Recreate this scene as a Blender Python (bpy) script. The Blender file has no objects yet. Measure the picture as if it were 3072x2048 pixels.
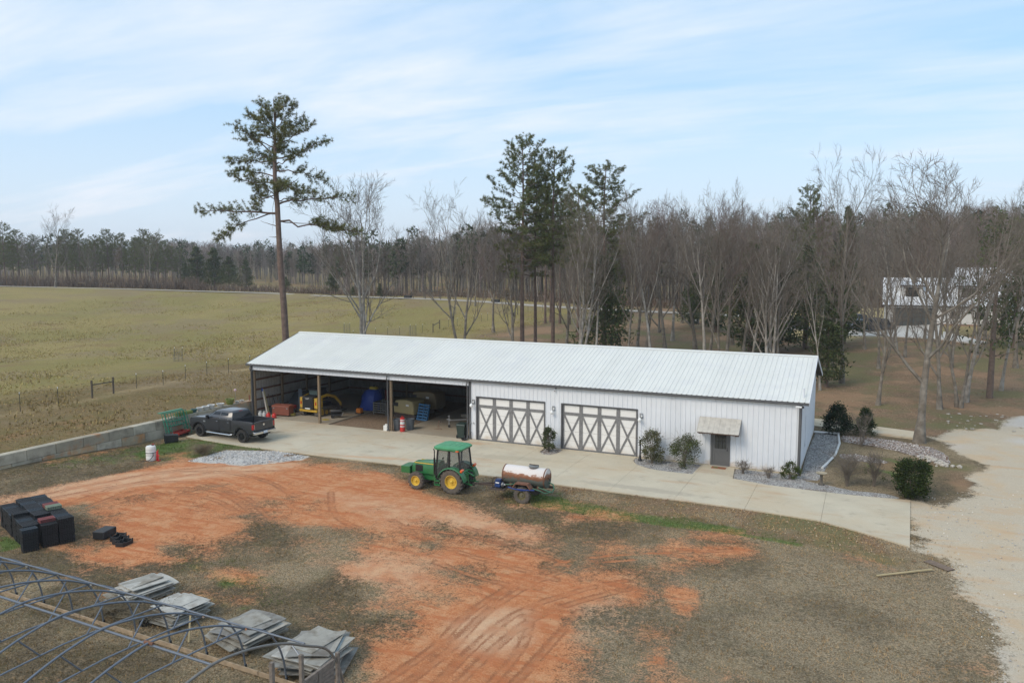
import bpy, bmesh, math, random
import numpy as np
from mathutils import Vector, Matrix
R = math.radians
sc = bpy.context.scene
COL = sc.collection

# ------------------------------------------------------------------ camera
CAM = np.array([44.109, -47.194, 12.322])
YAW, PIT, FPX = R(-24.61), R(5.88), 2356.2            # photo is 3072 x 2048
FW = np.array([math.sin(YAW)*math.cos(PIT), math.cos(YAW)*math.cos(PIT), -math.sin(PIT)])
RT = np.cross(FW, [0, 0, 1]); RT /= np.linalg.norm(RT)
UP = np.cross(RT, FW)
cd = bpy.data.cameras.new('camera'); cam = bpy.data.objects.new('camera', cd); COL.objects.link(cam)
cd.sensor_width = 36; cd.lens = 36*FPX/3072; cd.clip_end = 5000; cd.clip_start = 0.5
cam.location = CAM; cam.rotation_euler = (R(90)-PIT, 0, -YAW)
sc.camera = cam

# ------------------------------------------------------------------ sky, sun, exposure
SUN_EL, SUN_AZ = R(42), R(205)      # azimuth measured from +Y towards +X (the sun stands behind the camera, to the left)
w = bpy.data.worlds.new('World'); sc.world = w; w.use_nodes = True
nt = w.node_tree; nt.nodes.clear()
def wn(t, **k):
    n = nt.nodes.new(t)
    for a, b in k.items(): setattr(n, a, b)
    return n
L = nt.links.new
out = wn('ShaderNodeOutputWorld'); bg = wn('ShaderNodeBackground'); L(bg.outputs[0], out.inputs[0])
bg.inputs[1].default_value = 0.14
sky = wn('ShaderNodeTexSky', sky_type='NISHITA', sun_disc=False, sun_elevation=SUN_EL, sun_rotation=SUN_AZ,
         air_density=1.0, dust_density=1.6, ozone_density=1.6)
tc = wn('ShaderNodeTexCoord'); sep = wn('ShaderNodeSeparateXYZ'); L(tc.outputs['Generated'], sep.inputs[0])
zz = wn('ShaderNodeMath', operation='ADD'); L(sep.outputs[2], zz.inputs[0]); zz.inputs[1].default_value = 0.16
dx = wn('ShaderNodeMath', operation='DIVIDE'); L(sep.outputs[0], dx.inputs[0]); L(zz.outputs[0], dx.inputs[1])
dy = wn('ShaderNodeMath', operation='DIVIDE'); L(sep.outputs[1], dy.inputs[0]); L(zz.outputs[0], dy.inputs[1])
cmb = wn('ShaderNodeCombineXYZ'); L(dx.outputs[0], cmb.inputs[0]); L(dy.outputs[0], cmb.inputs[1])
mp = wn('ShaderNodeMapping'); L(cmb.outputs[0], mp.inputs[0]); mp.inputs['Rotation'].default_value = (0, 0, R(38)); mp.inputs['Scale'].default_value = (0.55, 1.3, 1)
n1 = wn('ShaderNodeTexNoise'); L(mp.outputs[0], n1.inputs[0]); n1.inputs['Scale'].default_value = 0.9; n1.inputs['Detail'].default_value = 7; n1.inputs['Roughness'].default_value = 0.55; n1.inputs['Distortion'].default_value = 0.5
mp2 = wn('ShaderNodeMapping'); L(cmb.outputs[0], mp2.inputs[0]); mp2.inputs['Rotation'].default_value = (0, 0, R(24)); mp2.inputs['Scale'].default_value = (0.6, 2.0, 1); mp2.inputs['Location'].default_value = (3.1, 1.7, 0)
n2 = wn('ShaderNodeTexNoise'); L(mp2.outputs[0], n2.inputs[0]); n2.inputs['Scale'].default_value = 1.0; n2.inputs['Detail'].default_value = 8; n2.inputs['Roughness'].default_value = 0.58; n2.inputs['Distortion'].default_value = 0.7
ad = wn('ShaderNodeMath', operation='MULTIPLY_ADD'); L(n2.outputs[0], ad.inputs[0]); ad.inputs[1].default_value = 0.6; L(n1.outputs[0], ad.inputs[2])
ramp = wn('ShaderNodeValToRGB'); L(ad.outputs[0], ramp.inputs[0])
e = ramp.color_ramp.elements; e[0].position = 0.66; e[0].color = (0.05,)*3+(1,); e[1].position = 1.06; e[1].color = (0.92,)*3+(1,)
# thin overcast thickens toward the horizon
hz = wn('ShaderNodeMapRange'); L(sep.outputs[2], hz.inputs[0]); hz.inputs[1].default_value = -0.02; hz.inputs[2].default_value = 0.26; hz.inputs[3].default_value = 0.72; hz.inputs[4].default_value = 0.0
mx = wn('ShaderNodeMath', operation='MAXIMUM'); L(ramp.outputs[0], mx.inputs[0]); L(hz.outputs[0], mx.inputs[1])
veil = wn('ShaderNodeMix', data_type='RGBA'); veil.inputs[0].default_value = 0.66; L(sky.outputs[0], veil.inputs[6]); veil.inputs[7].default_value = (2.25, 3.95, 5.65, 1)   # thin bright high haze
mix = wn('ShaderNodeMix', data_type='RGBA'); L(mx.outputs[0], mix.inputs[0]); L(veil.outputs[2], mix.inputs[6]); mix.inputs[7].default_value = (4.95, 5.2, 5.65, 1)
L(mix.outputs[2], bg.inputs[0])
sd = bpy.data.lights.new('sun', 'SUN'); sd.energy = 1.45; sd.angle = R(26); sd.color = (1, 0.89, 0.74)
sun = bpy.data.objects.new('sun', sd); COL.objects.link(sun)
sv = Vector((math.sin(SUN_AZ)*math.cos(SUN_EL), math.cos(SUN_AZ)*math.cos(SUN_EL), math.sin(SUN_EL)))
sun.rotation_euler = sv.to_track_quat('Z', 'Y').to_euler(); sun.location = (0, 0, 60)
sc.view_settings.view_transform = 'Standard'; sc.view_settings.look = 'None'
sc.view_settings.gamma = 1; sc.view_settings.exposure = 0.45
sc.render.engine = 'CYCLES'; sc.cycles.use_denoising = True; sc.cycles.max_bounces = 6
sc.cycles.diffuse_bounces = 3; sc.cycles.transparent_max_bounces = 6; sc.cycles.caustics_reflective = False; sc.cycles.caustics_refractive = False

# ------------------------------------------------------------------ pixel helpers (photo pixel -> place)
def ray(px, py): return FW + RT*(px-1536)/FPX + UP*(1024-py)/FPX
def G(px, py, z=0.0):
    d = ray(px, py); return CAM + d*((z-CAM[2])/d[2])
def XP(px, py, x):
    d = ray(px, py); return CAM + d*((x-CAM[0])/d[0])
def YP(px, py, y):
    d = ray(px, py); return CAM + d*((y-CAM[1])/d[1])
def DP(px, py, dist): return CAM + ray(px, py)*dist

# ------------------------------------------------------------------ terrain height
def smooth(a, b, x):
    t = np.clip((x-a)/(b-a), 0, 1); return t*t*(3-2*t)
CTRL = []
for x in (0, 8, 16, 24, 32, 40, 48, 56, 64):
    for y in (-70, -45, -30, -15, -4, 5, 14): CTRL.append((x, y, 0))
CTRL += [(52, 20, 0.1), (60, 22, .3), (40, 30, .25), (25, 30, .3), (10, 30, .4), (46, 40, .6), (60, 40, .8), (46, 55, 1.3), (30, 55, .9), (10, 55, .9),
         (46, 70, 1.9), (43, 75, 1.9), (50, 77, 3.1), (60, 78, 3.2), (72, 80, 3.4), (60, 95, 3.6), (30, 75, 1.6), (13.7, 92.6, 2.9), (-14.6, 90.8, 3.7), (-42.8, 94.5, 4.3), (-89, 101, 4.4), (-168, 87, 5.4), (-125, 95, 4.9),
         (-20, -6, .3), (-20, 6, .1), (-20, 18, .1), (-33, 23, .2), (-45, 45, .9), (-70, 60, 1.9), (-100, 60, 2.8), (-60, 10, .6), (-90, 10, 1.5), (-60, -30, .8), (-20, -40, .6), (-20, -60, .4), (0, 60, 1.2), (-25, 65, 1.8),
         (-200, 120, 5), (-140, 140, 4), (-60, 135, 3.4), (20, 130, 4), (80, 130, 5), (-30, 200, 8), (60, 200, 10), (-120, 220, 7), (150, 60, 4), (120, 0, 1), (100, -50, 0),
         (40, 320, 17), (-80, 330, 19), (-180, 330, 9), (-260, 250, 6), (180, 300, 16), (-330, 120, 8), (-300, 0, 5), (-300, -200, 3), (0, -300, 0), (250, -200, 0), (300, 100, 7),
         (-350, 600, 18), (0, 650, 22), (300, 600, 20), (-700, 300, 14), (-700, -300, 8), (600, 200, 12), (600, -400, 6), (0, -800, 4), (-900, 900, 16), (900, 900, 20), (0, 1100, 22), (900, -800, 5), (-900, -900, 6)]
CT = np.array(CTRL, float)
def tps(r2): return 0.5*r2*np.log(r2+1e-6)
def _solve():
    S = 100.0
    p = CT[:, :2]/S; n = len(p)
    d2 = ((p[:, None]-p[None])**2).sum(-1)
    K = tps(d2) + np.eye(n)*1e-4
    Pm = np.c_[np.ones(n), p]
    A = np.block([[K, Pm], [Pm.T, np.zeros((3, 3))]])
    return np.linalg.solve(A, np.r_[CT[:, 2], 0, 0, 0])
TW = _solve()
def HT(x, y):
    x = np.asarray(x, float); y = np.asarray(y, float); sh = np.broadcast(x, y).shape
    x = np.broadcast_to(x, sh).ravel(); y = np.broadcast_to(y, sh).ravel()
    z = np.zeros(x.size); S = 100.0
    for i in range(0, x.size, 20000):
        a = x[i:i+20000]/S; b = y[i:i+20000]/S
        d2 = (a[:, None]-CT[None, :, 0]/S)**2 + (b[:, None]-CT[None, :, 1]/S)**2
        z[i:i+20000] = tps(d2) @ TW[:-3] + TW[-3] + TW[-2]*a + TW[-1]*b
    flat = smooth(-0.3, 0.5, x)*smooth(58, 52, x)*smooth(15.5, 13.6, y)*smooth(-60, -48, y)
    z = z*(1-flat)
    # bank held by the retaining wall on the left of the yard
    up = smooth(-1.0, -1.35, x)*smooth(-27, -19.5, y)*smooth(60, 14, y)*smooth(-60, -12, x)
    up = np.where(y > 12.7, np.maximum(up, smooth(30, -4, x)*smooth(60, 14, y)*smooth(-60, -12, x)*smooth(12.7, 14.5, y)), up)
    z = z + 0.98*up
    # the yard climbs gently to the left end of the wall
    z = z + 0.42*smooth(-9, -19, y)*smooth(4.5, -1, x)*(1-smooth(-1.0, -1.35, x))*smooth(-40, -26, y)
    return z.reshape(sh)
def H1(x, y): return float(HT(np.array([x]), np.array([y]))[0])
def GH(px, py):
    """where the ray through a photo pixel meets the terrain"""
    d = ray(px, py); t = np.arange(20, 900, 0.5)
    P = CAM[None] + d[None]*t[:, None]
    below = P[:, 2] < HT(P[:, 0], P[:, 1])
    i = int(np.argmax(below)) if below.any() else len(t)-1
    return P[i]

# ------------------------------------------------------------------ materials
MATS = {}
def mat(name, col, rough=0.7, metal=0.0, var=0.0, vscale=6.0, bump=0.0, bscale=40.0, alt=None, alt_scale=3.0, alt_lo=0.5, alt_hi=0.62, spec=0.5, coat=0.0, trans=None):
    if name in MATS: return MATS[name]
    m = bpy.data.materials.new(name); m.use_nodes = True; MATS[name] = m
    N = m.node_tree.nodes; K = m.node_tree.links.new
    b = N['Principled BSDF']
    b.inputs['Roughness'].default_value = rough; b.inputs['Metallic'].default_value = metal
    b.inputs['Specular IOR Level'].default_value = spec
    if coat: b.inputs['Coat Weight'].default_value = coat; b.inputs['Coat Roughness'].default_value = 0.12
    if trans is not None: b.inputs['Alpha'].default_value = trans
    c = (*col, 1); b.inputs['Base Color'].default_value = c
    g = N.new('ShaderNodeNewGeometry')
    last = None
    if alt:
        n = N.new('ShaderNodeTexNoise'); n.inputs['Scale'].default_value = alt_scale; n.inputs['Detail'].default_value = 6; n.inputs['Roughness'].default_value = 0.62
        K(g.outputs['Position'], n.inputs[0])
        r = N.new('ShaderNodeMapRange'); r.inputs[1].default_value = alt_lo; r.inputs[2].default_value = alt_hi; K(n.outputs[0], r.inputs[0])
        x = N.new('ShaderNodeMix'); x.data_type = 'RGBA'; x.inputs[6].default_value = c; x.inputs[7].default_value = (*alt, 1); K(r.outputs[0], x.inputs[0]); last = x.outputs[2]
    if var:
        n = N.new('ShaderNodeTexNoise'); n.inputs['Scale'].default_value = vscale; n.inputs['Detail'].default_value = 5
        K(g.outputs['Position'], n.inputs[0])
        r = N.new('ShaderNodeMapRange'); r.inputs[1].default_value = 0.25; r.inputs[2].default_value = 0.75; r.inputs[3].default_value = 1-var; r.inputs[4].default_value = 1+var; K(n.outputs[0], r.inputs[0])
        x = N.new('ShaderNodeMix'); x.data_type = 'RGBA'; x.blend_type = 'MULTIPLY'; x.inputs[0].default_value = 1
        if last: K(last, x.inputs[6])
        else: x.inputs[6].default_value = c
        K(r.outputs[0], x.inputs[7]); last = x.outputs[2]
    if last: K(last, b.inputs['Base Color'])
    if bump:
        n = N.new('ShaderNodeTexNoise'); n.inputs['Scale'].default_value = bscale; n.inputs['Detail'].default_value = 4; K(g.outputs['Position'], n.inputs[0])
        bn = N.new('ShaderNodeBump'); bn.inputs['Strength'].default_value = bump; bn.inputs['Distance'].default_value = 0.02; K(n.outputs[0], bn.inputs['Height']); K(bn.outputs[0], b.inputs['Normal'])
    return m
def panel_tone(m, amt):
    """each sheet or block keeps its own slight tone"""
    N = m.node_tree.nodes; K = m.node_tree.links.new; b = N['Principled BSDF']; i = b.inputs['Base Color']; oi = N.new('ShaderNodeObjectInfo'); r = N.new('ShaderNodeMapRange'); K(oi.outputs['Random'], r.inputs[0]); r.inputs[3].default_value = 1-amt; r.inputs[4].default_value = 1+amt
    x = N.new('ShaderNodeMix'); x.data_type = 'RGBA'; x.blend_type = 'MULTIPLY'; x.inputs[0].default_value = 1
    if i.links: K(i.links[0].from_socket, x.inputs[6])
    else: x.inputs[6].default_value = i.default_value
    K(r.outputs[0], x.inputs[7]); K(x.outputs[2], i)
def attr_mat(name, rough=0.9, boost=0.0, trl=0.0):
    """colour read from the mesh's own colour attribute (one tint for each leaf or blade)"""
    m = bpy.data.materials.new(name); m.use_nodes = True; MATS[name] = m
    N = m.node_tree.nodes; K = m.node_tree.links.new; b = N['Principled BSDF']; b.inputs['Roughness'].default_value = rough; b.inputs['Specular IOR Level'].default_value = 0.08
    a = N.new('ShaderNodeAttribute'); a.attribute_name = 'tint'; K(a.outputs['Color'], b.inputs['Base Color'])
    if trl:      # light passing through thin leaves
        t_ = N.new('ShaderNodeBsdfTranslucent'); K(a.outputs['Color'], t_.inputs[0]); x = N.new('ShaderNodeMixShader'); x.inputs[0].default_value = trl; K(b.outputs[0], x.inputs[1]); K(t_.outputs[0], x.inputs[2]); K(x.outputs[0], N['Material Output'].inputs[0])
    return m

# ------------------------------------------------------------------ mesh builder
def rotm(rx=0, ry=0, rz=0): return Matrix.Rotation(rz, 3, 'Z') @ Matrix.Rotation(ry, 3, 'Y') @ Matrix.Rotation(rx, 3, 'X')
class MB:
    def __init__(s): s.v = []; s.f = []
    def add(s, vs, fs):
        o = len(s.v); s.v += [tuple(v) for v in vs]; s.f += [tuple(i+o for i in f) for f in fs]; return s
    def box(s, c, d, rot=None, taper=None):
        x, y, z = d[0]/2, d[1]/2, d[2]/2
        tx, ty = taper if taper else (1, 1)
        vs = [Vector(p) for p in ((-x, -y, -z), (x, -y, -z), (x, y, -z), (-x, y, -z), (-x*tx, -y*ty, z), (x*tx, -y*ty, z), (x*tx, y*ty, z), (-x*tx, y*ty, z))]
        if rot is not None: vs = [rot @ v for v in vs]
        c = Vector(c)
        return s.add([v+c for v in vs], [(0, 3, 2, 1), (4, 5, 6, 7), (0, 1, 5, 4), (1, 2, 6, 5), (2, 3, 7, 6), (3, 0, 4, 7)])
    def bb(s, x0, x1, y0, y1, z0, z1): return s.box(((x0+x1)/2, (y0+y1)/2, (z0+z1)/2), (abs(x1-x0), abs(y1-y0), abs(z1-z0)))
    def bar(s, a, b, w, h=None, up=(0, 0, 1)):
        a = Vector(a); b = Vector(b); h = h or w; d = (b-a); l = d.length
        if l < 1e-6: return s
        d.normalize(); u = Vector(up)
        if abs(d.dot(u)) > 0.98: u = Vector((0, 1, 0)) if abs(d.y) < 0.9 else Vector((1, 0, 0))
        sd = d.cross(u).normalized(); u = sd.cross(d)
        vs = []
        for p in (a, b):
            for q, r in ((-1, -1), (1, -1), (1, 1), (-1, 1)): vs.append(p+sd*q*w/2+u*r*h/2)
        return s.add(vs, [(0, 1, 2, 3), (7, 6, 5, 4), (0, 4, 5, 1), (1, 5, 6, 2), (2, 6, 7, 3), (3, 7, 4, 0)])
    def tube(s, pts, rad, n=8, cap=True):
        pts = [Vector(p) for p in pts]; m = len(pts)
        if not hasattr(rad, '__len__'): rad = [rad]*m
        o = len(s.v); prev = None
        for i, p in enumerate(pts):
            d = (pts[min(i+1, m-1)]-pts[max(i-1, 0)])
            d = d.normalized() if d.length > 1e-9 else Vector((0, 0, 1))
            if prev is None: u = d.orthogonal().normalized()
            else:
                u = prev - d*prev.dot(d)
                u = u.normalized() if u.length > 1e-6 else d.orthogonal().normalized()
            prev = u; vv = d.cross(u)
            for k in range(n):
                a = 2*math.pi*k/n; s.v.append(tuple(p+(u*math.cos(a)+vv*math.sin(a))*rad[i]))
        for i in range(m-1):
            for k in range(n):
                s.f.append((o+i*n+k, o+i*n+(k+1) % n, o+(i+1)*n+(k+1) % n, o+(i+1)*n+k))
        if cap:
            s.f.append(tuple(o+k for k in reversed(range(n)))); s.f.append(tuple(o+(m-1)*n+k for k in range(n)))
        return s
    def cyl(s, a, b, r, n=16, r2=None): return s.tube([a, b], [r, r2 if r2 is not None else r], n)
    def lathe(s, prof, c=(0, 0, 0), axis='Z', n=24, closed=False, cap0=True):
        """prof: (radius, height) pairs"""
        o = len(s.v); m = len(prof); c = Vector(c)
        for r, h in prof:
            for k in range(n):
                a = 2*math.pi*k/n; p = (r*math.cos(a), r*math.sin(a), h)
                if axis == 'X': p = (p[2], p[0], p[1])
                elif axis == 'Y': p = (p[0], p[2], p[1])
                s.v.append(tuple(Vector(p)+c))
        rng = range(m) if closed else range(m-1)
        for i in rng:
            j = (i+1) % m
            for k in range(n): s.f.append((o+i*n+k, o+i*n+(k+1) % n, o+j*n+(k+1) % n, o+j*n+k))
        if not closed:
            if prof[0][0] > 1e-4 and cap0: s.f.append(tuple(o+k for k in reversed(range(n))))
            if prof[-1][0] > 1e-4: s.f.append(tuple(o+(m-1)*n+k for k in range(n)))
        return s
    def prism(s, poly, a, b, axis='Y'):
        """polygon (two coords) extruded along axis from a to b"""
        def P(u, v, t): return {'Y': (u, t, v), 'X': (t, u, v), 'Z': (u, v, t)}[axis]
        n = len(poly); vs = [P(u, v, a) for u, v in poly]+[P(u, v, b) for u, v in poly]
        fs = [tuple(range(n)), tuple(reversed(range(n, 2*n)))]+[(i, n+i, n+(i+1) % n, (i+1) % n) for i in range(n)]
        return s.add(vs, fs)
    def quad(s, a, b, c, d): return s.add([a, b, c, d], [(0, 1, 2, 3)])
    def loft(s, rings, cap=True):
        n = len(rings[0]); o = len(s.v)
        for r in rings: s.v += [tuple(p) for p in r]
        for i in range(len(rings)-1):
            for k in range(n): s.f.append((o+i*n+k, o+i*n+(k+1) % n, o+(i+1)*n+(k+1) % n, o+(i+1)*n+k))
        if cap: s.f.append(tuple(o+k for k in reversed(range(n)))); s.f.append(tuple(o+(len(rings)-1)*n+k for k in range(n)))
        return s
    def xf(s, fn): s.v = [tuple(fn(*v)) for v in s.v]; return s
    def mesh(s, name, m=None, smooth_=False, bevel=0, bang=35, bseg=1, tint=None, fix=True):
        me = bpy.data.meshes.new(name); me.from_pydata(s.v, [], s.f); me.update()
        if fix or bevel:
            bm = bmesh.new(); bm.from_mesh(me)
            bmesh.ops.recalc_face_normals(bm, faces=bm.faces)
            if bevel:
                bmesh.ops.remove_doubles(bm, verts=bm.verts, dist=1e-5)
                es = [x for x in bm.edges if len(x.link_faces) == 2 and x.calc_face_angle(0) > R(bang)]
                bmesh.ops.bevel(bm, geom=es, offset=bevel, segments=bseg, profile=0.6, affect='EDGES', clamp_overlap=True)
            bm.to_mesh(me); bm.free()
        if m: me.materials.append(m)
        if smooth_:
            me.polygons.foreach_set('use_smooth', [True]*len(me.polygons))
            if smooth_ is not True: me.set_sharp_from_angle(angle=R(smooth_))
        return me
    def build(s, name, m, parent=None, loc=None, rz=0, **k):
        me = s.mesh(name, m, **k); return link(name, me, parent, loc, rz)
def link(name, me, parent=None, loc=None, rz=0):
    o = bpy.data.objects.new(name, me); COL.objects.link(o)
    if parent is not None: o.parent = parent
    if loc is not None: o.location = loc
    if rz: o.rotation_euler = (0, 0, rz)
    return o
def tag(o, label=None, cat=None, group=None, kind=None):
    if label: o['label'] = label
    if cat: o['category'] = cat
    if group: o['group'] = group
    if kind: o['kind'] = kind
    return o
def thing(name, label, cat, loc=(0, 0, 0), rz=0, group=None):
    o = bpy.data.objects.new(name, None); COL.objects.link(o); o.location = loc; o.rotation_euler = (0, 0, rz); o.empty_display_size = 0.3
    return tag(o, label, cat, group)
def dup(root, loc, rz=0, label=None, group=None, scale=None):
    r = root.copy(); COL.objects.link(r); r.location = loc; r.rotation_euler = (0, 0, rz)
    if scale is not None: r.scale = scale
    if label: r['label'] = label
    if group: r['group'] = group
    def rec(src, dst):
        for ch in KIDS(src):
            c = ch.copy(); COL.objects.link(c); c.parent = dst; rec(ch, c)
    rec(root, r); return r
def KIDS(o): return list(o.children)
def text_mesh(name, body, size, m, parent, mtx, ext=0.004, align='CENTER'):
    cu = bpy.data.curves.new(name, 'FONT'); cu.body = body; cu.size = size; cu.extrude = ext; cu.align_x = align; cu.align_y = 'CENTER'
    t = bpy.data.objects.new(name, cu); COL.objects.link(t)
    dg = bpy.context.evaluated_depsgraph_get(); me = bpy.data.meshes.new_from_object(t.evaluated_get(dg)); me.name = name
    bpy.data.objects.remove(t); bpy.data.curves.remove(cu)
    me.materials.clear(); me.materials.append(m)
    o = link(name, me, parent); o.matrix_local = mtx; return o
def tint_mesh(name, V, F, tints, m):
    """fast triangle mesh from arrays; tints: one rgb for each vertex"""
    me = bpy.data.meshes.new(name); V = np.asarray(V, np.float32); F = np.asarray(F, np.int32); k = F.shape[1]
    me.vertices.add(len(V)); me.vertices.foreach_set('co', V.ravel())
    me.loops.add(F.size); me.loops.foreach_set('vertex_index', F.ravel())
    me.polygons.add(len(F)); me.polygons.foreach_set('loop_start', np.arange(0, F.size, k, dtype=np.int32))
    me.update(calc_edges=True)
    if tints is not None:
        a = me.color_attributes.new('tint', 'FLOAT_COLOR', 'POINT'); t = np.ones((len(V), 4), np.float32); t[:, :3] = tints; a.data.foreach_set('color', t.ravel())
    me.materials.append(m); me.validate(); return me
ORD = 'first second third fourth fifth sixth seventh eighth ninth tenth eleventh twelfth thirteenth fourteenth fifteenth sixteenth seventeenth eighteenth nineteenth twentieth twenty-first twenty-second twenty-third twenty-fourth twenty-fifth twenty-sixth twenty-seventh twenty-eighth twenty-ninth thirtieth thirty-first thirty-second thirty-third thirty-fourth thirty-fifth thirty-sixth thirty-seventh thirty-eighth thirty-ninth fortieth'.split()
# ------------------------------------------------------------------ ground masks
rng = np.random.default_rng(7); random.seed(7)
def vnoise(x, y, s, seed=0):
    x = np.asarray(x)/s; y = np.asarray(y)/s
    xi = np.floor(x).astype(np.int64); yi = np.floor(y).astype(np.int64); fx = x-xi; fy = y-yi
    def h(a, b):
        n = (a*374761393 + b*668265263 + seed*1274126177) & 0x7fffffff
        n = ((n ^ (n >> 13))*1274126177) & 0x7fffffff
        return ((n ^ (n >> 16)) & 0xffff)/65535.0
    u = fx*fx*(3-2*fx); v = fy*fy*(3-2*fy)
    return (h(xi, yi)*(1-u)+h(xi+1, yi)*u)*(1-v)+(h(xi, yi+1)*(1-u)+h(xi+1, yi+1)*u)*v
def fbm(x, y, s, o=4, seed=0):
    r = 0; a = .5; t = 0
    for i in range(o): r = r+a*vnoise(x, y, s, seed+i); t += a; a *= .5; s *= .5
    return r/t
def pix(pts, k=1.306): return np.array([G(x*k, y*k)[:2] for x, y in pts])      # outlines read off the 2352-wide view
def sdist(x, y, poly):
    """signed distance to a polygon in metres, positive inside"""
    d = np.full(x.shape, 1e9); ins = np.zeros(x.shape, bool); n = len(poly)
    for i in range(n):
        x0, y0 = poly[i]; x1, y1 = poly[(i+1) % n]; ex, ey = x1-x0, y1-y0
        t = np.clip(((x-x0)*ex+(y-y0)*ey)/(ex*ex+ey*ey+1e-9), 0, 1)
        d = np.minimum(d, np.hypot(x-x0-t*ex, y-y0-t*ey))
        c = ((y0 > y) != (y1 > y)) & (x < (x1-x0)*(y-y0)/(y1-y0+1e-12)+x0); ins ^= c
    return np.where(ins, d, -d)
def ldist(x, y, line):
    d = np.full(x.shape, 1e9)
    for (x0, y0), (x1, y1) in zip(line[:-1], line[1:]):
        ex, ey = x1-x0, y1-y0; t = np.clip(((x-x0)*ex+(y-y0)*ey)/(ex*ex+ey*ey+1e-9), 0, 1)
        d = np.minimum(d, np.hypot(x-x0-t*ex, y-y0-t*ey))
    return d
def curve(pts, n=8):
    p = np.array(pts, float); o = []
    for i in range(len(p)-1):
        a, b, c, d = p[max(i-1, 0)], p[i], p[i+1], p[min(i+2, len(p)-1)]
        for t in np.linspace(0, 1, n, endpoint=False): o.append(.5*((2*b)+(c-a)*t+(2*a-5*b+4*c-d)*t*t+(3*b-a-3*c+d)*t**3))
    o.append(p[-1]); return np.array(o)
CLAY = [(pix([(-150, 1205), (0, 1142), (250, 1092), (450, 1066), (620, 1060), (560, 1100), (300, 1135), (100, 1172), (-100, 1215)]), .34, .8),
        (pix([(250, 1180), (700, 1090), (1150, 1125), (1500, 1200), (1720, 1250), (1700, 1330), (1480, 1420), (1400, 1600), (700, 1600), (520, 1345), (250, 1300)]), .15, 3.),
        (pix([(0, 1150), (150, 1113), (300, 1085), (430, 1062), (700, 1050), (900, 1085), (950, 1115), (1010, 1150), (1130, 1195), (1225, 1212), (1250, 1260), (1240, 1318), (1310, 1338), (1400, 1340), (1415, 1370), (1310, 1420), (1290, 1500), (1260, 1568), (870, 1568), (905, 1480), (800, 1420), (690, 1400), (560, 1345), (420, 1262), (250, 1232), (190, 1182), (0, 1182)]), .62, 1.6),
        (pix([(1330, 1272), (1500, 1252), (1700, 1262), (1610, 1296), (1450, 1320), (1350, 1312)]), .30, .8),
        (pix([(1540, 1350), (1600, 1352), (1612, 1400), (1572, 1430), (1550, 1390)]), .36, .5),
        (pix([(1000, 1400), (1120, 1390), (1210, 1395), (1215, 1470), (1150, 1568), (950, 1568), (980, 1480)]), .25, .8),
        (pix([(1480, 1430), (1560, 1440), (1540, 1470), (1470, 1460)]), .25, .5), (pix([(1500, 1490), (1540, 1480), (1530, 1530), (1500, 1530)]), .25, .4),
        (pix([(250, 1370), (420, 1350), (580, 1380), (600, 1420), (400, 1410), (260, 1400)]), .38, .8),
        (pix([(700, 1410), (870, 1440), (880, 1480), (760, 1470)]), .3, .7),
        (pix([(120, 1255), (330, 1262), (420, 1290), (300, 1300), (150, 1280)]), .34, .7),
        (pix([(330, 1190), (560, 1180), (650, 1200), (830, 1240), (800, 1300), (690, 1325), (560, 1308), (430, 1300), (380, 1240)]), -.40, 1.2),
        (pix([(640, 1332), (740, 1312), (835, 1360), (795, 1425), (690, 1400)]), -.40, 1.0),
        (pix([(170, 1185), (300, 1175), (330, 1210), (200, 1225)]), -.3, .7),
        (pix([(880, 1075), (1100, 1090), (1135, 1150), (985, 1140), (900, 1110)]), -.3, .6),
        (pix([(1150, 1170), (1290, 1180), (1260, 1240), (1180, 1220)]), -.2, .6),
        (pix([(1280, 1390), (1340, 1380), (1400, 1420), (1340, 1440), (1290, 1430)]), -.3, .5), (pix([(990, 1300), (1130, 1300), (1140, 1340), (1020, 1340)]), -.22, .6)]
PALE = [(pix([(1045, 1430), (1130, 1400), (1205, 1402), (1212, 1465), (1150, 1500), (1060, 1480)]), .9, .7), (pix([(1330, 1395), (1420, 1375), (1390, 1440), (1330, 1480)]), .7, .5),
        (pix([(560, 1290), (800, 1270), (1000, 1290), (960, 1350), (820, 1380), (700, 1320)]), .5, 1.2), (pix([(0, 1145), (250, 1092), (500, 1068), (700, 1062), (640, 1080), (350, 1110), (0, 1165)]), .7, .7),
        (pix([(1100, 1110), (1300, 1200), (1200, 1260), (1040, 1200)]), .45, 1.0), (pix([(740, 1130), (1000, 1160), (1100, 1210), (900, 1210)]), .4, 1.)]
GREEN = [(pix([(1230, 1138), (1370, 1158), (1500, 1182), (1700, 1212), (1855, 1243), (1840, 1256), (1680, 1228), (1500, 1205), (1380, 1190), (1240, 1165)]), .62, .5),
         (pix([(1150, 1125), (1300, 1130), (1290, 1165), (1160, 1165)]), .4, .5), (pix([(320, 1045), (400, 1012), (480, 1005), (620, 1030), (500, 1045), (360, 1062)]), .5, .6),
         (pix([(100, 1070), (330, 1020), (400, 1015), (330, 1060), (120, 1090)]), .38, .6), (pix([(0, 1228), (70, 1250), (0, 1268)]), .7, .4),
         (pix([(420, 1265), (560, 1300), (620, 1330), (520, 1340), (400, 1300)]), .36, .8), (pix([(380, 1345), (560, 1330), (700, 1380), (560, 1410), (420, 1400)]), .3, .9),
         (pix([(1150, 1195), (1310, 1190), (1300, 1225), (1170, 1225)]), .34, .6), (pix([(1955, 1045), (2040, 1050), (2150, 1080), (2130, 1110), (2010, 1080)]), .55, .7),
         (pix([(1190, 1400), (1130, 1392), (1120, 1384), (1180, 1380)]), .5, .3), (pix([(1900, 950), (1960, 955), (1950, 975), (1890, 970)]), .4, .6), (pix([(380, 820), (700, 860), (500, 950), (200, 900)]), .1, 8.)]
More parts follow.
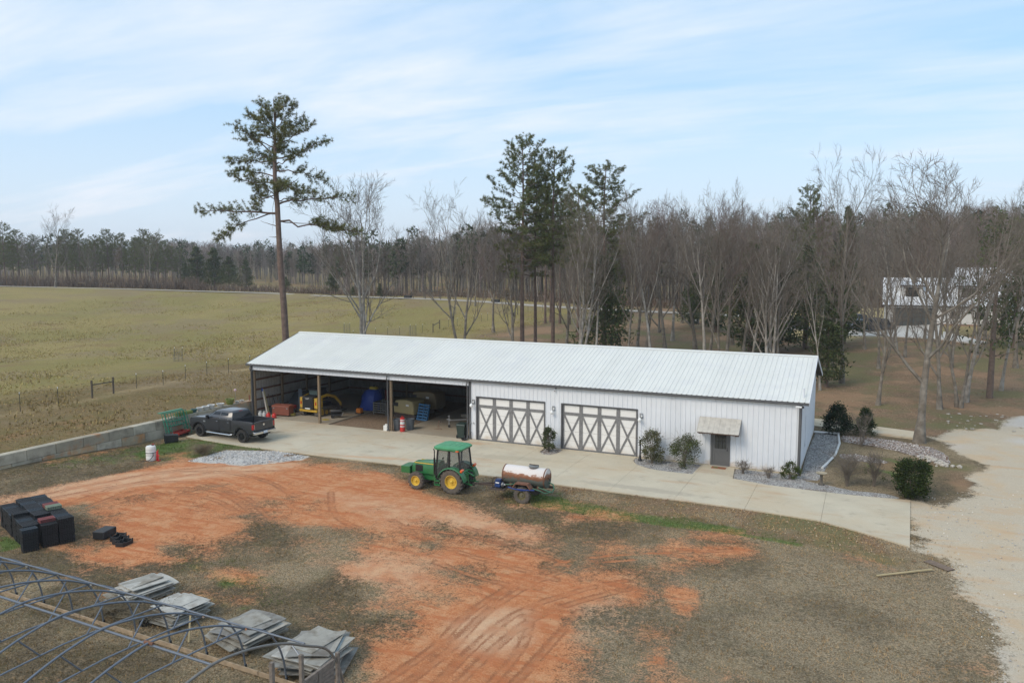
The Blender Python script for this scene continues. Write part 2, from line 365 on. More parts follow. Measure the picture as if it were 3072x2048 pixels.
LEAF = [(pix([(1290, 1112), (1500, 1140), (1800, 1178), (1960, 1215), (2095, 1262), (2190, 1292), (2050, 1296), (1870, 1250), (1600, 1205), (1300, 1160)]), .75, .7),
        (pix([(1880, 1050), (1960, 1060), (2010, 1080), (2060, 1120), (2110, 1150), (2230, 1128), (2245, 1070), (2180, 1040), (2100, 1030), (2000, 1030)]), .42, .7)]
GREY = [(pix([(1380, 1340), (1600, 1320), (1850, 1285), (2140, 1315), (2230, 1400), (2260, 1568), (2200, 1800), (1200, 1800), (1310, 1568), (1330, 1420)]), .8, 2.)]
ROADP = pix([(2092, 1150), (2150, 1160), (2215, 1140), (2246, 1100), (2240, 1062), (2190, 1035), (2140, 1004), (2200, 990), (2280, 985), (2345, 962), (2600, 940), (2900, 1150), (2900, 1568), (2500, 1900), (2280, 1800), (2258, 1568), (2240, 1450), (2170, 1330), (2094, 1262)])
WHITEG = [(pix([(425, 1060), (520, 1034), (640, 1036), (708, 1048), (690, 1056), (560, 1068)]), .95, .5)]
STRAW = np.array([(38, 66), (44, 71), (52, 74), (70, 73), (95, 74), (95, 120), (30, 120), (30, 78)])
RUTS = [[(150, 1160), (300, 1112), (460, 1108), (560, 1140), (620, 1190)], [(180, 1172), (320, 1125), (470, 1122), (545, 1150), (600, 1205)], [(330, 1090), (480, 1082), (600, 1100), (680, 1140)], [(300, 1140), (420, 1135), (500, 1150), (560, 1185)],
        [(870, 1568), (1000, 1480), (1080, 1400), (1200, 1330), (1290, 1292), (1420, 1272), (1690, 1262)], [(900, 1590), (1030, 1490), (1120, 1400), (1230, 1335), (1330, 1300), (1460, 1282)],
        [(1000, 1568), (1080, 1490), (1180, 1410), (1300, 1362), (1440, 1332)], [(1030, 1590), (1120, 1500), (1220, 1420), (1330, 1378), (1450, 1350)], [(1130, 1568), (1205, 1470), (1216, 1400)], [(1180, 1568), (1270, 1470), (1330, 1400)],
        [(900, 1195), (1000, 1250), (1130, 1290), (1280, 1330)], [(940, 1210), (1110, 1238), (1230, 1262)], [(760, 1130), (768, 1180), (820, 1212)], [(0, 1160), (200, 1115), (420, 1078), (700, 1058)], [(0, 1172), (200, 1128), (440, 1090), (660, 1080)],
        [(1000, 1290), (1120, 1330), (1240, 1350)], [(1070, 1210), (1180, 1250), (1290, 1290), (1330, 1330)]]
RUTS = [curve(pix(r)) for r in RUTS]
TRACKS = [curve(np.array([GH(*p)[:2] for p in q])) for q in ([(-120, 1335), (0, 1311), (140, 1282), (275, 1253)], [(-120, 1346), (0, 1324), (180, 1290), (367, 1255)])]
DITCH = curve(np.array([GH(*p)[:2] for p in ((-60, 1262), (60, 1238), (175, 1219), (277, 1200), (410, 1171), (560, 1142), (690, 1116), (745, 1108))]))
PATH = np.array([(36.0, 18.6), (40.4, 17.3), (47.6, 15.2), (47.4, 12.9), (40.5, 14.4), (36.0, 15.6)])
def wsum(x, y, L_):
    r = np.zeros(x.shape)
    for p, wt, soft in L_: r = r+wt*smooth(-soft, soft*.6, sdist(x, y, p))
    return r
def gmasks(x, y):
    m = {}
    nn = fbm(x, y, 3.2, 5, 3)-.5
    m['clay'] = np.clip(wsum(x, y, CLAY)+.04, 0, 1)
    rut = np.zeros(x.shape)
    rd = np.full(x.shape, 9.)
    for r in RUTS: rd = np.minimum(rd, ldist(x, y, r))
    m['rutd'] = np.minimum(rd, 2.); rut = np.maximum(rut, smooth(.30, .08, rd)*(0.4+.6*smooth(.35, .6, fbm(x, y, 1.5, 2, 40))))
    for r in TRACKS: rut = np.maximum(rut, smooth(.9, .2, ldist(x, y, r)+nn)*.55)
    m['rut'] = rut
    m['patch'] = smooth(.36, .64, fbm(x, y, 2.6, 4, 83)*.65+fbm(x, y, 7.5, 3, 85)*.35)
    m['clay'] = np.clip(m['clay']*(m['clay'] > .001)+(fbm(x, y, 4.2, 5, 61)-.5)*1.15+(fbm(x, y, 1.7, 4, 62)-.5)*.75-.03, 0, 1.2)*smooth(-.5, .5, x+.6)*smooth(0, -3, y)
    m['pale'] = np.clip(wsum(x, y, PALE), 0, 1)
    m['green'] = np.clip(wsum(x, y, GREEN), 0, 1)
    m['gravel'] = np.maximum(smooth(-1.5, 1.7, sdist(x, y, ROADP)+nn*3.4+(fbm(x, y, .8, 3, 33)-.5)*1.2), wsum(x, y, WHITEG)*smooth(.3, .55, fbm(x, y, 1.2, 4, 90)+.12))
    m['white'] = np.clip(wsum(x, y, WHITEG)+smooth(.5, .68, fbm(x, y, 6, 3, 55))*.8*smooth(-.5, .5, sdist(x, y, ROADP)), 0, 1)
    edge = np.interp(y, [12, 30, 60, 100], [-6, -9, -8, -2])
    woods = smooth(-6, 6, x-edge+nn*10)*smooth(12.5, 16, y)
    m['leaf'] = np.clip(wsum(x, y, LEAF)*(.35+.9*smooth(.35, .65, fbm(x, y, 2.0, 3, 66)))+woods*.72+smooth(96, 112, y+0.05*x)*.45, 0, 1)
    m['field'] = np.clip(smooth(-1.2, -2.0, x)*(1-woods)+smooth(13, 15, y)*(1-woods)*smooth(2, -2, x), 0, 1)
    m['brownf'] = np.clip(m['field']*smooth(-24, -17, x+nn*7)*smooth(45, 20, y)+m['field']*smooth(6., .5, ldist(x, y, DITCH)+nn*3)*.7, 0, 1)
    m['tan'] = np.clip(smooth(.9, .2, ldist(x, y, DITCH)+nn*1.2), 0, 1)*smooth(-10, -16, x)
    m['grey'] = np.clip(wsum(x, y, GREY), 0, 1)
    m['straw'] = smooth(-2, 2, sdist(x, y, STRAW)+nn*3)
    m['bay'] = ((x > 7.2) & (x < 13.4) & (y > -.2) & (y < 12.6)).astype(float)
    m['green'] = m['green']*(1-m['gravel'])
    return m
def axis(a, b, step, lo, hi, g=1.10):
    c = list(np.arange(a, b+1e-6, step)); s = step; v = c[0]; left = []
    while v > lo: s = min(s*g, 45); v -= s; left.append(v)
    s = step; v = c[-1]; right = []
    while v < hi: s = min(s*g, 45); v += s; right.append(v)
    return np.array(left[::-1]+c+right)
gx = axis(-3, 53, .18, -900, 800, 1.08); gy = axis(-41, 15, .18, -400, 1000, 1.08)
GX, GY = np.meshgrid(gx, gy); sh = GX.shape
MK = gmasks(GX.ravel(), GY.ravel())
GZ = HT(GX, GY).ravel(); xx, yy = GX.ravel(), GY.ravel()
out_pad = 1-smooth(.4, -.3, np.maximum(np.maximum(-xx, xx-46.6), np.maximum(-yy-10.4, yy-13)))     # keep the sheet low and even under slabs and barn
GZ = GZ+out_pad*((fbm(xx, yy, 1.1, 4, 11)-.5)*.07-MK['rut']*.045+(fbm(xx, yy, 9, 3, 17)-.5)*.12*smooth(-9, -12, yy))-(1-out_pad)*.01
GZ = GZ+MK['field']*((fbm(xx, yy, 14, 4, 77)-.5)*.5*smooth(-4, -14, xx))
def ground_object(name, sel, m):
    nx = sh[1]; q = np.arange((sh[0]-1)*nx).reshape(sh[0]-1, nx)[:, :-1].ravel()[sel]
    F = np.stack([q, q+1, q+nx+1, q+nx], 1); u, inv = np.unique(F, return_inverse=True); F = inv.reshape(-1, 4)
    V = np.stack([xx[u], yy[u], GZ[u]], 1); me = tint_mesh(name, V, F, None, m)
    for k, a in MK.items():
        at = me.attributes.new(k, 'FLOAT', 'POINT'); at.data.foreach_set('value', a[u].astype(np.float32))
    me.polygons.foreach_set('use_smooth', [True]*len(F))
    return link(name, me)

# ------------------------------------------------------------------ ground material
def ground_material():
    m = bpy.data.materials.new('ground'); m.use_nodes = True; N = m.node_tree.nodes; K = m.node_tree.links.new; b = N['Principled BSDF']
    b.inputs['Roughness'].default_value = .95; b.inputs['Specular IOR Level'].default_value = .12
    g = N.new('ShaderNodeNewGeometry')
    def noise(s, d=5, r=.6, dist=0, st=(1, 1, 1)):
        n = N.new('ShaderNodeTexNoise'); n.inputs['Scale'].default_value = s; n.inputs['Detail'].default_value = d; n.inputs['Roughness'].default_value = r; n.inputs['Distortion'].default_value = dist
        if st != (1, 1, 1):
            q = N.new('ShaderNodeMapping'); q.inputs['Scale'].default_value = st; K(g.outputs['Position'], q.inputs[0]); K(q.outputs[0], n.inputs[0])
        else: K(g.outputs['Position'], n.inputs[0])
        return n.outputs[0]
    def attr(k):
        a = N.new('ShaderNodeAttribute'); a.attribute_name = k; return a.outputs['Fac']
    def math_(op, a, b_=None, c=None):
        n = N.new('ShaderNodeMath'); n.operation = op
        for i, v in enumerate((a, b_, c)):
            if v is None: continue
            if isinstance(v, (int, float)): n.inputs[i].default_value = v
            else: K(v, n.inputs[i])
        return n.outputs[0]
    def rng_(v, a, b_, lo=0, hi=1):
        n = N.new('ShaderNodeMapRange'); n.interpolation_type = 'SMOOTHSTEP'; K(v, n.inputs[0])
        for i, q in ((1, a), (2, b_), (3, lo), (4, hi)): n.inputs[i].default_value = q
        return n.outputs[0]
    def ramp(v, *st):
        n = N.new('ShaderNodeValToRGB'); K(v, n.inputs[0]); el = n.color_ramp.elements
        while len(el) < len(st): el.new(.5)
        for q, (p, c) in zip(el, st): q.position = p; q.color = (*c, 1)
        return n.outputs[0]
    def mix(f, a, b_, mode='MIX'):
        n = N.new('ShaderNodeMix'); n.data_type = 'RGBA'; n.blend_type = mode
        if isinstance(f, (int, float)): n.inputs[0].default_value = f
        else: K(f, n.inputs[0])
        for i, v in ((6, a), (7, b_)):
            if isinstance(v, tuple): n.inputs[i].default_value = (*v, 1)
            else: K(v, n.inputs[i])
        return n.outputs[2]
    nb = noise(.35, 4); n1 = noise(1.1, 6, .62); n2 = noise(4, 6, .65); n3 = noise(16, 5, .65); n4 = noise(55, 3, .6); nbig = noise(.045, 4, .55); nst = noise(1.6, 6, .7, .6)
    nfine = math_('MULTIPLY_ADD', n4, 1.0, math_('MULTIPLY_ADD', n3, 1.1, math_('MULTIPLY_ADD', n2, .45, -.775)))
    # dry lawn: brown-olive thatch with tan blades
    dry = ramp(nfine, (.30, (.095, .070, .040)), (.45, (.215, .162, .098)), (.58, (.330, .255, .158)), (.75, (.50, .40, .26)))
    dk = ramp(nfine, (.28, (.050, .038, .022)), (.50, (.118, .090, .055)), (.72, (.215, .165, .102)))
    dry = mix(attr('patch'), dk, dry); dry = mix(rng_(n1, .46, .66, 0, .5), dry, mix(.5, dry, (.130, .122, .055)))
    dry = mix(rng_(n2, .5, .72, 0, .5), dry, (.30, .205, .115))
    gry = ramp(nfine, (.30, (.098, .078, .050)), (.48, (.215, .172, .112)), (.62, (.320, .258, .172)), (.78, (.44, .36, .25)))
    gry = mix(rng_(nst, .50, .70, 0, .6), gry, (.120, .108, .080)); gry = mix(rng_(nb, .50, .66, 0, .55), gry, (.33, .265, .165))
    col = mix(math_('MULTIPLY', attr('grey'), .6), dry, gry)
    # pasture: straw and olive in long soft drifts
    fl = ramp(nfine, (.28, (.120, .100, .045)), (.46, (.245, .212, .096)), (.62, (.345, .295, .142)), (.78, (.43, .37, .20)))
    fl = mix(rng_(nbig, .38, .62, 0, .62), fl, (.185, .180, .070)); fl = mix(rng_(noise(.16, 5, .6), .50, .70, 0, .7), fl, (.205, .150, .088)); fl = mix(rng_(n1, .55, .75, 0, .45), fl, (.145, .118, .062))
    bf = ramp(nfine, (.30, (.085, .066, .036)), (.50, (.175, .135, .074)), (.66, (.262, .205, .118)), (.8, (.33, .27, .16)))
    bf = mix(rng_(nb, .42, .62, 0, .6), bf, (.140, .125, .052)); bf = mix(rng_(n1, .52, .70, 0, .5), bf, (.225, .150, .088))
    fl = mix(attr('brownf'), fl, bf); fl = mix(math_('MULTIPLY', attr('tan'), rng_(n2, .35, .6, .4, 1)), fl, (.40, .335, .215))
    fl = mix(1., fl, (1.06, .965, .80), 'MULTIPLY'); fl = mix(rng_(noise(.07, 6, .62), .49, .60, 0, .55), fl, (.235, .175, .105)); col = mix(attr('field'), col, fl)
    # green growth
    gcol = ramp(nfine, (.30, (.035, .070, .014)), (.52, (.085, .150, .030)), (.74, (.17, .235, .066)))
    gf = rng_(math_('ADD', attr('green'), math_('MULTIPLY_ADD', n1, .7, math_('MULTIPLY_ADD', n2, .45, -.575))), .30, .62)
    col = mix(math_('MULTIPLY', gf, .85), col, gcol)
    gs = rng_(math_('MULTIPLY_ADD', n1, .6, math_('MULTIPLY', n2, .4)), .60, .70, 0, .35); col = mix(gs, col, mix(.5, gcol, col))
    # leaf litter
    lf = ramp(nfine, (.28, (.085, .055, .032)), (.48, (.200, .128, .076)), (.64, (.310, .205, .125)), (.8, (.40, .29, .19)))
    lf = mix(rng_(nb, .45, .62, 0, .75), lf, (.165, .140, .074)); lf = mix(rng_(n1, .60, .72, 0, .6), lf, (.30, .155, .085)); nw = noise(.13, 5, .6); lf = mix(rng_(nw, .50, .60, 0, .7), lf, (.150, .148, .060)); lf = mix(rng_(nw, .47, .38, 0, .65), lf, (.335, .205, .120))
    lff = rng_(math_('ADD', attr('leaf'), math_('MULTIPLY_ADD', n1, .5, -.25)), .15, .6)
    col = mix(math_('MULTIPLY', lff, .9), col, lf)
    col = mix(attr('straw'), col, ramp(nfine, (.3, (.30, .23, .10)), (.7, (.50, .41, .21))))
    # red clay
    cl = ramp(math_('MULTIPLY_ADD', n2, .5, math_('MULTIPLY', n3, .5)), (.34, (.400, .135, .052)), (.50, (.530, .210, .088)), (.66, (.610, .300, .148)))
    cl = mix(rng_(n1, .44, .66, 0, .55), cl, (.620, .350, .185))
    streak = noise(2.2, 5, .6, .4, (.22, 1, 1)); cl = mix(rng_(streak, .48, .62, 0, .75), cl, (.470, .150, .056))
    cl = mix(math_('MULTIPLY', attr('pale'), rng_(n1, .3, .6, .35, .9)), cl, (.660, .440, .275))
    cl = mix(math_('MULTIPLY', attr('rut'), .35), cl, (.400, .150, .068))
    rdn = math_('ADD', attr('rutd'), math_('MULTIPLY_ADD', n3, .34, -.17)); edge = rng_(math_('ABSOLUTE', math_('SUBTRACT', rdn, .15)), .085, .02)
    cl = mix(math_('MULTIPLY', edge, rng_(n1, .40, .58, .1, .8)), cl, (.30, .115, .052))
    cl = mix(rng_(n4, .62, .72, 0, .4), cl, (.66, .52, .42))
    ca = math_('ADD', math_('MAXIMUM', attr('clay'), math_('MULTIPLY', attr('rut'), .66)), math_('MULTIPLY_ADD', n2, .8, math_('MULTIPLY_ADD', n3, .8, math_('MULTIPLY_ADD', n4, .4, -1.0))))
    cf = rng_(ca, .26, .72); cf = math_('MULTIPLY', cf, math_('SUBTRACT', 1, math_('MULTIPLY', attr('field'), .35)))
    col = mix(math_('MULTIPLY', cf, .96), col, cl)
    # scattered tufts left on the clay
    # gravel drive
    gr = ramp(math_('MULTIPLY_ADD', n4, .6, math_('MULTIPLY', n3, .4)), (.30, (.30, .25, .19)), (.48, (.52, .44, .325)), (.62, (.63, .545, .42)), (.78, (.74, .67, .57)))
    gr = mix(rng_(nb, .46, .64, 0, .7), gr, (.56, .42, .27)); gr = mix(rng_(noise(.9, 5, .6, .5, (.35, 1, 1)), .52, .68, 0, .6), gr, (.55, .37, .22))
    wg = ramp(n4, (.34, (.36, .35, .34)), (.5, (.56, .55, .53)), (.68, (.74, .72, .69)))
    gr = mix(math_('MULTIPLY', attr('white'), .8), gr, wg)
    gf2 = rng_(math_('ADD', attr('gravel'), math_('MULTIPLY_ADD', n2, .7, math_('MULTIPLY_ADD', n3, .4, -.55))), .36, .64)
    col = mix(gf2, col, gr)
    by = ramp(nfine, (.3, (.14, .095, .06)), (.52, (.27, .19, .125)), (.75, (.42, .33, .25))); col = mix(attr('bay'), col, by)
    K(col, b.inputs['Base Color'])
    bn = N.new('ShaderNodeBump'); bn.inputs['Strength'].default_value = .7; bn.inputs['Distance'].default_value = .05; K(math_('MULTIPLY_ADD', n4, .5, math_('MULTIPLY_ADD', n3, .7, n2)), bn.inputs['Height']); K(bn.outputs[0], b.inputs['Normal'])
    return m
MG = ground_material()
nx = sh[1]; cellm = MK['gravel'].reshape(sh); cx = .25*(cellm[:-1, :-1]+cellm[1:, :-1]+cellm[:-1, 1:]+cellm[1:, 1:])
fx = .25*(GX[:-1, :-1]+GX[1:, :-1]+GX[:-1, 1:]+GX[1:, 1:])
road_sel = ((cx > .5) & (fx > 40)).ravel()
tag(ground_object('ground', ~road_sel, MG), kind='structure')
tag(ground_object('gravel_road', road_sel, MG), kind='structure')

# ------------------------------------------------------------------ concrete
def clip_poly(poly, x0, x1, y0, y1):
    def cut(P, f):
        o = []
        for i in range(len(P)):
            a, b = P[i], P[(i+1) % len(P)]; fa, fb = f(a), f(b)
            if fa >= 0: o.append(a)
            if fa*fb < 0: t = fa/(fa-fb); o.append((a[0]+(b[0]-a[0])*t, a[1]+(b[1]-a[1])*t))
        return o
    for f in (lambda p: p[0]-x0, lambda p: x1-p[0], lambda p: p[1]-y0, lambda p: y1-p[1]):
        poly = cut(poly, f)
        if len(poly) < 3: return []
    o = []
    for p in poly:
        if not o or (abs(p[0]-o[-1][0])+abs(p[1]-o[-1][1])) > .02: o.append(p)
    return o
def concrete_material(name, base, stain, stains=()):
    m = bpy.data.materials.new(name); m.use_nodes = True; N = m.node_tree.nodes; K = m.node_tree.links.new; b = N['Principled BSDF']; b.inputs['Roughness'].default_value = .85; b.inputs['Specular IOR Level'].default_value = .25
    g = N.new('ShaderNodeNewGeometry'); c = None
    def noise(s, d, st=None):
        n = N.new('ShaderNodeTexNoise'); n.inputs['Scale'].default_value = s; n.inputs['Detail'].default_value = d; n.inputs['Roughness'].default_value = .62
        if st:
            q = N.new('ShaderNodeMapping'); q.inputs['Scale'].default_value = st; K(g.outputs['Position'], q.inputs[0]); K(q.outputs[0], n.inputs[0])
        else: K(g.outputs['Position'], n.inputs[0])
        return n.outputs[0]
    def layer(prev, fac, lo, hi, amt, col):
        r = N.new('ShaderNodeMapRange'); K(fac, r.inputs[0]); r.inputs[1].default_value = lo; r.inputs[2].default_value = hi; r.inputs[4].default_value = amt
        x = N.new('ShaderNodeMix'); x.data_type = 'RGBA'; K(r.outputs[0], x.inputs[0])
        if isinstance(prev, tuple): x.inputs[6].default_value = (*prev, 1)
        else: K(prev, x.inputs[6])
        x.inputs[7].default_value = (*col, 1); return x.outputs[2]
    c = layer(base, noise(.5, 5), .42, .66, .75, tuple(v*.84 for v in base))
    c = layer(c, noise(.22, 6), .46, .62, .7, stain)
    c = layer(c, noise(.7, 6, (.35, 1.2, 1)), .56, .70, .55, (.44, .27, .15))
    c = layer(c, noise(1.3, 6), .58, .72, .5, (.30, .25, .185)); c = layer(c, noise(30, 3), .5, .8, .3, (.62, .57, .48))
    for (sx, sy), rx_, ry_, rot_, scol in stains:      # soil tracked onto the slab
        q = N.new('ShaderNodeMapping'); q.vector_type = 'TEXTURE'; q.inputs['Location'].default_value = (sx, sy, 0); q.inputs['Rotation'].default_value = (0, 0, rot_); q.inputs['Scale'].default_value = (rx_, ry_, 50); K(g.outputs['Position'], q.inputs[0]); ln_ = N.new('ShaderNodeVectorMath'); ln_.operation = 'LENGTH'; K(q.outputs[0], ln_.inputs[0]); a_ = N.new('ShaderNodeMath'); a_.operation = 'MULTIPLY_ADD'; K(noise(2.2, 6), a_.inputs[0]); a_.inputs[1].default_value = 1.6; K(ln_.outputs['Value'], a_.inputs[2]); c = layer(c, a_.outputs[0], 1.85, 1.35, .75, scol)
    K(c, b.inputs['Base Color'])
    bn = N.new('ShaderNodeBump'); bn.inputs['Strength'].default_value = .2; bn.inputs['Distance'].default_value = .01; K(noise(40, 3), bn.inputs['Height']); K(bn.outputs[0], b.inputs['Normal'])
    return m
CON = concrete_material('concrete', (.54, .475, .355), (.50, .405, .275), [(tuple(G(785, 1300)[:2]), 1.7, .45, R(38), (.25, .18, .11)), (tuple(G(700, 1345)[:2]), 2.2, .5, R(5), (.45, .29, .17)), ((19.3, -1.1), 2.2, .6, R(10), (.50, .33, .20)), (tuple(G(1130, 1375)[:2]), 3.0, .35, R(12), (.52, .34, .21)), ((33, -6.6), 4.0, .5, 0, (.40, .35, .27)), ((24, -3.5), 3.5, .6, R(8), (.43, .37, .27))])
APRON = [(.75, -7.45), (4, -7.85), (7.1, -8.0), (13, -7.95), (19, -7.75), (26, -7.68), (32, -7.75), (37.4, -7.75), (40, -7.9), (42.2, -8.15), (44, -9.0), (46.06, -10.2), (46.36, -2.8), (43.7, -3.08), (41.9, -3.1), (39.3, -2.97), (37.38, -2.46), (37.12, -.02), (35.2, -.02), (35.1, -2.5), (33.6, -2.55), (32.6, -2.4), (31.6, -1.75), (31.15, -.95), (31.1, -.02), (26.25, -.02), (26.2, -1.2), (25.9, -1.75), (25.4, -1.75), (25.0, -1.2), (24.95, -.02), (.4, -.02)]
apron = thing('concrete_apron', None, None); tag(apron, kind='structure')
def slab(parent, poly, z0, z1, m):
    if len(poly) < 3: return
    cxm = sum(p[0] for p in poly)/len(poly); cym = sum(p[1] for p in poly)/len(poly)
    poly = [(p[0]+(.006 if p[0] < cxm else -.006), p[1]+(.006 if p[1] < cym else -.006)) for p in poly]
    b = MB(); n = len(poly); b.add([(x, y, z0) for x, y in poly]+[(x, y, z1) for x, y in poly], [tuple(range(n, 2*n))]+[(i, (i+1) % n, n+(i+1) % n, n+i) for i in range(n)])
    b.build('slab', m, parent)
xs = [-.5]+[31.7+3.55*k for k in range(-8, 4)]+[46.0, 47]
xs[-2] = 46.8; xs = xs[:-1]
for i in range(len(xs)-1):
    ys = [-12, -5.3, 1] if xs[i] > 20 else [-12, -4.1, 1]
    for j in range(2): slab(apron, clip_poly(APRON, xs[i], xs[i+1], ys[j], ys[j+1]), -.08, .055, CON)
CONI = concrete_material('shade_toned_slab', (.36, .31, .235), (.33, .26, .18))  # darker copy of the apron concrete; indoor shade painted into the floor
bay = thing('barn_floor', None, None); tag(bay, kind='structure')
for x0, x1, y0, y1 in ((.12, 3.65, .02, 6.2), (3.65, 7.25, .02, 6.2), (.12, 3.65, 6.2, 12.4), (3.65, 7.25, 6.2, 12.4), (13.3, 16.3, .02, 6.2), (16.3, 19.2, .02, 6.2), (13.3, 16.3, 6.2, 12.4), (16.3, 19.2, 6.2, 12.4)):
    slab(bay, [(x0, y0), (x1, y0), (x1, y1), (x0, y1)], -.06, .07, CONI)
path = thing('concrete_path', None, None); tag(path, kind='structure')
for x0, x1 in ((36, 39.5), (39.5, 42.2), (42.2, 44.9), (44.9, 47.6)):
    P2 = clip_poly([tuple(p) for p in PATH], x0, x1, 5, 30); slab(path, P2, -.1, .13, CON)
# house drive
hd = thing('house_driveway', None, None); tag(hd, kind='structure')
HCON = mat('drive_concrete', (.56, .53, .48), .85, var=.12, vscale=1.5)
for poly in ([(40.6, 73.4), (45.5, 71.2), (47, 78), (44, 79.5), (41, 79.5)], [(45.5, 71.2), (52.5, 66.5), (53, 78), (47, 78)], [(52.5, 66.5), (56, 63), (57.2, 64), (53, 72)], [(33, 79), (41, 76.5), (41, 79.5), (33, 82)]):
    zs = [H1(*p) for p in poly]; b = MB(); n = len(poly); b.add([(x, y, z-.3) for (x, y), z in zip(poly, zs)]+[(x, y, z+.16) for (x, y), z in zip(poly, zs)], [tuple(range(n, 2*n))]+[(i, (i+1) % n, n+(i+1) % n, n+i) for i in range(n)]); b.build('slab', HCON, hd)
# lane along the far edge of the pasture
lane = [DP(-260, 851, 222), DP(0, 857, 210), DP(200, 862, 205), DP(500, 872, 198), DP(800, 880, 190), DP(1050, 889, 177), DP(1250, 897, 165), DP(1450, 908, 157), DP(1600, 918, 150), DP(1850, 930, 144), DP(2050, 940, 140), DP(2300, 950, 134)]
lane = curve([p[:2] for p in lane], 6); b = MB(); o = []
for i, p in enumerate(lane):
    d = lane[min(i+1, len(lane)-1)]-lane[max(i-1, 0)]; d /= np.linalg.norm(d); nrm = np.array([-d[1], d[0]])
    for s_ in (-1.3, 1.3): q = p+nrm*s_; o.append((q[0], q[1], H1(*q)+.12))
b.add(o, [(2*i, 2*i+1, 2*i+3, 2*i+2) for i in range(len(lane)-1)]); tag(b.build('road', mat('lane_gravel', (.38, .34, .29), .95, var=.2, vscale=.8)), kind='structure')
LANE = lane
# ------------------------------------------------------------------ barn
LB, WB, HB, RISE = 40.70, 12.56, 4.27, 1.908
SL = RISE/(WB/2)
M_WALL = mat('white_siding', (.70, .72, .745), .5, var=.03, vscale=2)
M_WALLIN = mat('bare_metal_inside', (.32, .305, .28), .6, var=.15, vscale=3)  # bare sheet, its colour lowered to deepen the shade inside
M_WALLBK = mat('shade_toned_sheet', (.15, .14, .125), .7, var=.2, vscale=2)  # the dimness at the back of the bays is put into this colour
M_ROOF = mat('pale_metal_roof', (.665, .66, .61), .42, metal=0, var=.03, vscale=.8, alt=(.61, .605, .585), alt_scale=.5, alt_lo=.5, alt_hi=.75)
M_TRIM = mat('grey_trim', (.095, .095, .098), .5, var=.08)
M_STILE = mat('weathered_wood_grey', (.185, .182, .18), .75, var=.25, vscale=9)
M_DOORW = mat('white_door_panel', (.78, .765, .73), .45, var=.02)
M_WOOD = mat('treated_wood', (.20, .145, .09), .85, var=.3, vscale=8, bump=.2)
M_GIRT = mat('brown_girt', (.125, .062, .04), .85, var=.25, vscale=6)
M_DARK = mat('black_rubber', (.018, .018, .019), .75, var=.2)
M_STEEL = mat('galvanized', (.40, .41, .42), .4, metal=.7, var=.1)
M_CHROME = mat('chrome', (.72, .73, .74), .12, metal=1)
M_GLASS = mat('window_glass', (.022, .026, .028), .06, spec=.8)
M_BULB = mat('frosted_globe', (.80, .80, .78), .15, spec=.6)
def add_mud(m, top=.42, col=(.50, .38, .25)):
    """splashed clay along the foot of the siding"""
    N = m.node_tree.nodes; K = m.node_tree.links.new; b = N['Principled BSDF']; src = b.inputs['Base Color'].links[0].from_socket; g = N.new('ShaderNodeNewGeometry'); sp = N.new('ShaderNodeSeparateXYZ'); K(g.outputs['Position'], sp.inputs[0]); n = N.new('ShaderNodeTexNoise'); n.inputs['Scale'].default_value = 2.2; n.inputs['Detail'].default_value = 7; K(g.outputs['Position'], n.inputs[0])
    a = N.new('ShaderNodeMath'); a.operation = 'MULTIPLY_ADD'; K(n.outputs[0], a.inputs[0]); a.inputs[1].default_value = -1.1; K(sp.outputs[2], a.inputs[2]); r = N.new('ShaderNodeMapRange'); K(a.outputs[0], r.inputs[0]); r.inputs[1].default_value = top-.55; r.inputs[2].default_value = top-.95; r.inputs[4].default_value = .6
    x = N.new('ShaderNodeMix'); x.data_type = 'RGBA'; K(r.outputs[0], x.inputs[0]); K(src, x.inputs[6]); x.inputs[7].default_value = (*col, 1); K(x.outputs[2], b.inputs['Base Color'])
add_mud(M_WALL); add_mud(M_DOORW); panel_tone(M_WALL, .022); panel_tone(M_ROOF, .03)
barn = thing('pole_barn', 'long white metal pole barn with pale roof, three open bays and two garage doors', 'barn')
def sheet(width, length, ribs, rh=.028, rb=.085, rt=.03):
    """profile across a ribbed metal sheet: list of (u, height)"""
    p = [(0, 0)]; pitch = width/ribs
    for i in range(ribs):
        c = pitch*(i+.5); p += [(c-rb/2, 0), (c-rt/2, rh), (c+rt/2, rh), (c+rb/2, 0)]
    return p+[(width, 0)]
def siding(parent, name, x0, x1, zfun, holes, place, m, ribs=True, z0=.09):
    """vertical metal sheets, one object each; place(u, out, z) -> point; holes are (u0,u1,v0,v1)"""
    W_ = .9144; n = int(math.ceil((x1-x0)/W_-1e-6))
    for i in range(n):
        a, b_ = x0+i*W_, min(x0+(i+1)*W_, x1); prof = [(a+u, h) for u, h in sheet(W_, 1, 3)]
        prof = [q for q in prof if q[0] <= b_+1e-6]
        if prof[-1][0] < b_-1e-4: prof.append((b_, prof[-1][1] if prof[-1][1] == 0 else 0))
        cuts = sorted({q for h in holes for q in h[:2] if a < q < b_})
        pts = sorted(prof+[(q, float(np.interp(q, [s[0] for s in prof], [s[1] for s in prof]))) for q in cuts])
        B = MB()
        for (u0, h0), (u1, h1) in zip(pts[:-1], pts[1:]):
            if u1-u0 < 1e-5: continue
            um = (u0+u1)/2; seg = [(z0, None)]
            ivs = [[z0, 1e9]]
            for h in holes:
                if h[0] <= um <= h[1]:
                    nv = []
                    for lo, hi in ivs:
                        if h[2] > lo: nv.append([lo, min(hi, h[2])])
                        if h[3] < hi: nv.append([max(lo, h[3]), hi])
                    ivs = nv
            for lo, hi in ivs:
                t0, t1 = min(hi, zfun(u0)), min(hi, zfun(u1))
                if t0-lo < .01: continue
                B.quad(place(u0, h0, lo), place(u1, h1, lo), place(u1, h1, t1), place(u0, h0, t0))
        if B.f: B.build('siding_panel', m, parent, fix=False)
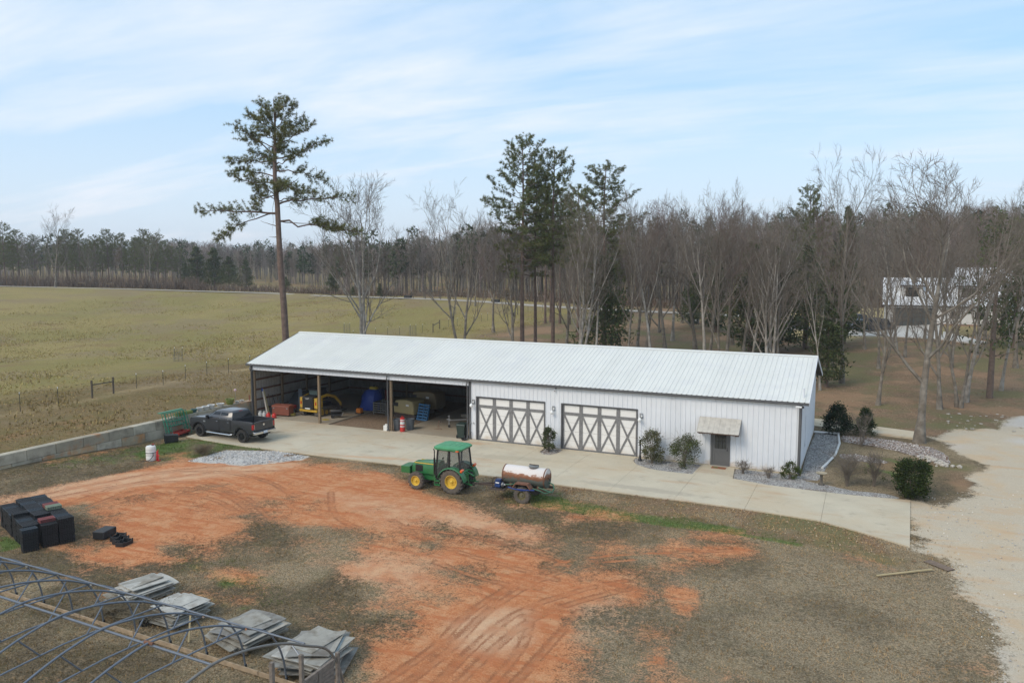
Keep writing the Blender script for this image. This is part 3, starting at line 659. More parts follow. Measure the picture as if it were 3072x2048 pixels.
gd = [(19.893, 24.866), (26.115, 31.088)]; GDH = 3.05
ED = (35.70, 36.78, 2.16)
def part(name, parent=barn): o = bpy.data.objects.new(name, None); COL.objects.link(o); o.parent = parent; return o
fw_ = part('front_wall'); rw = part('end_wall'); bw = part('back_wall'); lw = part('open_bay_end_wall')
holes = [(a-.02, b_+.02, 0, GDH+.02) for a, b_ in gd]+[(ED[0]-.02, ED[1]+.02, 0, ED[2]+.02)]
siding(fw_, 's', 19.30, LB, lambda u: HB, holes, lambda u, o, z: (u, -o, z), M_WALL)
siding(fw_, 's', 0.0, 19.30, lambda u: HB, [], lambda u, o, z: (u, -.06-o, z), M_WALL, z0=3.80)
gab = lambda u: HB+SL*min(u, WB-u)-.02
siding(rw, 's', 0, WB, gab, [], lambda u, o, z: (LB+o, u, z), M_WALL)
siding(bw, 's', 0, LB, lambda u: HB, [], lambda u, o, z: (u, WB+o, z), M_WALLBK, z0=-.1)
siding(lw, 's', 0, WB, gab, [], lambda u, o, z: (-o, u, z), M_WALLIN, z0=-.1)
MB().bb(19.28, LB-.02, -.10, -.035, .0, .088).build('wall_base', CON, fw_)
# partition between open bays and workshop
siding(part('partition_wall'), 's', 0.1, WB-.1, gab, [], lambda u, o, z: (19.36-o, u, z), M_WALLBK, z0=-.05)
# girts and posts seen inside
for z in (.55, 1.35, 2.15, 2.95, 3.7):
    MB().bb(.02, .07, .12, WB-.1, z-.07, z+.07).build('girt', M_GIRT, lw)
    MB().bb(.1, 19.2, WB-.08, WB-.03, z-.07, z+.07).build('girt', M_GIRT, bw)
for y in (3.2, 6.3, 9.4): MB().bb(.08, .24, y-.08, y+.08, 0, HB+SL*min(y, WB-y)-.1).build('wall_post', M_WOOD, lw)
for x in (6.42, 12.85, 19.12): MB().bb(x-.08, x+.08, WB-.26, WB-.10, 0, HB-.1).build('wall_post', M_WOOD, bw)
for i, x in enumerate((.10, 6.42, 12.85)):
    MB().bb(x-.09, x+.09, .0, .17, .0, 3.96).build('front_post', M_WOOD, barn, bevel=.008)
MB().bb(.02, 19.3, .02, .08, 3.83, 4.2).build('header_beam', M_WOOD, barn)
MB().bb(.0, 19.28, -.10, -.055, 3.775, 3.80).build('header_trim', M_TRIM, barn)
for k in range(9):
    x = .3+k*2.35; B = MB()
    B.bar((x, .1, HB-.05), (x, WB/2, HB+RISE-.16), .04, .18).bar((x, WB-.1, HB-.05), (x, WB/2, HB+RISE-.16), .04, .18).bar((x, .1, HB-.1), (x, WB-.1, HB-.1), .04, .16); B.build('roof_truss', M_WOOD, barn)
# roof
roof = part('roof'); OVX, OVY = .42, .17
def roof_panel(x0, x1, side):
    B = MB(); pr = [(x0+u, h) for u, h in sheet(.9144, 1, 3, .03, .09, .032) if x0+u <= x1+1e-6]
    if pr[-1][0] < x1-1e-4: pr.append((x1, 0))
    def pt(u, h, y): return (u, y if side < 0 else WB-y, HB+.055+SL*y+h)
    for (u0, h0), (u1, h1) in zip(pr[:-1], pr[1:]):
        B.quad(pt(u0, h0, -OVY), pt(u1, h1, -OVY), pt(u1, h1, WB/2), pt(u0, h0, WB/2))
        B.quad(pt(u0, h0-.012, -OVY), pt(u1, h1-.012, -OVY), pt(u1, h1, -OVY), pt(u0, h0, -OVY))
    B.build('roof_panel', M_ROOF, roof, fix=False)
x = -OVX
while x < LB+OVX-.01:
    for s_ in (-1, 1): roof_panel(x, min(x+.9144, LB+OVX), s_)
    x += .9144
yc = WB/2; zr = HB+.055+RISE
MB().prism([(yc-.22, zr-.22*SL+.035), (yc, zr+.045), (yc+.22, zr-.22*SL+.035), (yc+.22, zr-.22*SL+.02), (yc, zr+.028), (yc-.22, zr-.22*SL+.02)], -OVX-.02, LB+OVX+.02, 'X').build('ridge_cap', M_ROOF, roof)
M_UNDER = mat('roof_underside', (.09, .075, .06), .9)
for s_ in (-1, 1):
    f = (lambda y: y) if s_ < 0 else (lambda y: WB-y)
    B = MB(); a, b_ = (-OVX, f(-OVY+.02), HB+SL*(-OVY)+.02), (LB+OVX, f(-OVY+.02), HB+SL*(-OVY)+.02); c, d = (LB+OVX, f(WB/2), HB+RISE+.02), (-OVX, f(WB/2), HB+RISE+.02)
    B.quad(a, b_, c, d); B.build('roof_deck', M_UNDER, roof, fix=False)
    for xe in (-OVX-.015, LB+OVX+.015):
        MB().bar((xe, f(-OVY), HB+SL*-OVY-.02), (xe, f(WB/2), HB+RISE-.02), .03, .2).build('rake_trim', M_TRIM if xe < 0 else M_WALL, roof)
    yg = f(-OVY-.05); zg = HB-SL*OVY-.035
    B = MB(); g_ = [(-.06, .06), (-.065, -.02), (-.03, -.065), (.055, -.065), (.055, .06), (.04, .06), (.04, -.05), (-.025, -.05), (-.05, -.015), (-.045, .06)]
    B.prism([(yg+(u if s_ < 0 else -u), zg+v) for u, v in g_], -OVX, LB+OVX, 'X'); B.build('gutter', M_TRIM, roof)
def downspout(x, y=-.10):
    B = MB(); zg = HB-SL*OVY-.1
    B.tube([(x, -OVY-.05, zg+.02), (x, -OVY-.05, zg-.1), (x, -.30, zg-.22), (x, y-.06, zg-.42), (x, y-.06, .25), (x, y-.18, .12)], .05, 8); B.build('downspout', M_TRIM, barn, smooth_=40)
for x in (.02, 12.72, 19.2): downspout(x)
# corner trims and opening trims
for x0, x1, y0, y1, zt in ((LB-.10, LB+.05, -.075, -.033, HB-.05), (LB+.032, LB+.055, -.075, .12, HB-.05), (19.27, 19.40, -.09, -.04, HB-.1), (-.05, .09, -.09, -.04, HB-.1), (-.07, -.035, -.09, .1, HB-.1)):
    MB().bb(x0, x1, y0, y1, .02, zt).build('corner_trim', M_TRIM, barn)
MB().bb(19.3, LB, -.08, -.035, HB-.09, HB-.02).build('eave_trim', M_TRIM, barn)
# garage doors
for a, b_ in gd:
    d = part('garage_door'); y0 = .10
    for x0, x1 in ((a-.10, a), (b_, b_+.05)): MB().bb(x0, x1, -.045, y0+.05, 0, GDH+.05).build('jamb', M_TRIM, d)
    MB().bb(a, b_, -.045, y0+.05, GDH, GDH+.06).build('head_jamb', M_TRIM, d)
    for k in range(5):
        z0 = .06+k*(GDH-.07)/5; MB().bb(a+.005, b_-.005, y0, y0+.05, z0+.006, z0+(GDH-.07)/5-.006).build('door_section', M_DOORW, d, bevel=.006)
    W_ = b_-a; cw = W_/4; yb = y0-.03; rl = GDH-.62
    xsn = [a, a+cw, a+2*cw, a+3*cw, b_]
    for k, x in enumerate(xsn):
        hw = .115 if 0 < k < 4 else .09
        MB().bb(max(x-hw, a+.004), min(x+hw, b_-.004), yb-.012, y0-.002, .02, GDH-.01).build('stile', M_STILE, d)
    MB().bb(a+.004, b_-.004, yb, y0-.002, GDH-.075, GDH-.012).build('rail', M_STILE, d)
    MB().bb(a+.004, b_-.004, yb, y0-.002, rl-.10, rl+.09).build('rail', M_STILE, d)
    MB().bb(a+.004, b_-.004, yb, y0-.002, .02, .16).build('rail', M_STILE, d)
    for k in range(4):
        xa = xsn[k]+.10; xb = xsn[k+1]-.10
        MB().bar((xa, yb+.006, .17), (xb, yb+.006, rl-.1), .11, .028, up=(0, 1, 0)).xf(lambda x, y, z: (x, min(max(y, yb-.008), y0-.003), z)).build('brace', M_STILE, d)
        MB().bar((xb, yb-.004, .17), (xa, yb-.004, rl-.1), .11, .028, up=(0, 1, 0)).xf(lambda x, y, z: (x, min(max(y, yb-.014), y0-.004), z)).build('brace', M_STILE, d)
    MB().bb(a, b_, y0-.01, y0+.04, .0, .03).build('bottom_seal', M_DARK, d)
# entry door under its awning
ed = part('entry_door'); a, b_, h = ED
MDR = mat('grey_door', (.115, .115, .115), .5)
for x0, x1, z1 in ((a-.03, a+.07, h+.06), (b_-.07, b_+.03, h+.06)): MB().bb(x0, x1, -.06, .06, .05, z1).build('door_jamb', MDR, ed)
MB().bb(a+.07, b_-.07, -.06, .06, h-.02, h+.06).build('door_head', MDR, ed)
xl, xr = a+.075, b_-.075; yd = .0
for x0, x1, z0, z1 in ((xl, xl+.13, .07, h-.025), (xr-.13, xr, .07, h-.025), (xl+.13, xr-.13, .07, .30), (xl+.13, xr-.13, .92, 1.12), (xl+.13, xr-.13, h-.15, h-.025)):
    MB().bb(x0, x1, yd-.03, yd+.03, z0, z1).build('door_stile', MDR, ed)
MB().bb(xl+.13, xr-.13, yd-.008, yd+.02, .30, .92).build('door_panel', MDR, ed)
MB().bar((xl+.14, yd-.012, .31), (xr-.14, yd-.012, .91), .06, .012, up=(0, 1, 0)).build('door_brace', MDR, ed); MB().bar((xr-.14, yd-.016, .31), (xl+.14, yd-.016, .91), .06, .012, up=(0, 1, 0)).build('door_brace', MDR, ed)
for i in range(3):
    for j in range(2):
        pw = (xr-xl-.26)/3; pz = (h-.15-1.12)/2
        MB().bb(xl+.13+i*pw+.008, xl+.13+(i+1)*pw-.008, yd-.01, yd+.006, 1.12+j*pz+.008, 1.12+(j+1)*pz-.008).build('door_pane', M_GLASS, ed)
MB().cyl((xr-.06, yd-.10, 1.05), (xr-.06, yd-.03, 1.05), .03, 10).build('door_handle', M_DARK, ed); MB().cyl((xr-.06, yd-.06, 1.17), (xr-.06, yd-.03, 1.17), .028, 10).build('deadbolt', M_DARK, ed)
MB().bb(a+.02, b_-.02, -.12, .04, .03, .085).build('threshold', M_STEEL, ed)
aw = part('awning'); AX0, AX1 = 34.98, 37.42; M_AWN = mat('weathered_tin', (.46, .43, .375), .55, var=.18, vscale=4)
for k in range(8):
    x0 = AX0+k*(AX1-AX0)/8; x1 = x0+(AX1-AX0)/8; B = MB(); pr = [(x0, 0), (x0+.03, .02), (x0+.06, 0), (x1, 0)]
    for (u0, h0), (u1, h1) in zip(pr[:-1], pr[1:]): B.quad((u0, -1.02, 2.24+h0), (u1, -1.02, 2.24+h1), (u1, -.045, 2.99+h1), (u0, -.045, 2.99+h0))
    B.build('awning_panel', M_AWN, aw, fix=False)
M_AWW = mat('dark_cedar', (.085, .05, .034), .8, var=.3, vscale=7)
for x in (AX0+.16, AX1-.16):
    MB().bar((x, -.98, 2.20), (x, -.05, 2.90), .09, .09).bar((x, -.06, 1.95), (x, -.06, 2.9), .09).bar((x, -.95, 2.17), (x, -.06, 2.02), .09).build('awning_bracket', M_AWW, aw)
for k in range(4): y = -.98+k*.3; MB().bb(AX0+.05, AX1-.05, y-.04, y+.04, 2.175+(y+.98)*.77, 2.225+(y+.98)*.77).build('awning_purlin', M_AWW, aw)
# lamps, camera, tap, hose ring
for x in (19.60, 25.50, 31.37):
    l = part('wall_lamp'); MB().bb(x-.10, x+.10, -.075, -.034, 2.55, 2.88).build('back_plate', M_STEEL, l, bevel=.01)
    MB().tube([(x, -.07, 2.74), (x-.02, -.24, 2.76), (x-.04, -.27, 2.62)], .022, 8).build('arm', M_STEEL, l, smooth_=40)
    MB().lathe([(.0, -.14), (.07, -.12), (.115, -.05), (.125, .02), (.09, .09), (.05, .12), (.045, .15), (0, .15)], (x-.04, -.27, 2.49), n=16).build('globe', M_BULB, l, smooth_=True)
    MB().lathe([(.03, 0), (.045, .04), (.07, .09), (.06, .13), (0, .14)], (x+.04, -.13, 2.62), n=12).build('socket', M_BULB, l, smooth_=True)
cm = part('security_camera'); MB().box((25.62, -.10, 3.9), (.09, .14, .08)).build('housing', M_BULB, cm, bevel=.01); MB().cyl((25.62, -.17, 3.89), (25.62, -.20, 3.885), .03, 10).build('lens', M_DARK, cm); MB().cyl((25.66, -.03, 4.06), (25.66, -.09, 4.06), .05, 10).build('mount', M_DARK, cm)
fl = part('flood_light'); MB().box((LB-.1, -.42, HB-.22), (.34, .10, .10), rotm(0, 0, .1)).build('housing', M_BULB, fl, bevel=.015); MB().box((LB+.12, -.40, HB-.22), (.12, .12, .11)).build('lens_cap', M_DARK, fl)
MB().tube([(LB+.08, .45, HB-.05), (LB+.08, .45, HB+.75)], .05, 8).build('vent_pipe', M_WALL, barn)
MB().tube([(LB+.06, 3.4, 1.1), (LB+.06, 3.4, 2.9)], .02, 6).build('conduit', M_WALL, barn)
MB().bb(LB+.033, LB+.09, 3.3, 3.5, .95, 1.15).build('outlet_box', M_WALL, barn)
tp = part('water_tap'); MB().cyl((19.46, -.05, .0), (19.46, -.12, .56), .012, 8).tube([(19.46, -.12, .5), (19.46, -.2, .56), (19.44, -.24, .48)], .018, 8).build('spigot', M_DARK, tp); MB().lathe([(.05, -.01), (.05, .01)], (19.46, -.14, .62), n=10).build('tap_handle', M_DARK, tp)
MB().tube([(19.54+.16*math.cos(R(t)), -.11, 1.18+.13*math.sin(R(t))) for t in range(0, 181, 20)], .02, 8).build('hose_hanger', M_STEEL, barn, smooth_=40)
MB().bb(20.9, 21.3, -.09, -.045, 4.0, 4.1).build('vent_plate', M_WALL, barn)
# ------------------------------------------------------------------ vehicles
M_TRUCK = mat('graphite_paint', (.034, .035, .039), .32, metal=.0, coat=.7, spec=.5)
M_TYRE = mat('tyre_rubber', (.028, .026, .024), .85, var=.3, vscale=12)
M_TYRED = mat('dusty_tyre', (.105, .088, .072), .9, var=.35, vscale=9)
M_RED = mat('red_lens', (.45, .015, .015), .2, coat=.4)
M_ORANGE = mat('orange_lens', (.75, .12, .02), .25, coat=.3)
M_GREEN = mat('tractor_green', (.022, .15, .045), .38, coat=.35, var=.1, vscale=3)
M_GREENT = mat('sun_faded_green', (.065, .27, .12), .5, var=.12, vscale=3)
M_YEL = mat('rim_yellow', (.66, .45, .06), .5, var=.15, vscale=6)
M_BLK = mat('black_plastic', (.016, .016, .017), .45)
M_CABG = mat('tinted_cab_glass', (.10, .13, .12), .05, spec=.7, trans=.42)
M_CARG = mat('car_glass', (.012, .014, .016), .08, spec=.45)
def wheel(name, parent, loc, r, w, rim, rimm, tyrem, lugs=0, lh=.03, style='spoke', side=-1):
    o = part(name, parent); o.location = loc
    B = MB(); B.lathe([(rim, -w*.40), (r*.80, -w*.5), (r*.95, -w*.46), (r, -w*.34), (r, w*.34), (r*.95, w*.46), (r*.80, w*.5), (rim, w*.40)], axis='Y', n=36, closed=True)
    for k in range(lugs):
        for s_ in (-1, 1):
            a = 2*math.pi*(k+(.5 if s_ > 0 else 0))/lugs; rot = Matrix.Rotation(-a, 3, 'Y')
            p0 = rot @ Vector((r+lh*.3, s_*w*.02, .02)); p1 = rot @ Vector((r*.965+lh*.3, s_*w*.48, -.16*r))
            B.bar(p0, p1, lh*1.5, lh*1.6, up=tuple(rot @ Vector((1, 0, 0))))
    B.build('tyre', tyrem, o, smooth_=40)
    y = side*w*.34; B = MB()
    if style == 'dish':      # deep farm rim with a bolted centre
        B.lathe([(rim*1.02, side*w*.42), (rim*.97, side*w*.44), (rim*.93, side*w*.36), (rim*.90, side*w*.02), (rim*.62, side*w*.0), (rim*.55, side*w*.10), (rim*.0, side*w*.10)], axis='Y', n=28, cap0=False)
        B.build('rim', rimm, o, smooth_=35)
        for k in range(8):
            a = 2*math.pi*k/8; MB().cyl((rim*.40*math.cos(a), side*w*.10, rim*.40*math.sin(a)), (rim*.40*math.cos(a), side*w*.16, rim*.40*math.sin(a)), .02, 6).build('wheel_bolt', M_STEEL if rimm is not M_YEL else M_YEL, o)
        MB().lathe([(rim*.24, side*w*.09), (rim*.22, side*w*.30), (rim*.12, side*w*.38), (0, side*w*.38)], axis='Y', n=14).build('hub', rimm, o, smooth_=35)
    else:
        B.lathe([(rim*1.02, side*w*.44), (rim*.95, side*w*.46), (rim*.90, side*w*.30), (rim*.86, side*w*.05), (0, side*w*.02)], axis='Y', n=28, cap0=False); B.build('rim', rimm, o, smooth_=35)
        for k in range(8):
            a = 2*math.pi*k/8; c, s_ = math.cos(a), math.sin(a)
            MB().bar((rim*.12*c, side*w*.34, rim*.12*s_), (rim*.92*c, side*w*.40, rim*.92*s_), .045, .03, up=(0, 1, 0)).build('spoke', rimm, o)
        MB().lathe([(rim*.26, side*w*.2), (rim*.24, side*w*.40), (0, side*w*.42)], axis='Y', n=14).build('hub', rimm, o, smooth_=35)
    return o
def arch(cx, cz, r, a0, a1, n=10): return [(cx+r*math.cos(R(a0+(a1-a0)*i/n)), cz+r*math.sin(R(a0+(a1-a0)*i/n))) for i in range(n+1)]
def pickup(name, label, loc, rz, paint, group=None):
    t = thing(name, label, 'pickup truck', loc, rz, group)
    # front body with wheel arch
    pr = [(-.90, .60), (-.99, .78), (-1.02, 1.0), (-.98, 1.18), (-.86, 1.30), (-.2, 1.385), (.45, 1.43), (.85, 1.45), (3.21, 1.45), (3.21, .60)]+arch(0, .43, .60, 18, 162)[0:1]
    pr = [(-.90, .60), (-.99, .78), (-1.02, 1.0), (-.98, 1.18), (-.86, 1.30), (-.2, 1.385), (.45, 1.43), (.85, 1.45), (3.21, 1.45), (3.21, .60), (.57, .60)]+arch(0, .45, .59, 15, 165)+[(-.58, .60)]
    B = MB().prism(pr, -1, 1, 'Y')
    def shape(x, y, z):
        k = 1.0
        if x < -.4: k -= .10*((-.4-x)/.62)**2
        if z > 1.2: k -= .035
        if z < .75: k -= .02
        return (x, y*k, z)
    B.xf(shape).build('body', paint, t, bevel=.05, bseg=3, bang=28, smooth_=45)
    # raised bonnet panel
    MB().loft([[(-.8, -.62, 1.30), (-.8, .62, 1.30), (.7, .70, 1.44), (.7, -.70, 1.44)], [(-.72, -.5, 1.345), (-.72, .5, 1.345), (.66, .6, 1.485), (.66, -.6, 1.485)]]).build('bonnet', paint, t, bevel=.02, bseg=2, smooth_=45)
    zb, zt = 1.44, 2.0
    def ring(z, x0, x1, y): return [(x0, -y*.93, z), (x0+.12, -y, z), (x1-.08, -y, z), (x1, -y*.94, z), (x1, y*.94, z), (x1-.08, y, z), (x0+.12, y, z), (x0, y*.93, z)]
    MB().loft([ring(zb, .70, 3.20, .955), ring(1.55, .86, 3.19, .935), ring(1.92, 1.42, 3.06, .765), ring(1.985, 1.56, 3.0, .71), ring(2.02, 1.75, 2.85, .60)]).build('cab', paint, t, smooth_=40)
    def sy(z): return .955-(.02*(z-zb)/.11 if z < 1.55 else .02+.17*(z-1.55)/.37)+.008
    for s_ in (-1, 1):
        for nm, q in (('front_side_window', [(1.06, 1.49), (1.98, 1.49), (1.98, 1.89), (1.50, 1.89)]), ('rear_side_window', [(2.06, 1.49), (2.78, 1.49), (2.74, 1.89), (2.06, 1.89)])):
            B = MB(); B.add([(x, s_*sy(z), z) for x, z in q]+[(x, s_*(sy(z)-.03), z) for x, z in q], [(0, 1, 2, 3), (0, 4, 5, 1), (1, 5, 6, 2), (2, 6, 7, 3), (3, 7, 4, 0)]); B.build(nm, M_CARG, t)
        MB().bb(1.0, 2.85, s_*.95, s_*.972, 1.452, 1.475).build('window_trim', M_CHROME, t)
        for x0, x1 in ((.70, 2.0), (2.02, 3.06)):
            d = MB().prism([(x0, .70), (x0, 1.44), (x1, 1.44), (x1, .70)], s_*.985, s_*1.008, 'Y').build('door', paint, t, bevel=.012, bseg=2)
            MB().box((x1-.18, s_*1.025, 1.27), (.17, .03, .035)).build('door_handle', M_CHROME, d, bevel=.008)
        # wing mirror, flares, step, badge
        MB().box((.98, s_*1.10, 1.52), (.14, .20, .26)).build('wing_mirror', M_BLK, t, bevel=.03, bseg=2); MB().bar((1.0, s_*.93, 1.46), (1.0, s_*1.06, 1.46), .06).build('mirror_arm', M_BLK, t)
        for cx in (0, 4.1):
            B = MB(); o_ = arch(cx, .45, .66, 0, 180, 16); i_ = arch(cx, .45, .575, 0, 180, 16)
            n = len(o_); vs = [(x, s_*.985, z) for x, z in o_]+[(x, s_*1.06, z) for x, z in [(cx+(x-cx)*.96, .45+(z-.45)*.96) for x, z in o_]]+[(x, s_*1.05, z) for x, z in i_]+[(x, s_*.93, z) for x, z in i_]
            fs = []
            for q in range(3): fs += [(q*n+i, q*n+i+1, (q+1)*n+i+1, (q+1)*n+i) for i in range(n-1)]
            B.add(vs, fs).build('wheel_flare', M_BLK if paint is M_TRUCK else paint, t, smooth_=50)
        MB().tube([(.72, s_*1.02, .50), (.85, s_*1.09, .46), (3.1, s_*1.09, .46), (3.25, s_*1.02, .50)], .045, 8).build('side_step', M_CHROME, t, smooth_=40)
        MB().box((.55, s_*1.004, 1.16), (.20, .015, .10)).build('fender_badge', M_STEEL, t)
        MB().box((-.93, s_*.78, 1.10), (.14, .26, .20)).build('headlight', M_BULB, t, bevel=.03)
        MB().bb(5.085, 5.185, s_*.84, s_*1.006, .98, 1.32).build('tail_light', M_RED, t, bevel=.015)
        MB().bb(5.08, 5.19, s_*.82, s_*.84, .97, 1.33).build('light_surround', M_CHROME, t)
    for q in ([(.78, 1.475), (1.45, 1.93)],):
        B = MB(); y0, y1 = .86, .69; B.quad((.75, -y0, 1.50), (.75, y0, 1.50), (1.385, y1, 1.915), (1.385, -y1, 1.915)); B.xf(lambda x, y, z: (x+.0, y, z+.02)); B.build('windscreen', M_CARG, t)
    B = MB(); B.add([(3.205, -.86, 1.50), (3.205, .86, 1.50), (3.075, .70, 1.90), (3.075, -.70, 1.90)], [(0, 1, 2, 3)]); B.xf(lambda x, y, z: (x+.008, y, z)); B.build('rear_window', M_CARG, t)
    MB().box((3.04, 0, 1.955), (.03, .30, .03)).build('third_brake_light', M_RED, t)
    # bed
    bp = [(3.24, .62), (3.24, 1.44), (5.16, 1.46), (5.18, .72), (4.70, .64)]+arch(4.1, .45, .59, 15, 165)+[(3.52, .62)]
    for s_ in (-1, 1): MB().prism(bp, s_*.90, s_*1.005, 'Y').build('bed_side', paint, t, bevel=.025, bseg=2, smooth_=45); MB().bb(3.26, 5.12, s_*.86, s_*.99, 1.445, 1.475).build('bed_rail', M_BLK, t, bevel=.01)
    MB().bb(3.24, 3.30, -.9, .9, .75, 1.45).build('bed_front', paint, t); MB().bb(3.3, 5.1, -.9, .9, .80, .86).build('bed_floor', M_BLK, t)
    for s_ in (-1, 1): MB().bb(3.75, 4.45, s_*.62, s_*.9, .86, 1.12).build('bed_wheel_house', M_BLK, t, bevel=.04)
    tg = MB().bb(5.08, 5.17, -.835, .835, .86, 1.46).build('tailgate', paint, t, bevel=.02, bseg=2)
    MB().lathe([(.085, 5.165), (.08, 5.19), (.045, 5.195), (0, 5.195)], (0, 0, 1.24), 'X', 12).xf(lambda x, y, z: (x, y, 1.24+(z-1.24)*1.25)).build('tailgate_emblem', M_CHROME, tg)
    MB().box((5.175, 0, 1.36), (.02, .32, .05)).build('tailgate_handle', M_BLK, tg)
    # bumpers, plate, hitch, underbody
    MB().loft([[(5.14, -1.0, .62), (5.14, -1.0, .84), (5.14, 1.0, .84), (5.14, 1.0, .62)], [(5.34, -.93, .64), (5.34, -.93, .80), (5.34, .93, .80), (5.34, .93, .64)]]).build('rear_bumper', M_CHROME, t, bevel=.02, bseg=2, smooth_=40)
    MB().box((5.35, -.02, .73), (.012, .34, .17)).build('licence_plate', mat('plate_white', (.62, .66, .72), .5), t)
    MB().bar((5.2, 0, .52), (5.52, 0, .52), .06).bar((5.50, 0, .50), (5.50, 0, .62), .04).build('tow_hitch', M_BLK, t)
    MB().loft([[(-1.0, -.95, .62), (-1.0, .95, .62), (-1.0, .95, .86), (-1.0, -.95, .86)], [(-1.14, -.8, .64), (-1.14, .8, .64), (-1.14, .8, .82), (-1.14, -.8, .82)]]).build('front_bumper', M_CHROME, t, bevel=.02)
    MB().box((-1.0, 0, 1.06), (.06, 1.1, .34)).build('grille', M_CHROME, t, bevel=.02)
    MB().bb(-.7, 5.0, -.75, .75, .46, .66).build('chassis', M_DARK, t); MB().bb(-.62, .62, -.80, .80, .60, 1.1).build('wheel_well', M_DARK, t); MB().bb(3.5, 4.7, -.80, .80, .60, .80).build('wheel_well', M_DARK, t)
    for x in (0, 4.1):
        for s_ in (-1, 1): wheel('wheel', t, (x, s_*.86, .44), .44, .30, .265, mat('gunmetal', (.06, .06, .062), .25, metal=.7), M_TYRE, 0, style='spoke', side=s_)
    return t
# pose from the photo: near wheels stand at (1.59,-7.02) and (5.78,-7.32)
rzT = math.atan2(-.26, 4.19)
pickup('pickup_truck', 'dark grey four-door pickup truck with open bed parked by the retaining wall', (1.72, -6.14, .055), rzT, M_TRUCK)

# ------------------------------------------------------------------ tractor (nose towards -x)
t = thing('tractor', 'green farm tractor with yellow wheels and closed cab, hitched to a tank trailer', 'tractor', (24.25, -10.80, 0))
for s_ in (-1, 1):
    wheel('rear_wheel', t, (0, s_*.66, .655), .645, .40, .36, M_YEL, M_TYRED, 18, .045, 'dish', s_)
    wheel('front_wheel', t, (-2.22, s_*.66, .46), .455, .28, .27, M_YEL, M_TYRED, 16, .032, 'dish', s_)
MB().bb(-2.9, .25, -.22, .22, .42, .78).build('chassis', M_GREEN, t, bevel=.02); MB().bb(-2.35, -2.1, -.6, .6, .40, .54).build('front_axle', M_GREEN, t, bevel=.02); MB().bb(-.25, .3, -.62, .62, .45, .88).build('rear_axle', M_GREEN, t, bevel=.05)
# bonnet: rounded nose falling to the front
B = MB(); rings = []
for x, zt, hw in ((-1.02, 1.52, .36), (-1.5, 1.50, .355), (-2.1, 1.45, .34), (-2.55, 1.38, .31), (-2.72, 1.28, .27)):
    rings.append([(x, -hw, .80), (x, -hw, zt-.16), (x, -hw*.80, zt-.03), (x, -hw*.3, zt), (x, hw*.3, zt), (x, hw*.80, zt-.03), (x, hw, zt-.16), (x, hw, .80)])
B.loft(rings).build('bonnet', M_GREEN, t, smooth_=40)
MB().bb(-2.76, -2.5, -.27, .27, .78, 1.2).build('grille', M_BLK, t, bevel=.02)
for s_ in (-1, 1):
    MB().bb(-2.5, -1.05, s_*.362, s_*.372, 1.34, 1.385).build('bonnet_stripe', M_YEL, t); MB().bb(-2.45, -2.0, s_*.35, s_*.358, .9, 1.25).build('side_grille', M_BLK, t)
MB().prism([(-3.35, .72), (-3.35, 1.10), (-2.78, 1.12), (-2.78, .72)], -.42, .42, 'Y').build('front_weight_box', M_GREEN, t, bevel=.02)
MB().bar((-2.9, 0, .6), (-2.7, 0, .9), .3, .1).build('weight_bracket', M_BLK, t)
# exhaust on the near side front of the cab
MB().tube([(-1.22, -.42, .85), (-1.22, -.42, 1.75)], .055, 10).build('muffler', M_BLK, t, smooth_=40); MB().tube([(-1.22, -.42, 1.75), (-1.22, -.42, 2.15), (-1.27, -.42, 2.24)], .032, 8).build('exhaust_pipe', M_BLK, t, smooth_=40)
# cab
cz0, cz1 = .98, 2.30
for nm, a, b_ in (('pillar', (-1.05, -.62, .75), (-.88, -.62, cz1)), ('pillar', (-1.05, .62, .75), (-.88, .62, cz1)), ('pillar', (-.18, -.70, 1.15), (-.14, -.68, cz1)), ('pillar', (-.18, .70, 1.15), (-.14, .68, cz1)), ('pillar', (.48, -.62, 1.2), (.36, -.60, cz1)), ('pillar', (.48, .62, 1.2), (.36, .60, cz1))):
    MB().bar(a, b_, .075, .075).build(nm, M_BLK, t)
for s_ in (-1, 1):
    MB().quad((-1.0, s_*.63, .85), (-.22, s_*.69, 1.05), (-.18, s_*.67, 2.26), (-.86, s_*.61, 2.26)).build('door_glass', M_CABG, t)
    MB().quad((-.12, s_*.70, 1.30), (.44, s_*.63, 1.30), (.35, s_*.60, 2.26), (-.12, s_*.68, 2.26)).build('side_glass', M_CABG, t)
    MB().bar((-1.02, s_*.63, .85), (-.2, s_*.70, 1.05), .05).build('door_sill', M_BLK, t)
MB().quad((-1.04, -.6, 1.2), (-1.04, .6, 1.2), (-.87, .6, 2.26), (-.87, -.6, 2.26)).build('windscreen', M_CABG, t)
MB().quad((.49, -.58, 1.25), (.49, .58, 1.25), (.37, .58, 2.26), (.37, -.58, 2.26)).build('rear_glass', M_CABG, t)
MB().bb(-1.02, .45, -.60, .60, .72, .84).build('cab_floor', M_BLK, t); MB().bb(-1.08, -.98, -.55, .55, .8, 1.25).build('firewall', M_BLK, t)
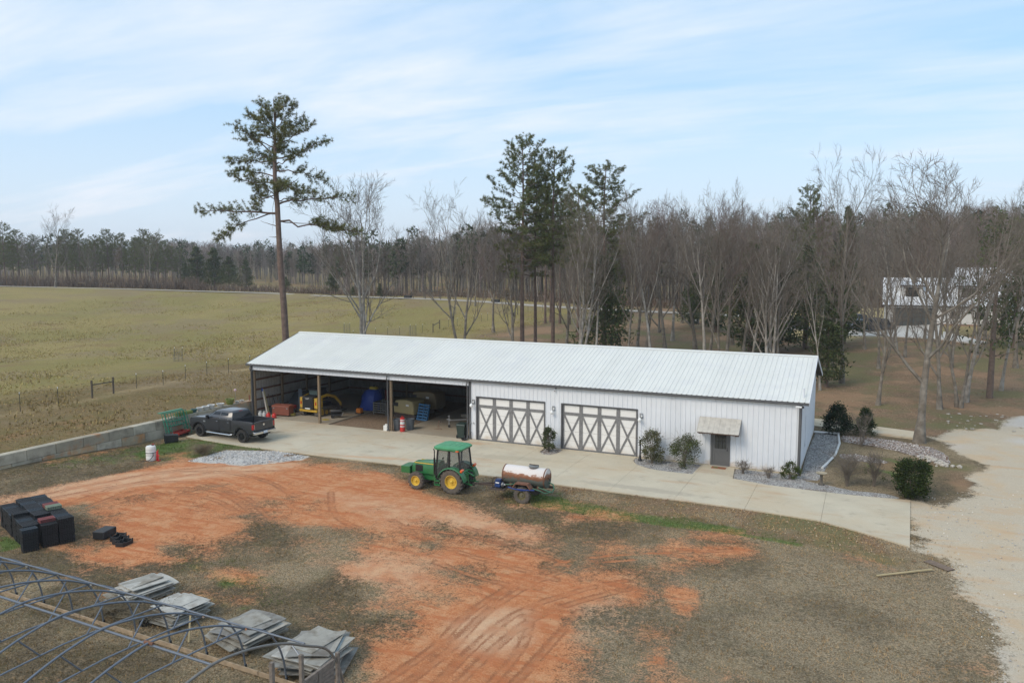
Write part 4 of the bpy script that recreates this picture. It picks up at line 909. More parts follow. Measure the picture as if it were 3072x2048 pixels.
# roof: rounded slab with raised panels
def rr(z, x0, x1, y, c): return [(x0, -y+c, z), (x0+c, -y, z), (x1-c, -y, z), (x1, -y+c, z), (x1, y-c, z), (x1-c, y, z), (x0+c, y, z), (x0, y-c, z)]
rf = MB().loft([rr(2.27, -1.0, .42, .70, .12), rr(2.33, -1.12, .52, .78, .16), rr(2.42, -1.14, .55, .79, .18), rr(2.49, -1.05, .45, .70, .2), rr(2.52, -.9, .30, .55, .2)]).build('cab_roof', M_GREENT, t, smooth_=40)
for x0, x1, y0, y1 in ((-.80, -.28, -.44, .44), (-.24, .02, -.44, -.02), (-.24, .02, .02, .44), (.06, .30, -.44, .44)): MB().bb(x0, x1, y0, y1, 2.505, 2.532).build('roof_panel', M_GREENT, rf, bevel=.006)
for s_ in (-1, 1): MB().bb(.28, .44, s_*.70, s_*.82, 2.30, 2.36).build('marker_light', M_ORANGE, t, bevel=.012)
# seat, wheel, levers
MB().bb(-.25, .22, -.24, .24, .98, 1.12).bb(.14, .26, -.23, .23, 1.1, 1.62).build('seat', M_BLK, t, bevel=.03); MB().bar((-.8, 0, .9), (-.62, 0, 1.42), .06).build('steering_column', M_BLK, t)
B = MB(); B.tube([Vector((-.62, 0, 1.45))+Vector((.55*math.sin(a)*.3, .2*math.cos(a), .2*math.sin(a)*.8)) for a in [k*math.pi/8 for k in range(17)]], .014, 6); B.build('steering_wheel', M_BLK, t)
MB().bar((-.2, -.4, 1.0), (-.3, -.42, 1.5), .03).bar((-.3, -.42, 1.5), (-.2, -.42, 1.55), .04).build('control_lever', M_BLK, t); MB().box((-.75, -.3, 1.75), (.03, .16, .10)).build('monitor', M_BLK, t)
# fenders
for s_ in (-1, 1):
    o_ = [(0+.80*math.cos(R(a)), .655+.78*math.sin(R(a))) for a in range(8, 166, 12)]; B = MB(); vs = []
    for x, z in o_: vs += [(x, s_*.50, z), (x, s_*.88, z), (x*1.0, s_*.90, z-.06), (x, s_*.50, z-.04)]
    fs = []
    for i in range(len(o_)-1):
        for q in range(4): fs.append((i*4+q, i*4+(q+1) % 4, (i+1)*4+(q+1) % 4, (i+1)*4+q))
    B.add(vs, fs).build('fender', M_GREEN, t, smooth_=45)
    MB().box((.62, s_*.72, 1.30), (.12, .26, .15), rotm(0, .5, 0)).build('tail_light', M_ORANGE, t, bevel=.03, bseg=2)
    MB().bb(-1.02, -.72, s_*.52, s_*.80, .36, .40).bb(-1.02, -.72, s_*.52, s_*.80, .58, .62).bar((-1.02, s_*.78, .36), (-1.02, s_*.74, .9), .03).bar((-.72, s_*.78, .36), (-.72, s_*.74, .9), .03).build('step', M_GREEN, t)
MB().bb(-1.05, -.7, -.6, -.25, .45, .75).build('fuel_tank', M_BLK, t, bevel=.03)
for s_ in (-1, 1):
    MB().bar((.3, s_*.28, .55), (1.05, s_*.38, .50), .06, .05).bar((.25, s_*.3, 1.15), (.75, s_*.35, 1.05), .07, .06).bar((.75, s_*.35, 1.05), (.85, s_*.36, .52), .04).build('lift_arm', M_GREEN, t)
MB().bb(.3, .5, -.3, .3, .55, 1.15).build('hitch_housing', M_GREEN, t, bevel=.03); MB().bar((.3, 0, .42), (1.0, 0, .42), .1, .05).build('drawbar', M_BLK, t); MB().bar((.45, 0, 1.1), (.95, 0, .9), .06).build('top_link', M_GREEN, t)
MB().tube([(.4, .2, 1.1), (.7, .3, 1.0), (.75, .2, .8), (.6, .1, .6)], .02, 6).build('hydraulic_hose', M_BLK, t)

# ------------------------------------------------------------------ tank trailer
def tank_material():
    m = bpy.data.materials.new('worn_tank_paint'); m.use_nodes = True; N = m.node_tree.nodes; K = m.node_tree.links.new; b = N['Principled BSDF']; b.inputs['Roughness'].default_value = .72; b.inputs['Specular IOR Level'].default_value = .3
    tcn = N.new('ShaderNodeTexCoord'); sp = N.new('ShaderNodeSeparateXYZ'); K(tcn.outputs['Object'], sp.inputs[0])
    n = N.new('ShaderNodeTexNoise'); n.inputs['Scale'].default_value = 3.0; n.inputs['Detail'].default_value = 8; n.inputs['Roughness'].default_value = .7; K(tcn.outputs['Object'], n.inputs[0])
    mpn = N.new('ShaderNodeMapping'); mpn.inputs['Scale'].default_value = (1, 6, 6); K(tcn.outputs['Object'], mpn.inputs[0]); n2_ = N.new('ShaderNodeTexNoise'); n2_.inputs['Scale'].default_value = 2.5; n2_.inputs['Detail'].default_value = 6; K(mpn.outputs[0], n2_.inputs[0])
    def ma(op, a, b_):
        q = N.new('ShaderNodeMath'); q.operation = op
        for i, v in enumerate((a, b_)):
            if isinstance(v, float): q.inputs[i].default_value = v
            else: K(v, q.inputs[i])
        return q.outputs[0]
    h = ma('ADD', ma('ADD', sp.outputs[2], ma('MULTIPLY', n.outputs[0], .62)), ma('MULTIPLY', n2_.outputs[0], .35))
    r = N.new('ShaderNodeValToRGB'); K(ma('ADD', ma('MULTIPLY', h, .6), .2), r.inputs[0]); el = r.color_ramp.elements
    for _ in range(4): el.new(.5)
    for q, (p, c) in zip(el, ((.30, (.105, .125, .105)), (.43, (.125, .135, .115)), (.49, (.20, .085, .045)), (.56, (.27, .12, .065)), (.615, (.34, .19, .13)), (.642, (.68, .63, .59)))): q.position = p; q.color = (*c, 1)
    K(r.outputs[0], b.inputs['Base Color']); return m
x0 = float(YP(1512, 1430, -10.8)[0]); x1 = float(YP(1640, 1440, -10.8)[0]); xm = (x0+x1)/2; TL = x1-x0
tr = thing('tank_trailer', 'rusty cylindrical water tank trailer with worn white top, hitched behind the tractor', 'trailer', (28.32, -10.62, 0))
ox = xm-28.32; zt = 1.20; rt_ = .50
tank = MB().lathe([(0, -TL/2-.07), (rt_*.5, -TL/2-.055), (rt_*.9, -TL/2-.01), (rt_, -TL/2+.03), (rt_*1.0, -TL/6), (rt_, TL/6), (rt_, TL/2-.03), (rt_*.96, TL/2), (rt_*.95, TL/2-.02), (rt_*.5, TL/2+.02), (0, TL/2+.03)], axis='X', n=36).build('tank', tank_material(), tr, smooth_=40)
tank.location = (ox, 0, zt)
M_RUST = mat('rusty_steel', (.16, .075, .045), .85, var=.35, vscale=8)
M_RUSTD = mat('dark_rusty_frame', (.07, .05, .04), .85, var=.4, vscale=9)
for q in (-TL/2+.05, TL/2-.06): MB().lathe([(rt_+.004, q-.03), (rt_+.014, q-.03), (rt_+.014, q+.03), (rt_+.004, q+.03)], axis='X', n=36, closed=True).build('tank_band', M_RUST, tr, loc=(ox, 0, zt), smooth_=40)
MB().lathe([(.24, 0), (.24, .07), (.27, .07), (.27, .11), (.0, .14)], (ox+.42, 0, zt+rt_-.03), n=20).build('hatch', mat('dull_zinc', (.24, .24, .23), .5, metal=.4, var=.2), tr, smooth_=35); MB().bar((ox+.15, .04, zt+rt_+.13), (ox+.70, -.02, zt+rt_+.14), .05, .03).build('hatch_bar', M_RUSTD, tr)
for s_ in (-1, 1):
    wheel('wheel', tr, (0, s_*.86, .43), .43, .24, .235, mat('olive_rim', (.14, .12, .055), .7, var=.2), M_TYRED, 22, .022, 'dish', s_)
    B = MB(); pr = [(-.52, .80), (-.34, 1.06), (.34, 1.06), (.52, .80), (.47, .79), (.31, 1.0), (-.31, 1.0), (-.47, .79)]
    MB().prism(pr, s_*.64, s_*1.02, 'Y').build('mudguard', M_RUST, tr); MB().bb(-.44, .44, s_*.62, s_*.66, .62, 1.0).build('guard_plate', M_DARK, tr)
    MB().tube([(-.75, s_*.98, .80), (-.4, s_*1.0, .74), (.2, s_*1.0, .76), (.72, s_*.98, .80)], .03, 6).tube([(-.72, s_*.95, .76), (0, s_*1.0, .70), (.7, s_*.95, .77)], .02, 6).build('blue_strap', mat('blue_webbing', (.012, .045, .22), .7), tr)
    MB().bar((-1.6, s_*.36, .62), (1.25, s_*.36, .66), .08, .12).build('frame_rail', M_RUSTD, tr)
    for x in (ox-.75, ox+.8): MB().bar((x, s_*.36, .66), (x, s_*.30, .82), .12, .08).build('tank_saddle', M_RUST, tr)
MB().bar((0, -.75, .43), (0, .75, .43), .09).build('axle', M_RUSTD, tr)
MB().bar((-1.6, -.36, .6), (-2.95, 0, .46), .07, .09).bar((-1.6, .36, .6), (-2.95, 0, .46), .07, .09).bar((-2.9, 0, .46), (-3.15, 0, .44), .1, .06).build('drawbar', M_RUSTD, tr); MB().bb(-1.85, -1.0, -.95, .5, .545, .58).build('pump_deck', M_RUSTD, tr)
M_HOSE = mat('green_hose', (.045, .13, .075), .5)
MB().tube([(ox+TL/2-.4, -.35, .78), (ox+TL/2+.15, -.5, .70), (ox+TL/2+.38, -.4, .62), (ox+TL/2+.42, -.2, .75), (ox+TL/2+.30, -.05, .95), (ox+TL/2+.06, 0, .98)], .035, 8).tube([(.45, -.7, .80), (.9, -.75, .74), (ox+TL/2+.1, -.66, .60), (ox+TL/2+.36, -.45, .66)], .03, 8).build('discharge_hose', M_HOSE, tr, smooth_=50)
MB().tube([(-1.25, -.55, .75), (-.9, -.55, .80), (-.6, -.5, .84), (ox-.5, -.4, .86)], .035, 8).build('suction_hose', M_HOSE, tr, smooth_=50)
MB().tube([(ox+TL/2+.03, -.1, 1.25), (ox+TL/2+.14, -.1, 1.22), (ox+TL/2+.12, -.12, 1.12)], .02, 6).build('valve', M_DARK, tr)
pm = thing('water_pump', 'small blue engine-driven water pump in a black tube frame on the trailer deck', 'pump', (28.32-1.45, -11.2, .58))
MBL = mat('pump_blue', (.012, .045, .16), .4); MB().bb(-.17, .15, -.18, .18, .05, .36).build('engine', MBL, pm, bevel=.03); MB().bb(-.16, .14, -.15, .15, .36, .46).build('fuel_tank', MBL, pm, bevel=.03); MB().lathe([(.12, 0), (.13, .08), (.05, .13), (.05, .2)], (.18, 0, .18), 'X', 14).build('pump_body', M_STEEL, pm)
for y in (-.22, .22): MB().tube([(-.25, y, 0), (-.25, y, .5), (.28, y, .5), (.28, y, 0)], .014, 6).build('frame_tube', M_BLK, pm)
for x in (-.25, .28): MB().tube([(x, -.22, .5), (x, .22, .5)], .014, 6).tube([(x, -.22, .02), (x, .22, .02)], .014, 6).build('frame_tube', M_BLK, pm)
MB().box((0, -.186, .30), (.2, .006, .06)).build('label_plate', M_BULB, pm)

# ------------------------------------------------------------------ compact track loader inside the left bay (nose towards +y)
ld = thing('track_loader', 'yellow compact track loader with black rear door in the left open bay', 'loader', (4.05, 1.75, .07), R(-3))
M_CAT = mat('machine_yellow', (.50, .31, .035), .5, var=.15, vscale=5); M_CATB = mat('machine_black', (.02, .02, .022), .5)
for s_ in (-1, 1):
    B = MB(); prof = [(.25+.0*math.cos(a), 0) for a in ()]; pts = [(.15, .05), (1.9, .05), (2.15, .18), (2.2, .42), (1.95, .60), (.9, .66), (.3, .62), (.0, .45), (-.02, .22)]
    B.prism(pts, s_*.56, s_*.96, 'X'); 
    for k in range(len(pts)):
        a, b_ = pts[k], pts[(k+1) % len(pts)]; L2 = math.hypot(b_[0]-a[0], b_[1]-a[1]); n = max(1, int(L2/.12))
        for q in range(n): u = (q+.5)/n; B.bar((s_*.56, a[0]+(b_[0]-a[0])*u, a[1]+(b_[1]-a[1])*u), (s_*.96, a[0]+(b_[0]-a[0])*u, a[1]+(b_[1]-a[1])*u), .05, .07)
    B.build('track', M_TYRED, ld)
    for y in (.45, .95, 1.45): MB().lathe([(.17, s_*.95), (.17, s_*.985), (0, s_*.985)], (0, y, .27), 'X', 14).build('track_roller', M_CAT, ld)
    MB().lathe([(.24, s_*.95), (.24, s_*.985), (0, s_*.985)], (0, .32, .42), 'X', 14).build('drive_sprocket', M_CAT, ld)
    MB().tube([(s_*.78, .25, 1.45), (s_*.82, 1.2, 1.62), (s_*.84, 2.1, 1.35), (s_*.84, 2.75, .75), (s_*.84, 2.9, .35)], [.10, .12, .12, .11, .08], 6).build('lift_arm', M_CAT, ld, smooth_=30)
    MB().bb(s_*.56, s_*.90, -.05, .62, .66, 1.5).build('rear_tower', M_CAT, ld, bevel=.05, bseg=2); MB().bb(s_*.70, s_*.80, -.075, -.045, .95, 1.2).build('tail_light', M_RED, ld)
MB().bb(-.56, .56, -.02, 2.0, .45, .95).build('body', M_CATB, ld); MB().bb(-.9, .9, -.12, .12, .38, .56).build('rear_bumper', M_CAT, ld, bevel=.02)
dr = MB().prism([(-.16, .58), (-.16, 1.52), (-.05, 1.62), (.6, 1.62), (.6, .58)], -.54, .54, 'X').build('engine_door', M_CATB, ld, bevel=.03, bseg=2)
for k in range(8): MB().bb(-.42, .42, -.175, -.158, .78+k*.07, .81+k*.07).build('louvre', M_BLK, dr)
MT = Matrix.Translation
text_mesh('door_lettering', 'CAT', .17, M_BULB, dr, MT((0, -.178, 1.44)) @ Matrix.Rotation(R(90), 4, 'X')); MB().bb(-.26, .26, -.172, -.158, .62, .70).build('label_plate', M_BULB, dr)
cb = MB().loft([[(-.5, .6, 1.2), (.5, .6, 1.2), (.5, 1.7, 1.2), (-.5, 1.7, 1.2)], [(-.5, .55, 2.05), (.5, .55, 2.05), (.48, 1.55, 2.1), (-.48, 1.55, 2.1)]]).build('cab', M_CATB, ld, bevel=.04, bseg=2)
MB().bb(-.40, .40, .53, .575, 1.66, 1.98).build('rear_window', mat('dusty_glass', (.10, .14, .13), .15), cb); MB().bb(-.54, .54, .5, 1.6, 2.08, 2.15).build('cab_roof', M_CATB, cb, bevel=.03)
MB().prism([(2.75, .06), (3.5, .02), (3.45, .10), (2.95, .18), (2.85, .62), (2.75, .62)], -.92, .92, 'X').build('bucket', M_RUSTD, ld)
# ------------------------------------------------------------------ retaining wall of big concrete blocks
M_BLOCK = [mat('wall_block_%d' % i, c, .9, var=.22, vscale=1.6, bump=.25, bscale=14, alt=a, alt_scale=1.4, alt_lo=.48, alt_hi=.68) for i, (c, a) in enumerate((((.36, .315, .235), (.21, .18, .135)), ((.41, .365, .28), (.25, .215, .16)), ((.33, .29, .215), (.42, .20, .085)), ((.38, .315, .215), (.48, .24, .10))))]
for m_ in M_BLOCK: panel_tone(m_, .12)
rwall = thing('retaining_wall', 'long retaining wall of stained concrete blocks in two courses beside the pasture', 'wall')
rnd = random.Random(3)
bl = MB().box((0, 0, 0), (.56, 1.79, .625)).mesh('block', None, bevel=.025, bseg=1)
BM = []
for m_ in M_BLOCK:
    q = bl.copy(); q.materials.append(m_); BM.append(q)
for course in range(2):
    y = -20.6+(.9 if course else 0)
    while y < 1.0:
        o = link('block', BM[(rnd.choice((2, 3, 3, 1)) if course == 0 else rnd.choice((0, 1, 0, 2)))], rwall)
        xw = -1.02+.018*(y+20)
        o.location = (xw+rnd.uniform(-.015, .015), y+.9, .30+course*.635); o.rotation_euler = (0, rnd.uniform(-.012, .012), -.018)
        y += 1.81
# ------------------------------------------------------------------ things along the wall
def pot(loc, r, h, m, label, soil=True, nm='flower_pot', cat='pot'):
    t = thing(nm, label, cat, loc)
    MB().lathe([(r*.62, 0), (r*.72, h*.1), (r*.95, h*.75), (r*1.06, h*.86), (r*1.08, h), (r*.94, h), (r*.9, h*.8), (0, h*.78)], n=18).build('body', m, t, smooth_=40)
    if soil: MB().lathe([(r*.88, h*.80), (r*.5, h*.87), (0, h*.88)], n=12).build('soil', mat('potting_soil', (.10, .075, .05), .95), t)
    return t
M_POTW = mat('white_pot', (.62, .62, .60), .5, var=.12, vscale=8); M_POTG = mat('olive_pot', (.16, .19, .04), .6, var=.2); M_POTT = mat('teal_pot', (.05, .14, .14), .5)
zt = 1.255
for i, (py, r, h, lab) in enumerate(((-4.75, .24, .28, 'white pot nearest the teal pot on the retaining wall'), (-4.2, .25, .28, 'second white pot along the retaining wall'), (-3.65, .26, .30, 'third white pot along the retaining wall behind the truck'), (-2.75, .28, .24, 'wide shallow white pot on the wall behind the truck cab'), (-1.0, .16, .16, 'small white pot on the retaining wall near the barn'), (-.5, .16, .16, 'smallest white pot on the retaining wall beside the barn corner'))):
    pot((-.72, py, zt), r, h, M_POTW, lab)
pot((-.72, -5.3, zt), .22, .26, M_POTT, 'small teal pot between planter box and white pots on the wall')
pot((-.72, -1.75, zt), .33, .44, M_POTG, 'large olive green tub on the wall above the truck roof')
pb = thing('planter_box', 'long mossy green planter box lying on top of the retaining wall', 'planter', (-.72, -6.25, zt)); MB().bb(-.18, .18, -.7, .7, 0, .2).build('box', M_POTG, pb, bevel=.02); MB().bb(-.15, .15, -.66, .66, .19, .23).build('soil', mat('moss', (.14, .17, .04), .95, var=.4, vscale=12), pb)
wsn = thing('wind_spinner', 'thin wind spinner with pale pink head standing on the wall', 'spinner', (-.72, -1.15, zt)); MB().cyl((0, 0, 0), (0, 0, .95), .012, 6).build('stake', M_STEEL, wsn); MB().lathe([(0, -.1), (.09, -.05), (.11, .02), (.06, .09), (0, .1)], (0, 0, 1.02), n=10).build('head', mat('pale_pink', (.62, .42, .45), .5), wsn)
rp = thing('red_stake', 'short rust-red steel stake on the wall by the barn', 'stake', (-.70, .35, zt)); MB().bar((0, 0, 0), (-.04, 0, .42), .05, .04).build('shaft', mat('red_oxide', (.22, .045, .035), .7), rp); MB().box((0, 0, .02), (.10, .10, .04)).build('foot', mat('red_oxide', (.22, .045, .035), .7), rp)
M_SCAF = mat('scaffold_green', (.025, .21, .12), .5, var=.12)
sf = thing('scaffold_frame', 'green painted steel scaffold frames leaning on the retaining wall', 'scaffold', (-.35, -8.35, .02), 0)
for k, dy in enumerate((0, .12)):
    fr = part('frame', sf); fr.location = (dy*.9, dy, 0)
    def L2(y, z): return (-(z*.30)+.30, y, z)
    for a, b_ in (((0, 0), (0, 1.65)), ((.28, 0), (.28, 1.65)), ((1.62, 0), (1.62, 1.65)), ((1.9, 0), (1.9, 1.65)), ((0, 1.65), (1.9, 1.65)), ((.28, .75), (1.62, .75)), ((.28, 1.05), (1.62, 1.05)), ((0, .45), (.28, .45)), ((1.62, .45), (1.9, .45)), ((.75, .75), (.75, 1.65)), ((1.15, .75), (1.15, 1.65)), ((0, 1.1), (.28, 1.1)), ((1.62, 1.1), (1.9, 1.1)), ((0, .8), (.28, .8)), ((1.62, .8), (1.9, .8))):
        MB().tube([L2(*a), L2(*b_)], .024, 7).build('tube', M_SCAF, fr, smooth_=40)
pl_ = part('deck_plank', sf); MB().bar((-.40, -.05, 1.70), (-.40, 1.95, 1.70), .24, .05).build('plank', M_SCAF, pl_)
wt = thing('garden_cart', 'flat red steel tray with dry weeds beside the black tub', 'cart', (.05, -7.3, .03), R(10))
M_REDM = mat('red_metal', (.32, .035, .025), .6, var=.25, vscale=7)
for a, b_ in (((-.35, -.6), (.35, -.6)), ((.35, -.6), (.35, .6)), ((.35, .6), (-.35, .6)), ((-.35, .6), (-.35, -.6))): MB().bar((a[0], a[1], .24), (b_[0], b_[1], .24), .03, .14).build('tray_side', M_REDM, wt)
MB().bb(-.34, .34, -.59, .59, .16, .19).build('tray_floor', M_REDM, wt)
for y in (-.45, .45): MB().bb(-.3, .3, y-.04, y+.04, .0, .16).build('skid', M_RUSTD, wt)
tb = thing('plastic_tub', 'black plastic tub lying on its side on the grass near the truck', 'tub', (1.05, -9.0, .0), R(-38))
B = MB(); o_ = [(-.36, -.27), (.36, -.27), (.36, .27), (-.36, .27)]
def tubring(y, s_): return [(x*s_, y, .29+z*s_) for x, z in o_]
B.loft([tubring(-.42, 1.0), tubring(.42, .78), tubring(.40, .72), tubring(-.41, .93)], cap=False); B.add(tubring(.40, .74), [(0, 1, 2, 3)]); B.build('shell', M_BLK, tb, bevel=.015, bseg=2)
rim_ = MB(); q = tubring(-.42, 1.06)
for i in range(4): rim_.bar(q[i], q[(i+1) % 4], .05, .05)
rim_.build('rim', M_BLK, tb)
M_HDPE = mat('white_plastic', (.72, .71, .67), .45, var=.05)
wb = thing('plastic_barrel', 'white plastic barrel with black strap standing on the grass', 'barrel', (3.98, -13.2, H1(3.98, -13.2)+.02))
MB().lathe([(.24, 0), (.285, .03), (.295, .10), (.30, .28), (.293, .30), (.30, .32), (.30, .62), (.293, .64), (.30, .66), (.29, .84), (.26, .91), (.10, .93), (0, .93)], n=28).build('drum', M_HDPE, wb, smooth_=35)
MB().lathe([(.302, .50), (.308, .50), (.308, .535), (.302, .535)], n=28, closed=True).build('strap', M_BLK, wb); MB().lathe([(.07, .93), (.07, .97), (0, .98)], (.05, .1, 0), n=12).build('cap', M_BLK, wb); MB().lathe([(.05, .97), (.06, 1.03), (0, 1.05)], (.08, .12, 0), n=10).build('bung', M_REDM, wb)
MB().tube([(.28, -.1, .55), (.33, -.12, .35), (.2, -.3, .1), (-.2, -.4, .03), (-.8, -.7, .02)], .02, 6).build('hose', M_BLK, wb)
ht = thing('hand_sprayer', 'red pump sprayer leaning against the white barrel', 'sprayer', (4.42, -13.1, H1(4.4, -13.1)+.01)); M_RP = mat('red_paint', (.52, .03, .025), .45)
MB().bar((-.06, 0, .02), (0, 0, .62), .10, .12).build('body', M_RP, ht, bevel=.02); MB().bar((.12, -.05, .05), (.02, 0, .5), .05).bar((.12, .1, .04), (.12, -.12, .05), .05).build('leg', M_RP, ht); MB().bar((-.02, 0, .6), (.08, 0, .72), .04).build('handle', M_RP, ht); MB().box((.1, 0, .35), (.08, .1, .1)).build('pump_head', M_RP, ht, bevel=.02)
# ------------------------------------------------------------------ right end: pipe, bird bath, lamp post, planks
pv = thing('drain_pipe', 'bent white plastic drain pipe lying beside the barn end wall', 'pipe', (0, 0, 0)); M_PVC = mat('pvc_white', (.74, .74, .72), .35)
for a, b_ in (((40.76, 12.05, .14), (42.35, 12.15, .14)), ((42.35, 12.15, .14), (42.55, 9.0, .12)), ((42.55, 8.98, .12), (42.42, 5.6, .10)), ((42.42, 5.58, .10), (42.1, 3.4, .10)), ((42.09, 3.3, .10), (41.85, 1.9, .10))): MB().cyl(a, b_, .075, 10).build('pipe_length', M_PVC, pv, smooth_=40)
MB().lathe([(.0, -.1), (.1, -.08), (.1, .08), (0, .1)], (42.36, 12.14, .14), n=10).build('elbow', M_PVC, pv, smooth_=True)
bbh = thing('bird_bath', 'small dark pedestal bird bath in the gravel bed', 'bird bath', (42.0, -1.7, .06)); M_STN = mat('dark_stone', (.115, .10, .08), .9, var=.3)
MB().lathe([(.17, 0), (.17, .05), (.08, .10), (.065, .3), (.07, .5), (.12, .58)], n=14).build('pedestal', M_STN, bbh, smooth_=40); MB().lathe([(.08, .55), (.24, .60), (.30, .66), (.28, .67), (.2, .63), (0, .62)], n=18).build('basin', mat('pale_stone', (.36, .31, .22), .9, var=.2), bbh, smooth_=40)
lp = thing('garden_lamp_post', 'short black cast lamp post beside the second garage door', 'lamp post', (31.52, -.75, .05))
MB().lathe([(.13, 0), (.13, .06), (.09, .12), (.07, .3), (.05, .34), (.042, .95), (.06, 1.0), (.045, 1.05)], n=12).build('post', M_BLK, lp, smooth_=40); MB().lathe([(.05, 1.05), (.075, 1.09), (.06, 1.2), (.08, 1.22), (.0, 1.33)], n=12).build('finial', M_BLK, lp, smooth_=40)
dm = thing('door_mat', 'small brown doormat in front of the entry door', 'doormat', (36.25, -.5, .057)); MB().bb(-.42, .42, -.22, .22, 0, .018).build('mat', mat('coir_brown', (.26, .10, .045), .95, var=.3, vscale=20), dm); MB().bb(-.3, -.05, -.1, .1, .018, .024).build('mat_motif', mat('mat_green', (.14, .17, .06), .95), dm)
pk = thing('wood_plank', 'long pale plank lying on the grass near the gravel road', 'plank', (0, 0, 0)); za = H1(45.5, -13.5); MB().bar((44.75, -14.25, za+.05), (46.75, -12.72, za+.08), .085, .04).build('board', mat('fresh_lumber', (.42, .33, .18), .8, var=.15), pk); MB().bar((44.8, -14.1, za+.02), (44.9, -14.3, za+.02), .06, .05).build('cleat', M_WOOD, pk)
gt = thing('drain_grate', 'rusty steel drain grate where grass meets the gravel road', 'grate', (47.05, -12.0, H1(47, -12)+.03), R(-42))
for k in range(5): MB().bb(-.55, .55, -.20+k*.085, -.15+k*.085, 0, .02).build('grate_bar', mat('dull_grate', (.20, .15, .115), .9, var=.3), gt)
for x in (-.52, 0, .52): MB().bb(x-.02, x+.02, -.21, .21, -.02, .012).build('cross_bar', M_RUSTD, gt)
ww = thing('well_bucket', 'small round black pan on the apron beside the garage corner', 'pan', (19.05, -.42, .056)); MB().lathe([(.13, 0), (.2, .10), (.21, .11), (.18, .10), (.11, .02), (0, .02)], n=16).build('pan', M_BLK, ww, smooth_=40); MB().tube([(.2, 0, .1), (.33, .03, .12), (.34, .06, .1)], .012, 6).build('handle', M_BLK, ww)
# ------------------------------------------------------------------ barn contents
def can(loc, label, m, r=.30, h=.75, nm='trash_can', cat='trash can'):
    t = thing(nm, label, cat, loc); MB().lathe([(r*.80, 0), (r*.84, .03), (r*.98, h*.92), (r*1.06, h*.93), (r*1.06, h), (r*.97, h), (r*.8, .06), (0, .05)], n=22).build('body', m, t, smooth_=40)
    for s_ in (-1, 1): MB().bar((s_*r*1.02, -.1, h*.84), (s_*r*1.12, .1, h*.84), .04, .05).build('handle', m, t)
    return t
M_GRYP = mat('grey_plastic', (.105, .115, .125), .6, var=.1)
can((13.05, .62, .02), 'grey round trash can just right of the middle post', M_GRYP, .34, .82); can((13.85, .98, .075), 'second grey trash can behind the red and white drum', M_GRYP, .33, .78)
tbn = thing('wheelie_bin', 'dark green wheeled bin beside the workshop corner', 'bin', (18.62, .12, .07), R(6)); M_BIN = mat('bin_green', (.022, .04, .032), .55)
MB().loft([[(-.24, -.24, .06), (.24, -.24, .06), (.24, .24, .06), (-.24, .24, .06)], [(-.32, -.33, .92), (.32, -.33, .92), (.32, .36, .92), (-.32, .36, .92)]]).build('body', M_BIN, tbn, bevel=.03, bseg=2); MB().loft([[(-.35, -.37, .92), (.35, -.37, .92), (.35, .40, .92), (-.35, .40, .92)], [(-.31, -.32, 1.02), (.31, -.32, 1.02), (.31, .40, 1.04), (-.31, .40, 1.04)]]).build('lid', M_BIN, tbn, bevel=.02)
for s_ in (-1, 1): MB().lathe([(.13, s_*.26), (.13, s_*.33), (.05, s_*.335), (0, s_*.335)], (0, -.16, .13), 'X', 14).build('wheel', M_DARK, tbn)
MB().bar((-.25, .43, .98), (.25, .43, .98), .04).build('handle', M_BIN, tbn)
dru = thing('traffic_drum', 'slim red drum with white bands beside the middle post', 'drum', (13.72, .18, .07)); hh = 1.02
for k, (z0, z1, m_) in enumerate(((0, .34, M_RP), (.34, .42, M_POTW), (.42, .52, M_RP), (.52, .74, M_POTW), (.74, .80, M_RP), (.80, .88, M_POTW), (.88, 1.0, M_RP))): MB().lathe([(.185-.02*z0, z0), (.185-.02*z1, z1)], n=18).build('band', m_, dru, smooth_=40)
MB().tube([(-.08, 0, 1.0), (-.06, 0, 1.1), (.06, 0, 1.1), (.08, 0, 1.0)], .02, 6).build('handle', M_RP, dru)
jg = thing('plastic_jug', 'square white plastic jug beside the middle barn post', 'jug', (12.42, .05, .01)); MB().bb(-.17, .17, -.15, .15, 0, .42).build('body', M_HDPE, jg, bevel=.04, bseg=2); MB().lathe([(.06, .42), (.05, .48), (0, .49)], n=12).build('cap', M_HDPE, jg); MB().tube([(-.1, 0, .42), (-.08, 0, .50), (.08, 0, .5), (.1, 0, .42)], .02, 6).build('handle', M_HDPE, jg)
tl = thing('tool_chest', 'rusty red steel job box at the front of the left bay', 'tool chest', (1.95, 1.15, .07), R(8)); M_CHEST = mat('job_box_red', (.21, .062, .036), .7, var=.2)
MB().bb(-.75, .75, -.36, .36, .1, .72).build('chest_body', M_CHEST, tl, bevel=.015); MB().prism([(-.39, .72), (.39, .72), (.38, .82), (.28, .90), (-.36, .86)], -.78, .78, 'X').build('chest_lid', M_CHEST, tl, bevel=.012)
for x in (-.6, .6): MB().bb(x-.06, x+.06, -.34, .34, 0, .10).build('skid', M_RUSTD, tl); MB().bb(x-.05, x+.05, -.385, -.36, .6, .7).build('latch', M_STEEL, tl)
def bottle(loc, label, m, r, h, nm, cat):
    t = thing(nm, label, cat, loc); MB().lathe([(r*.9, 0), (r*.9, .03), (r*.98, .05), (r, h*.2), (r, h*.62), (r*.85, h*.74), (r*.4, h*.8), (r*.3, h*.84), (0, h*.84)], n=18).build('vessel', m, t, smooth_=40); MB().lathe([(r*.62, h*.76), (r*.66, h*.78), (r*.66, h), (r*.6, h), (r*.6, h*.78)], n=16).build('collar', m, t, smooth_=40); MB().lathe([(.02, h*.84), (.03, h*.92), (0, h*.93)], n=8).build('valve', M_STEEL, t)
M_PROP = mat('propane_grey', (.50, .51, .50), .5, var=.1)
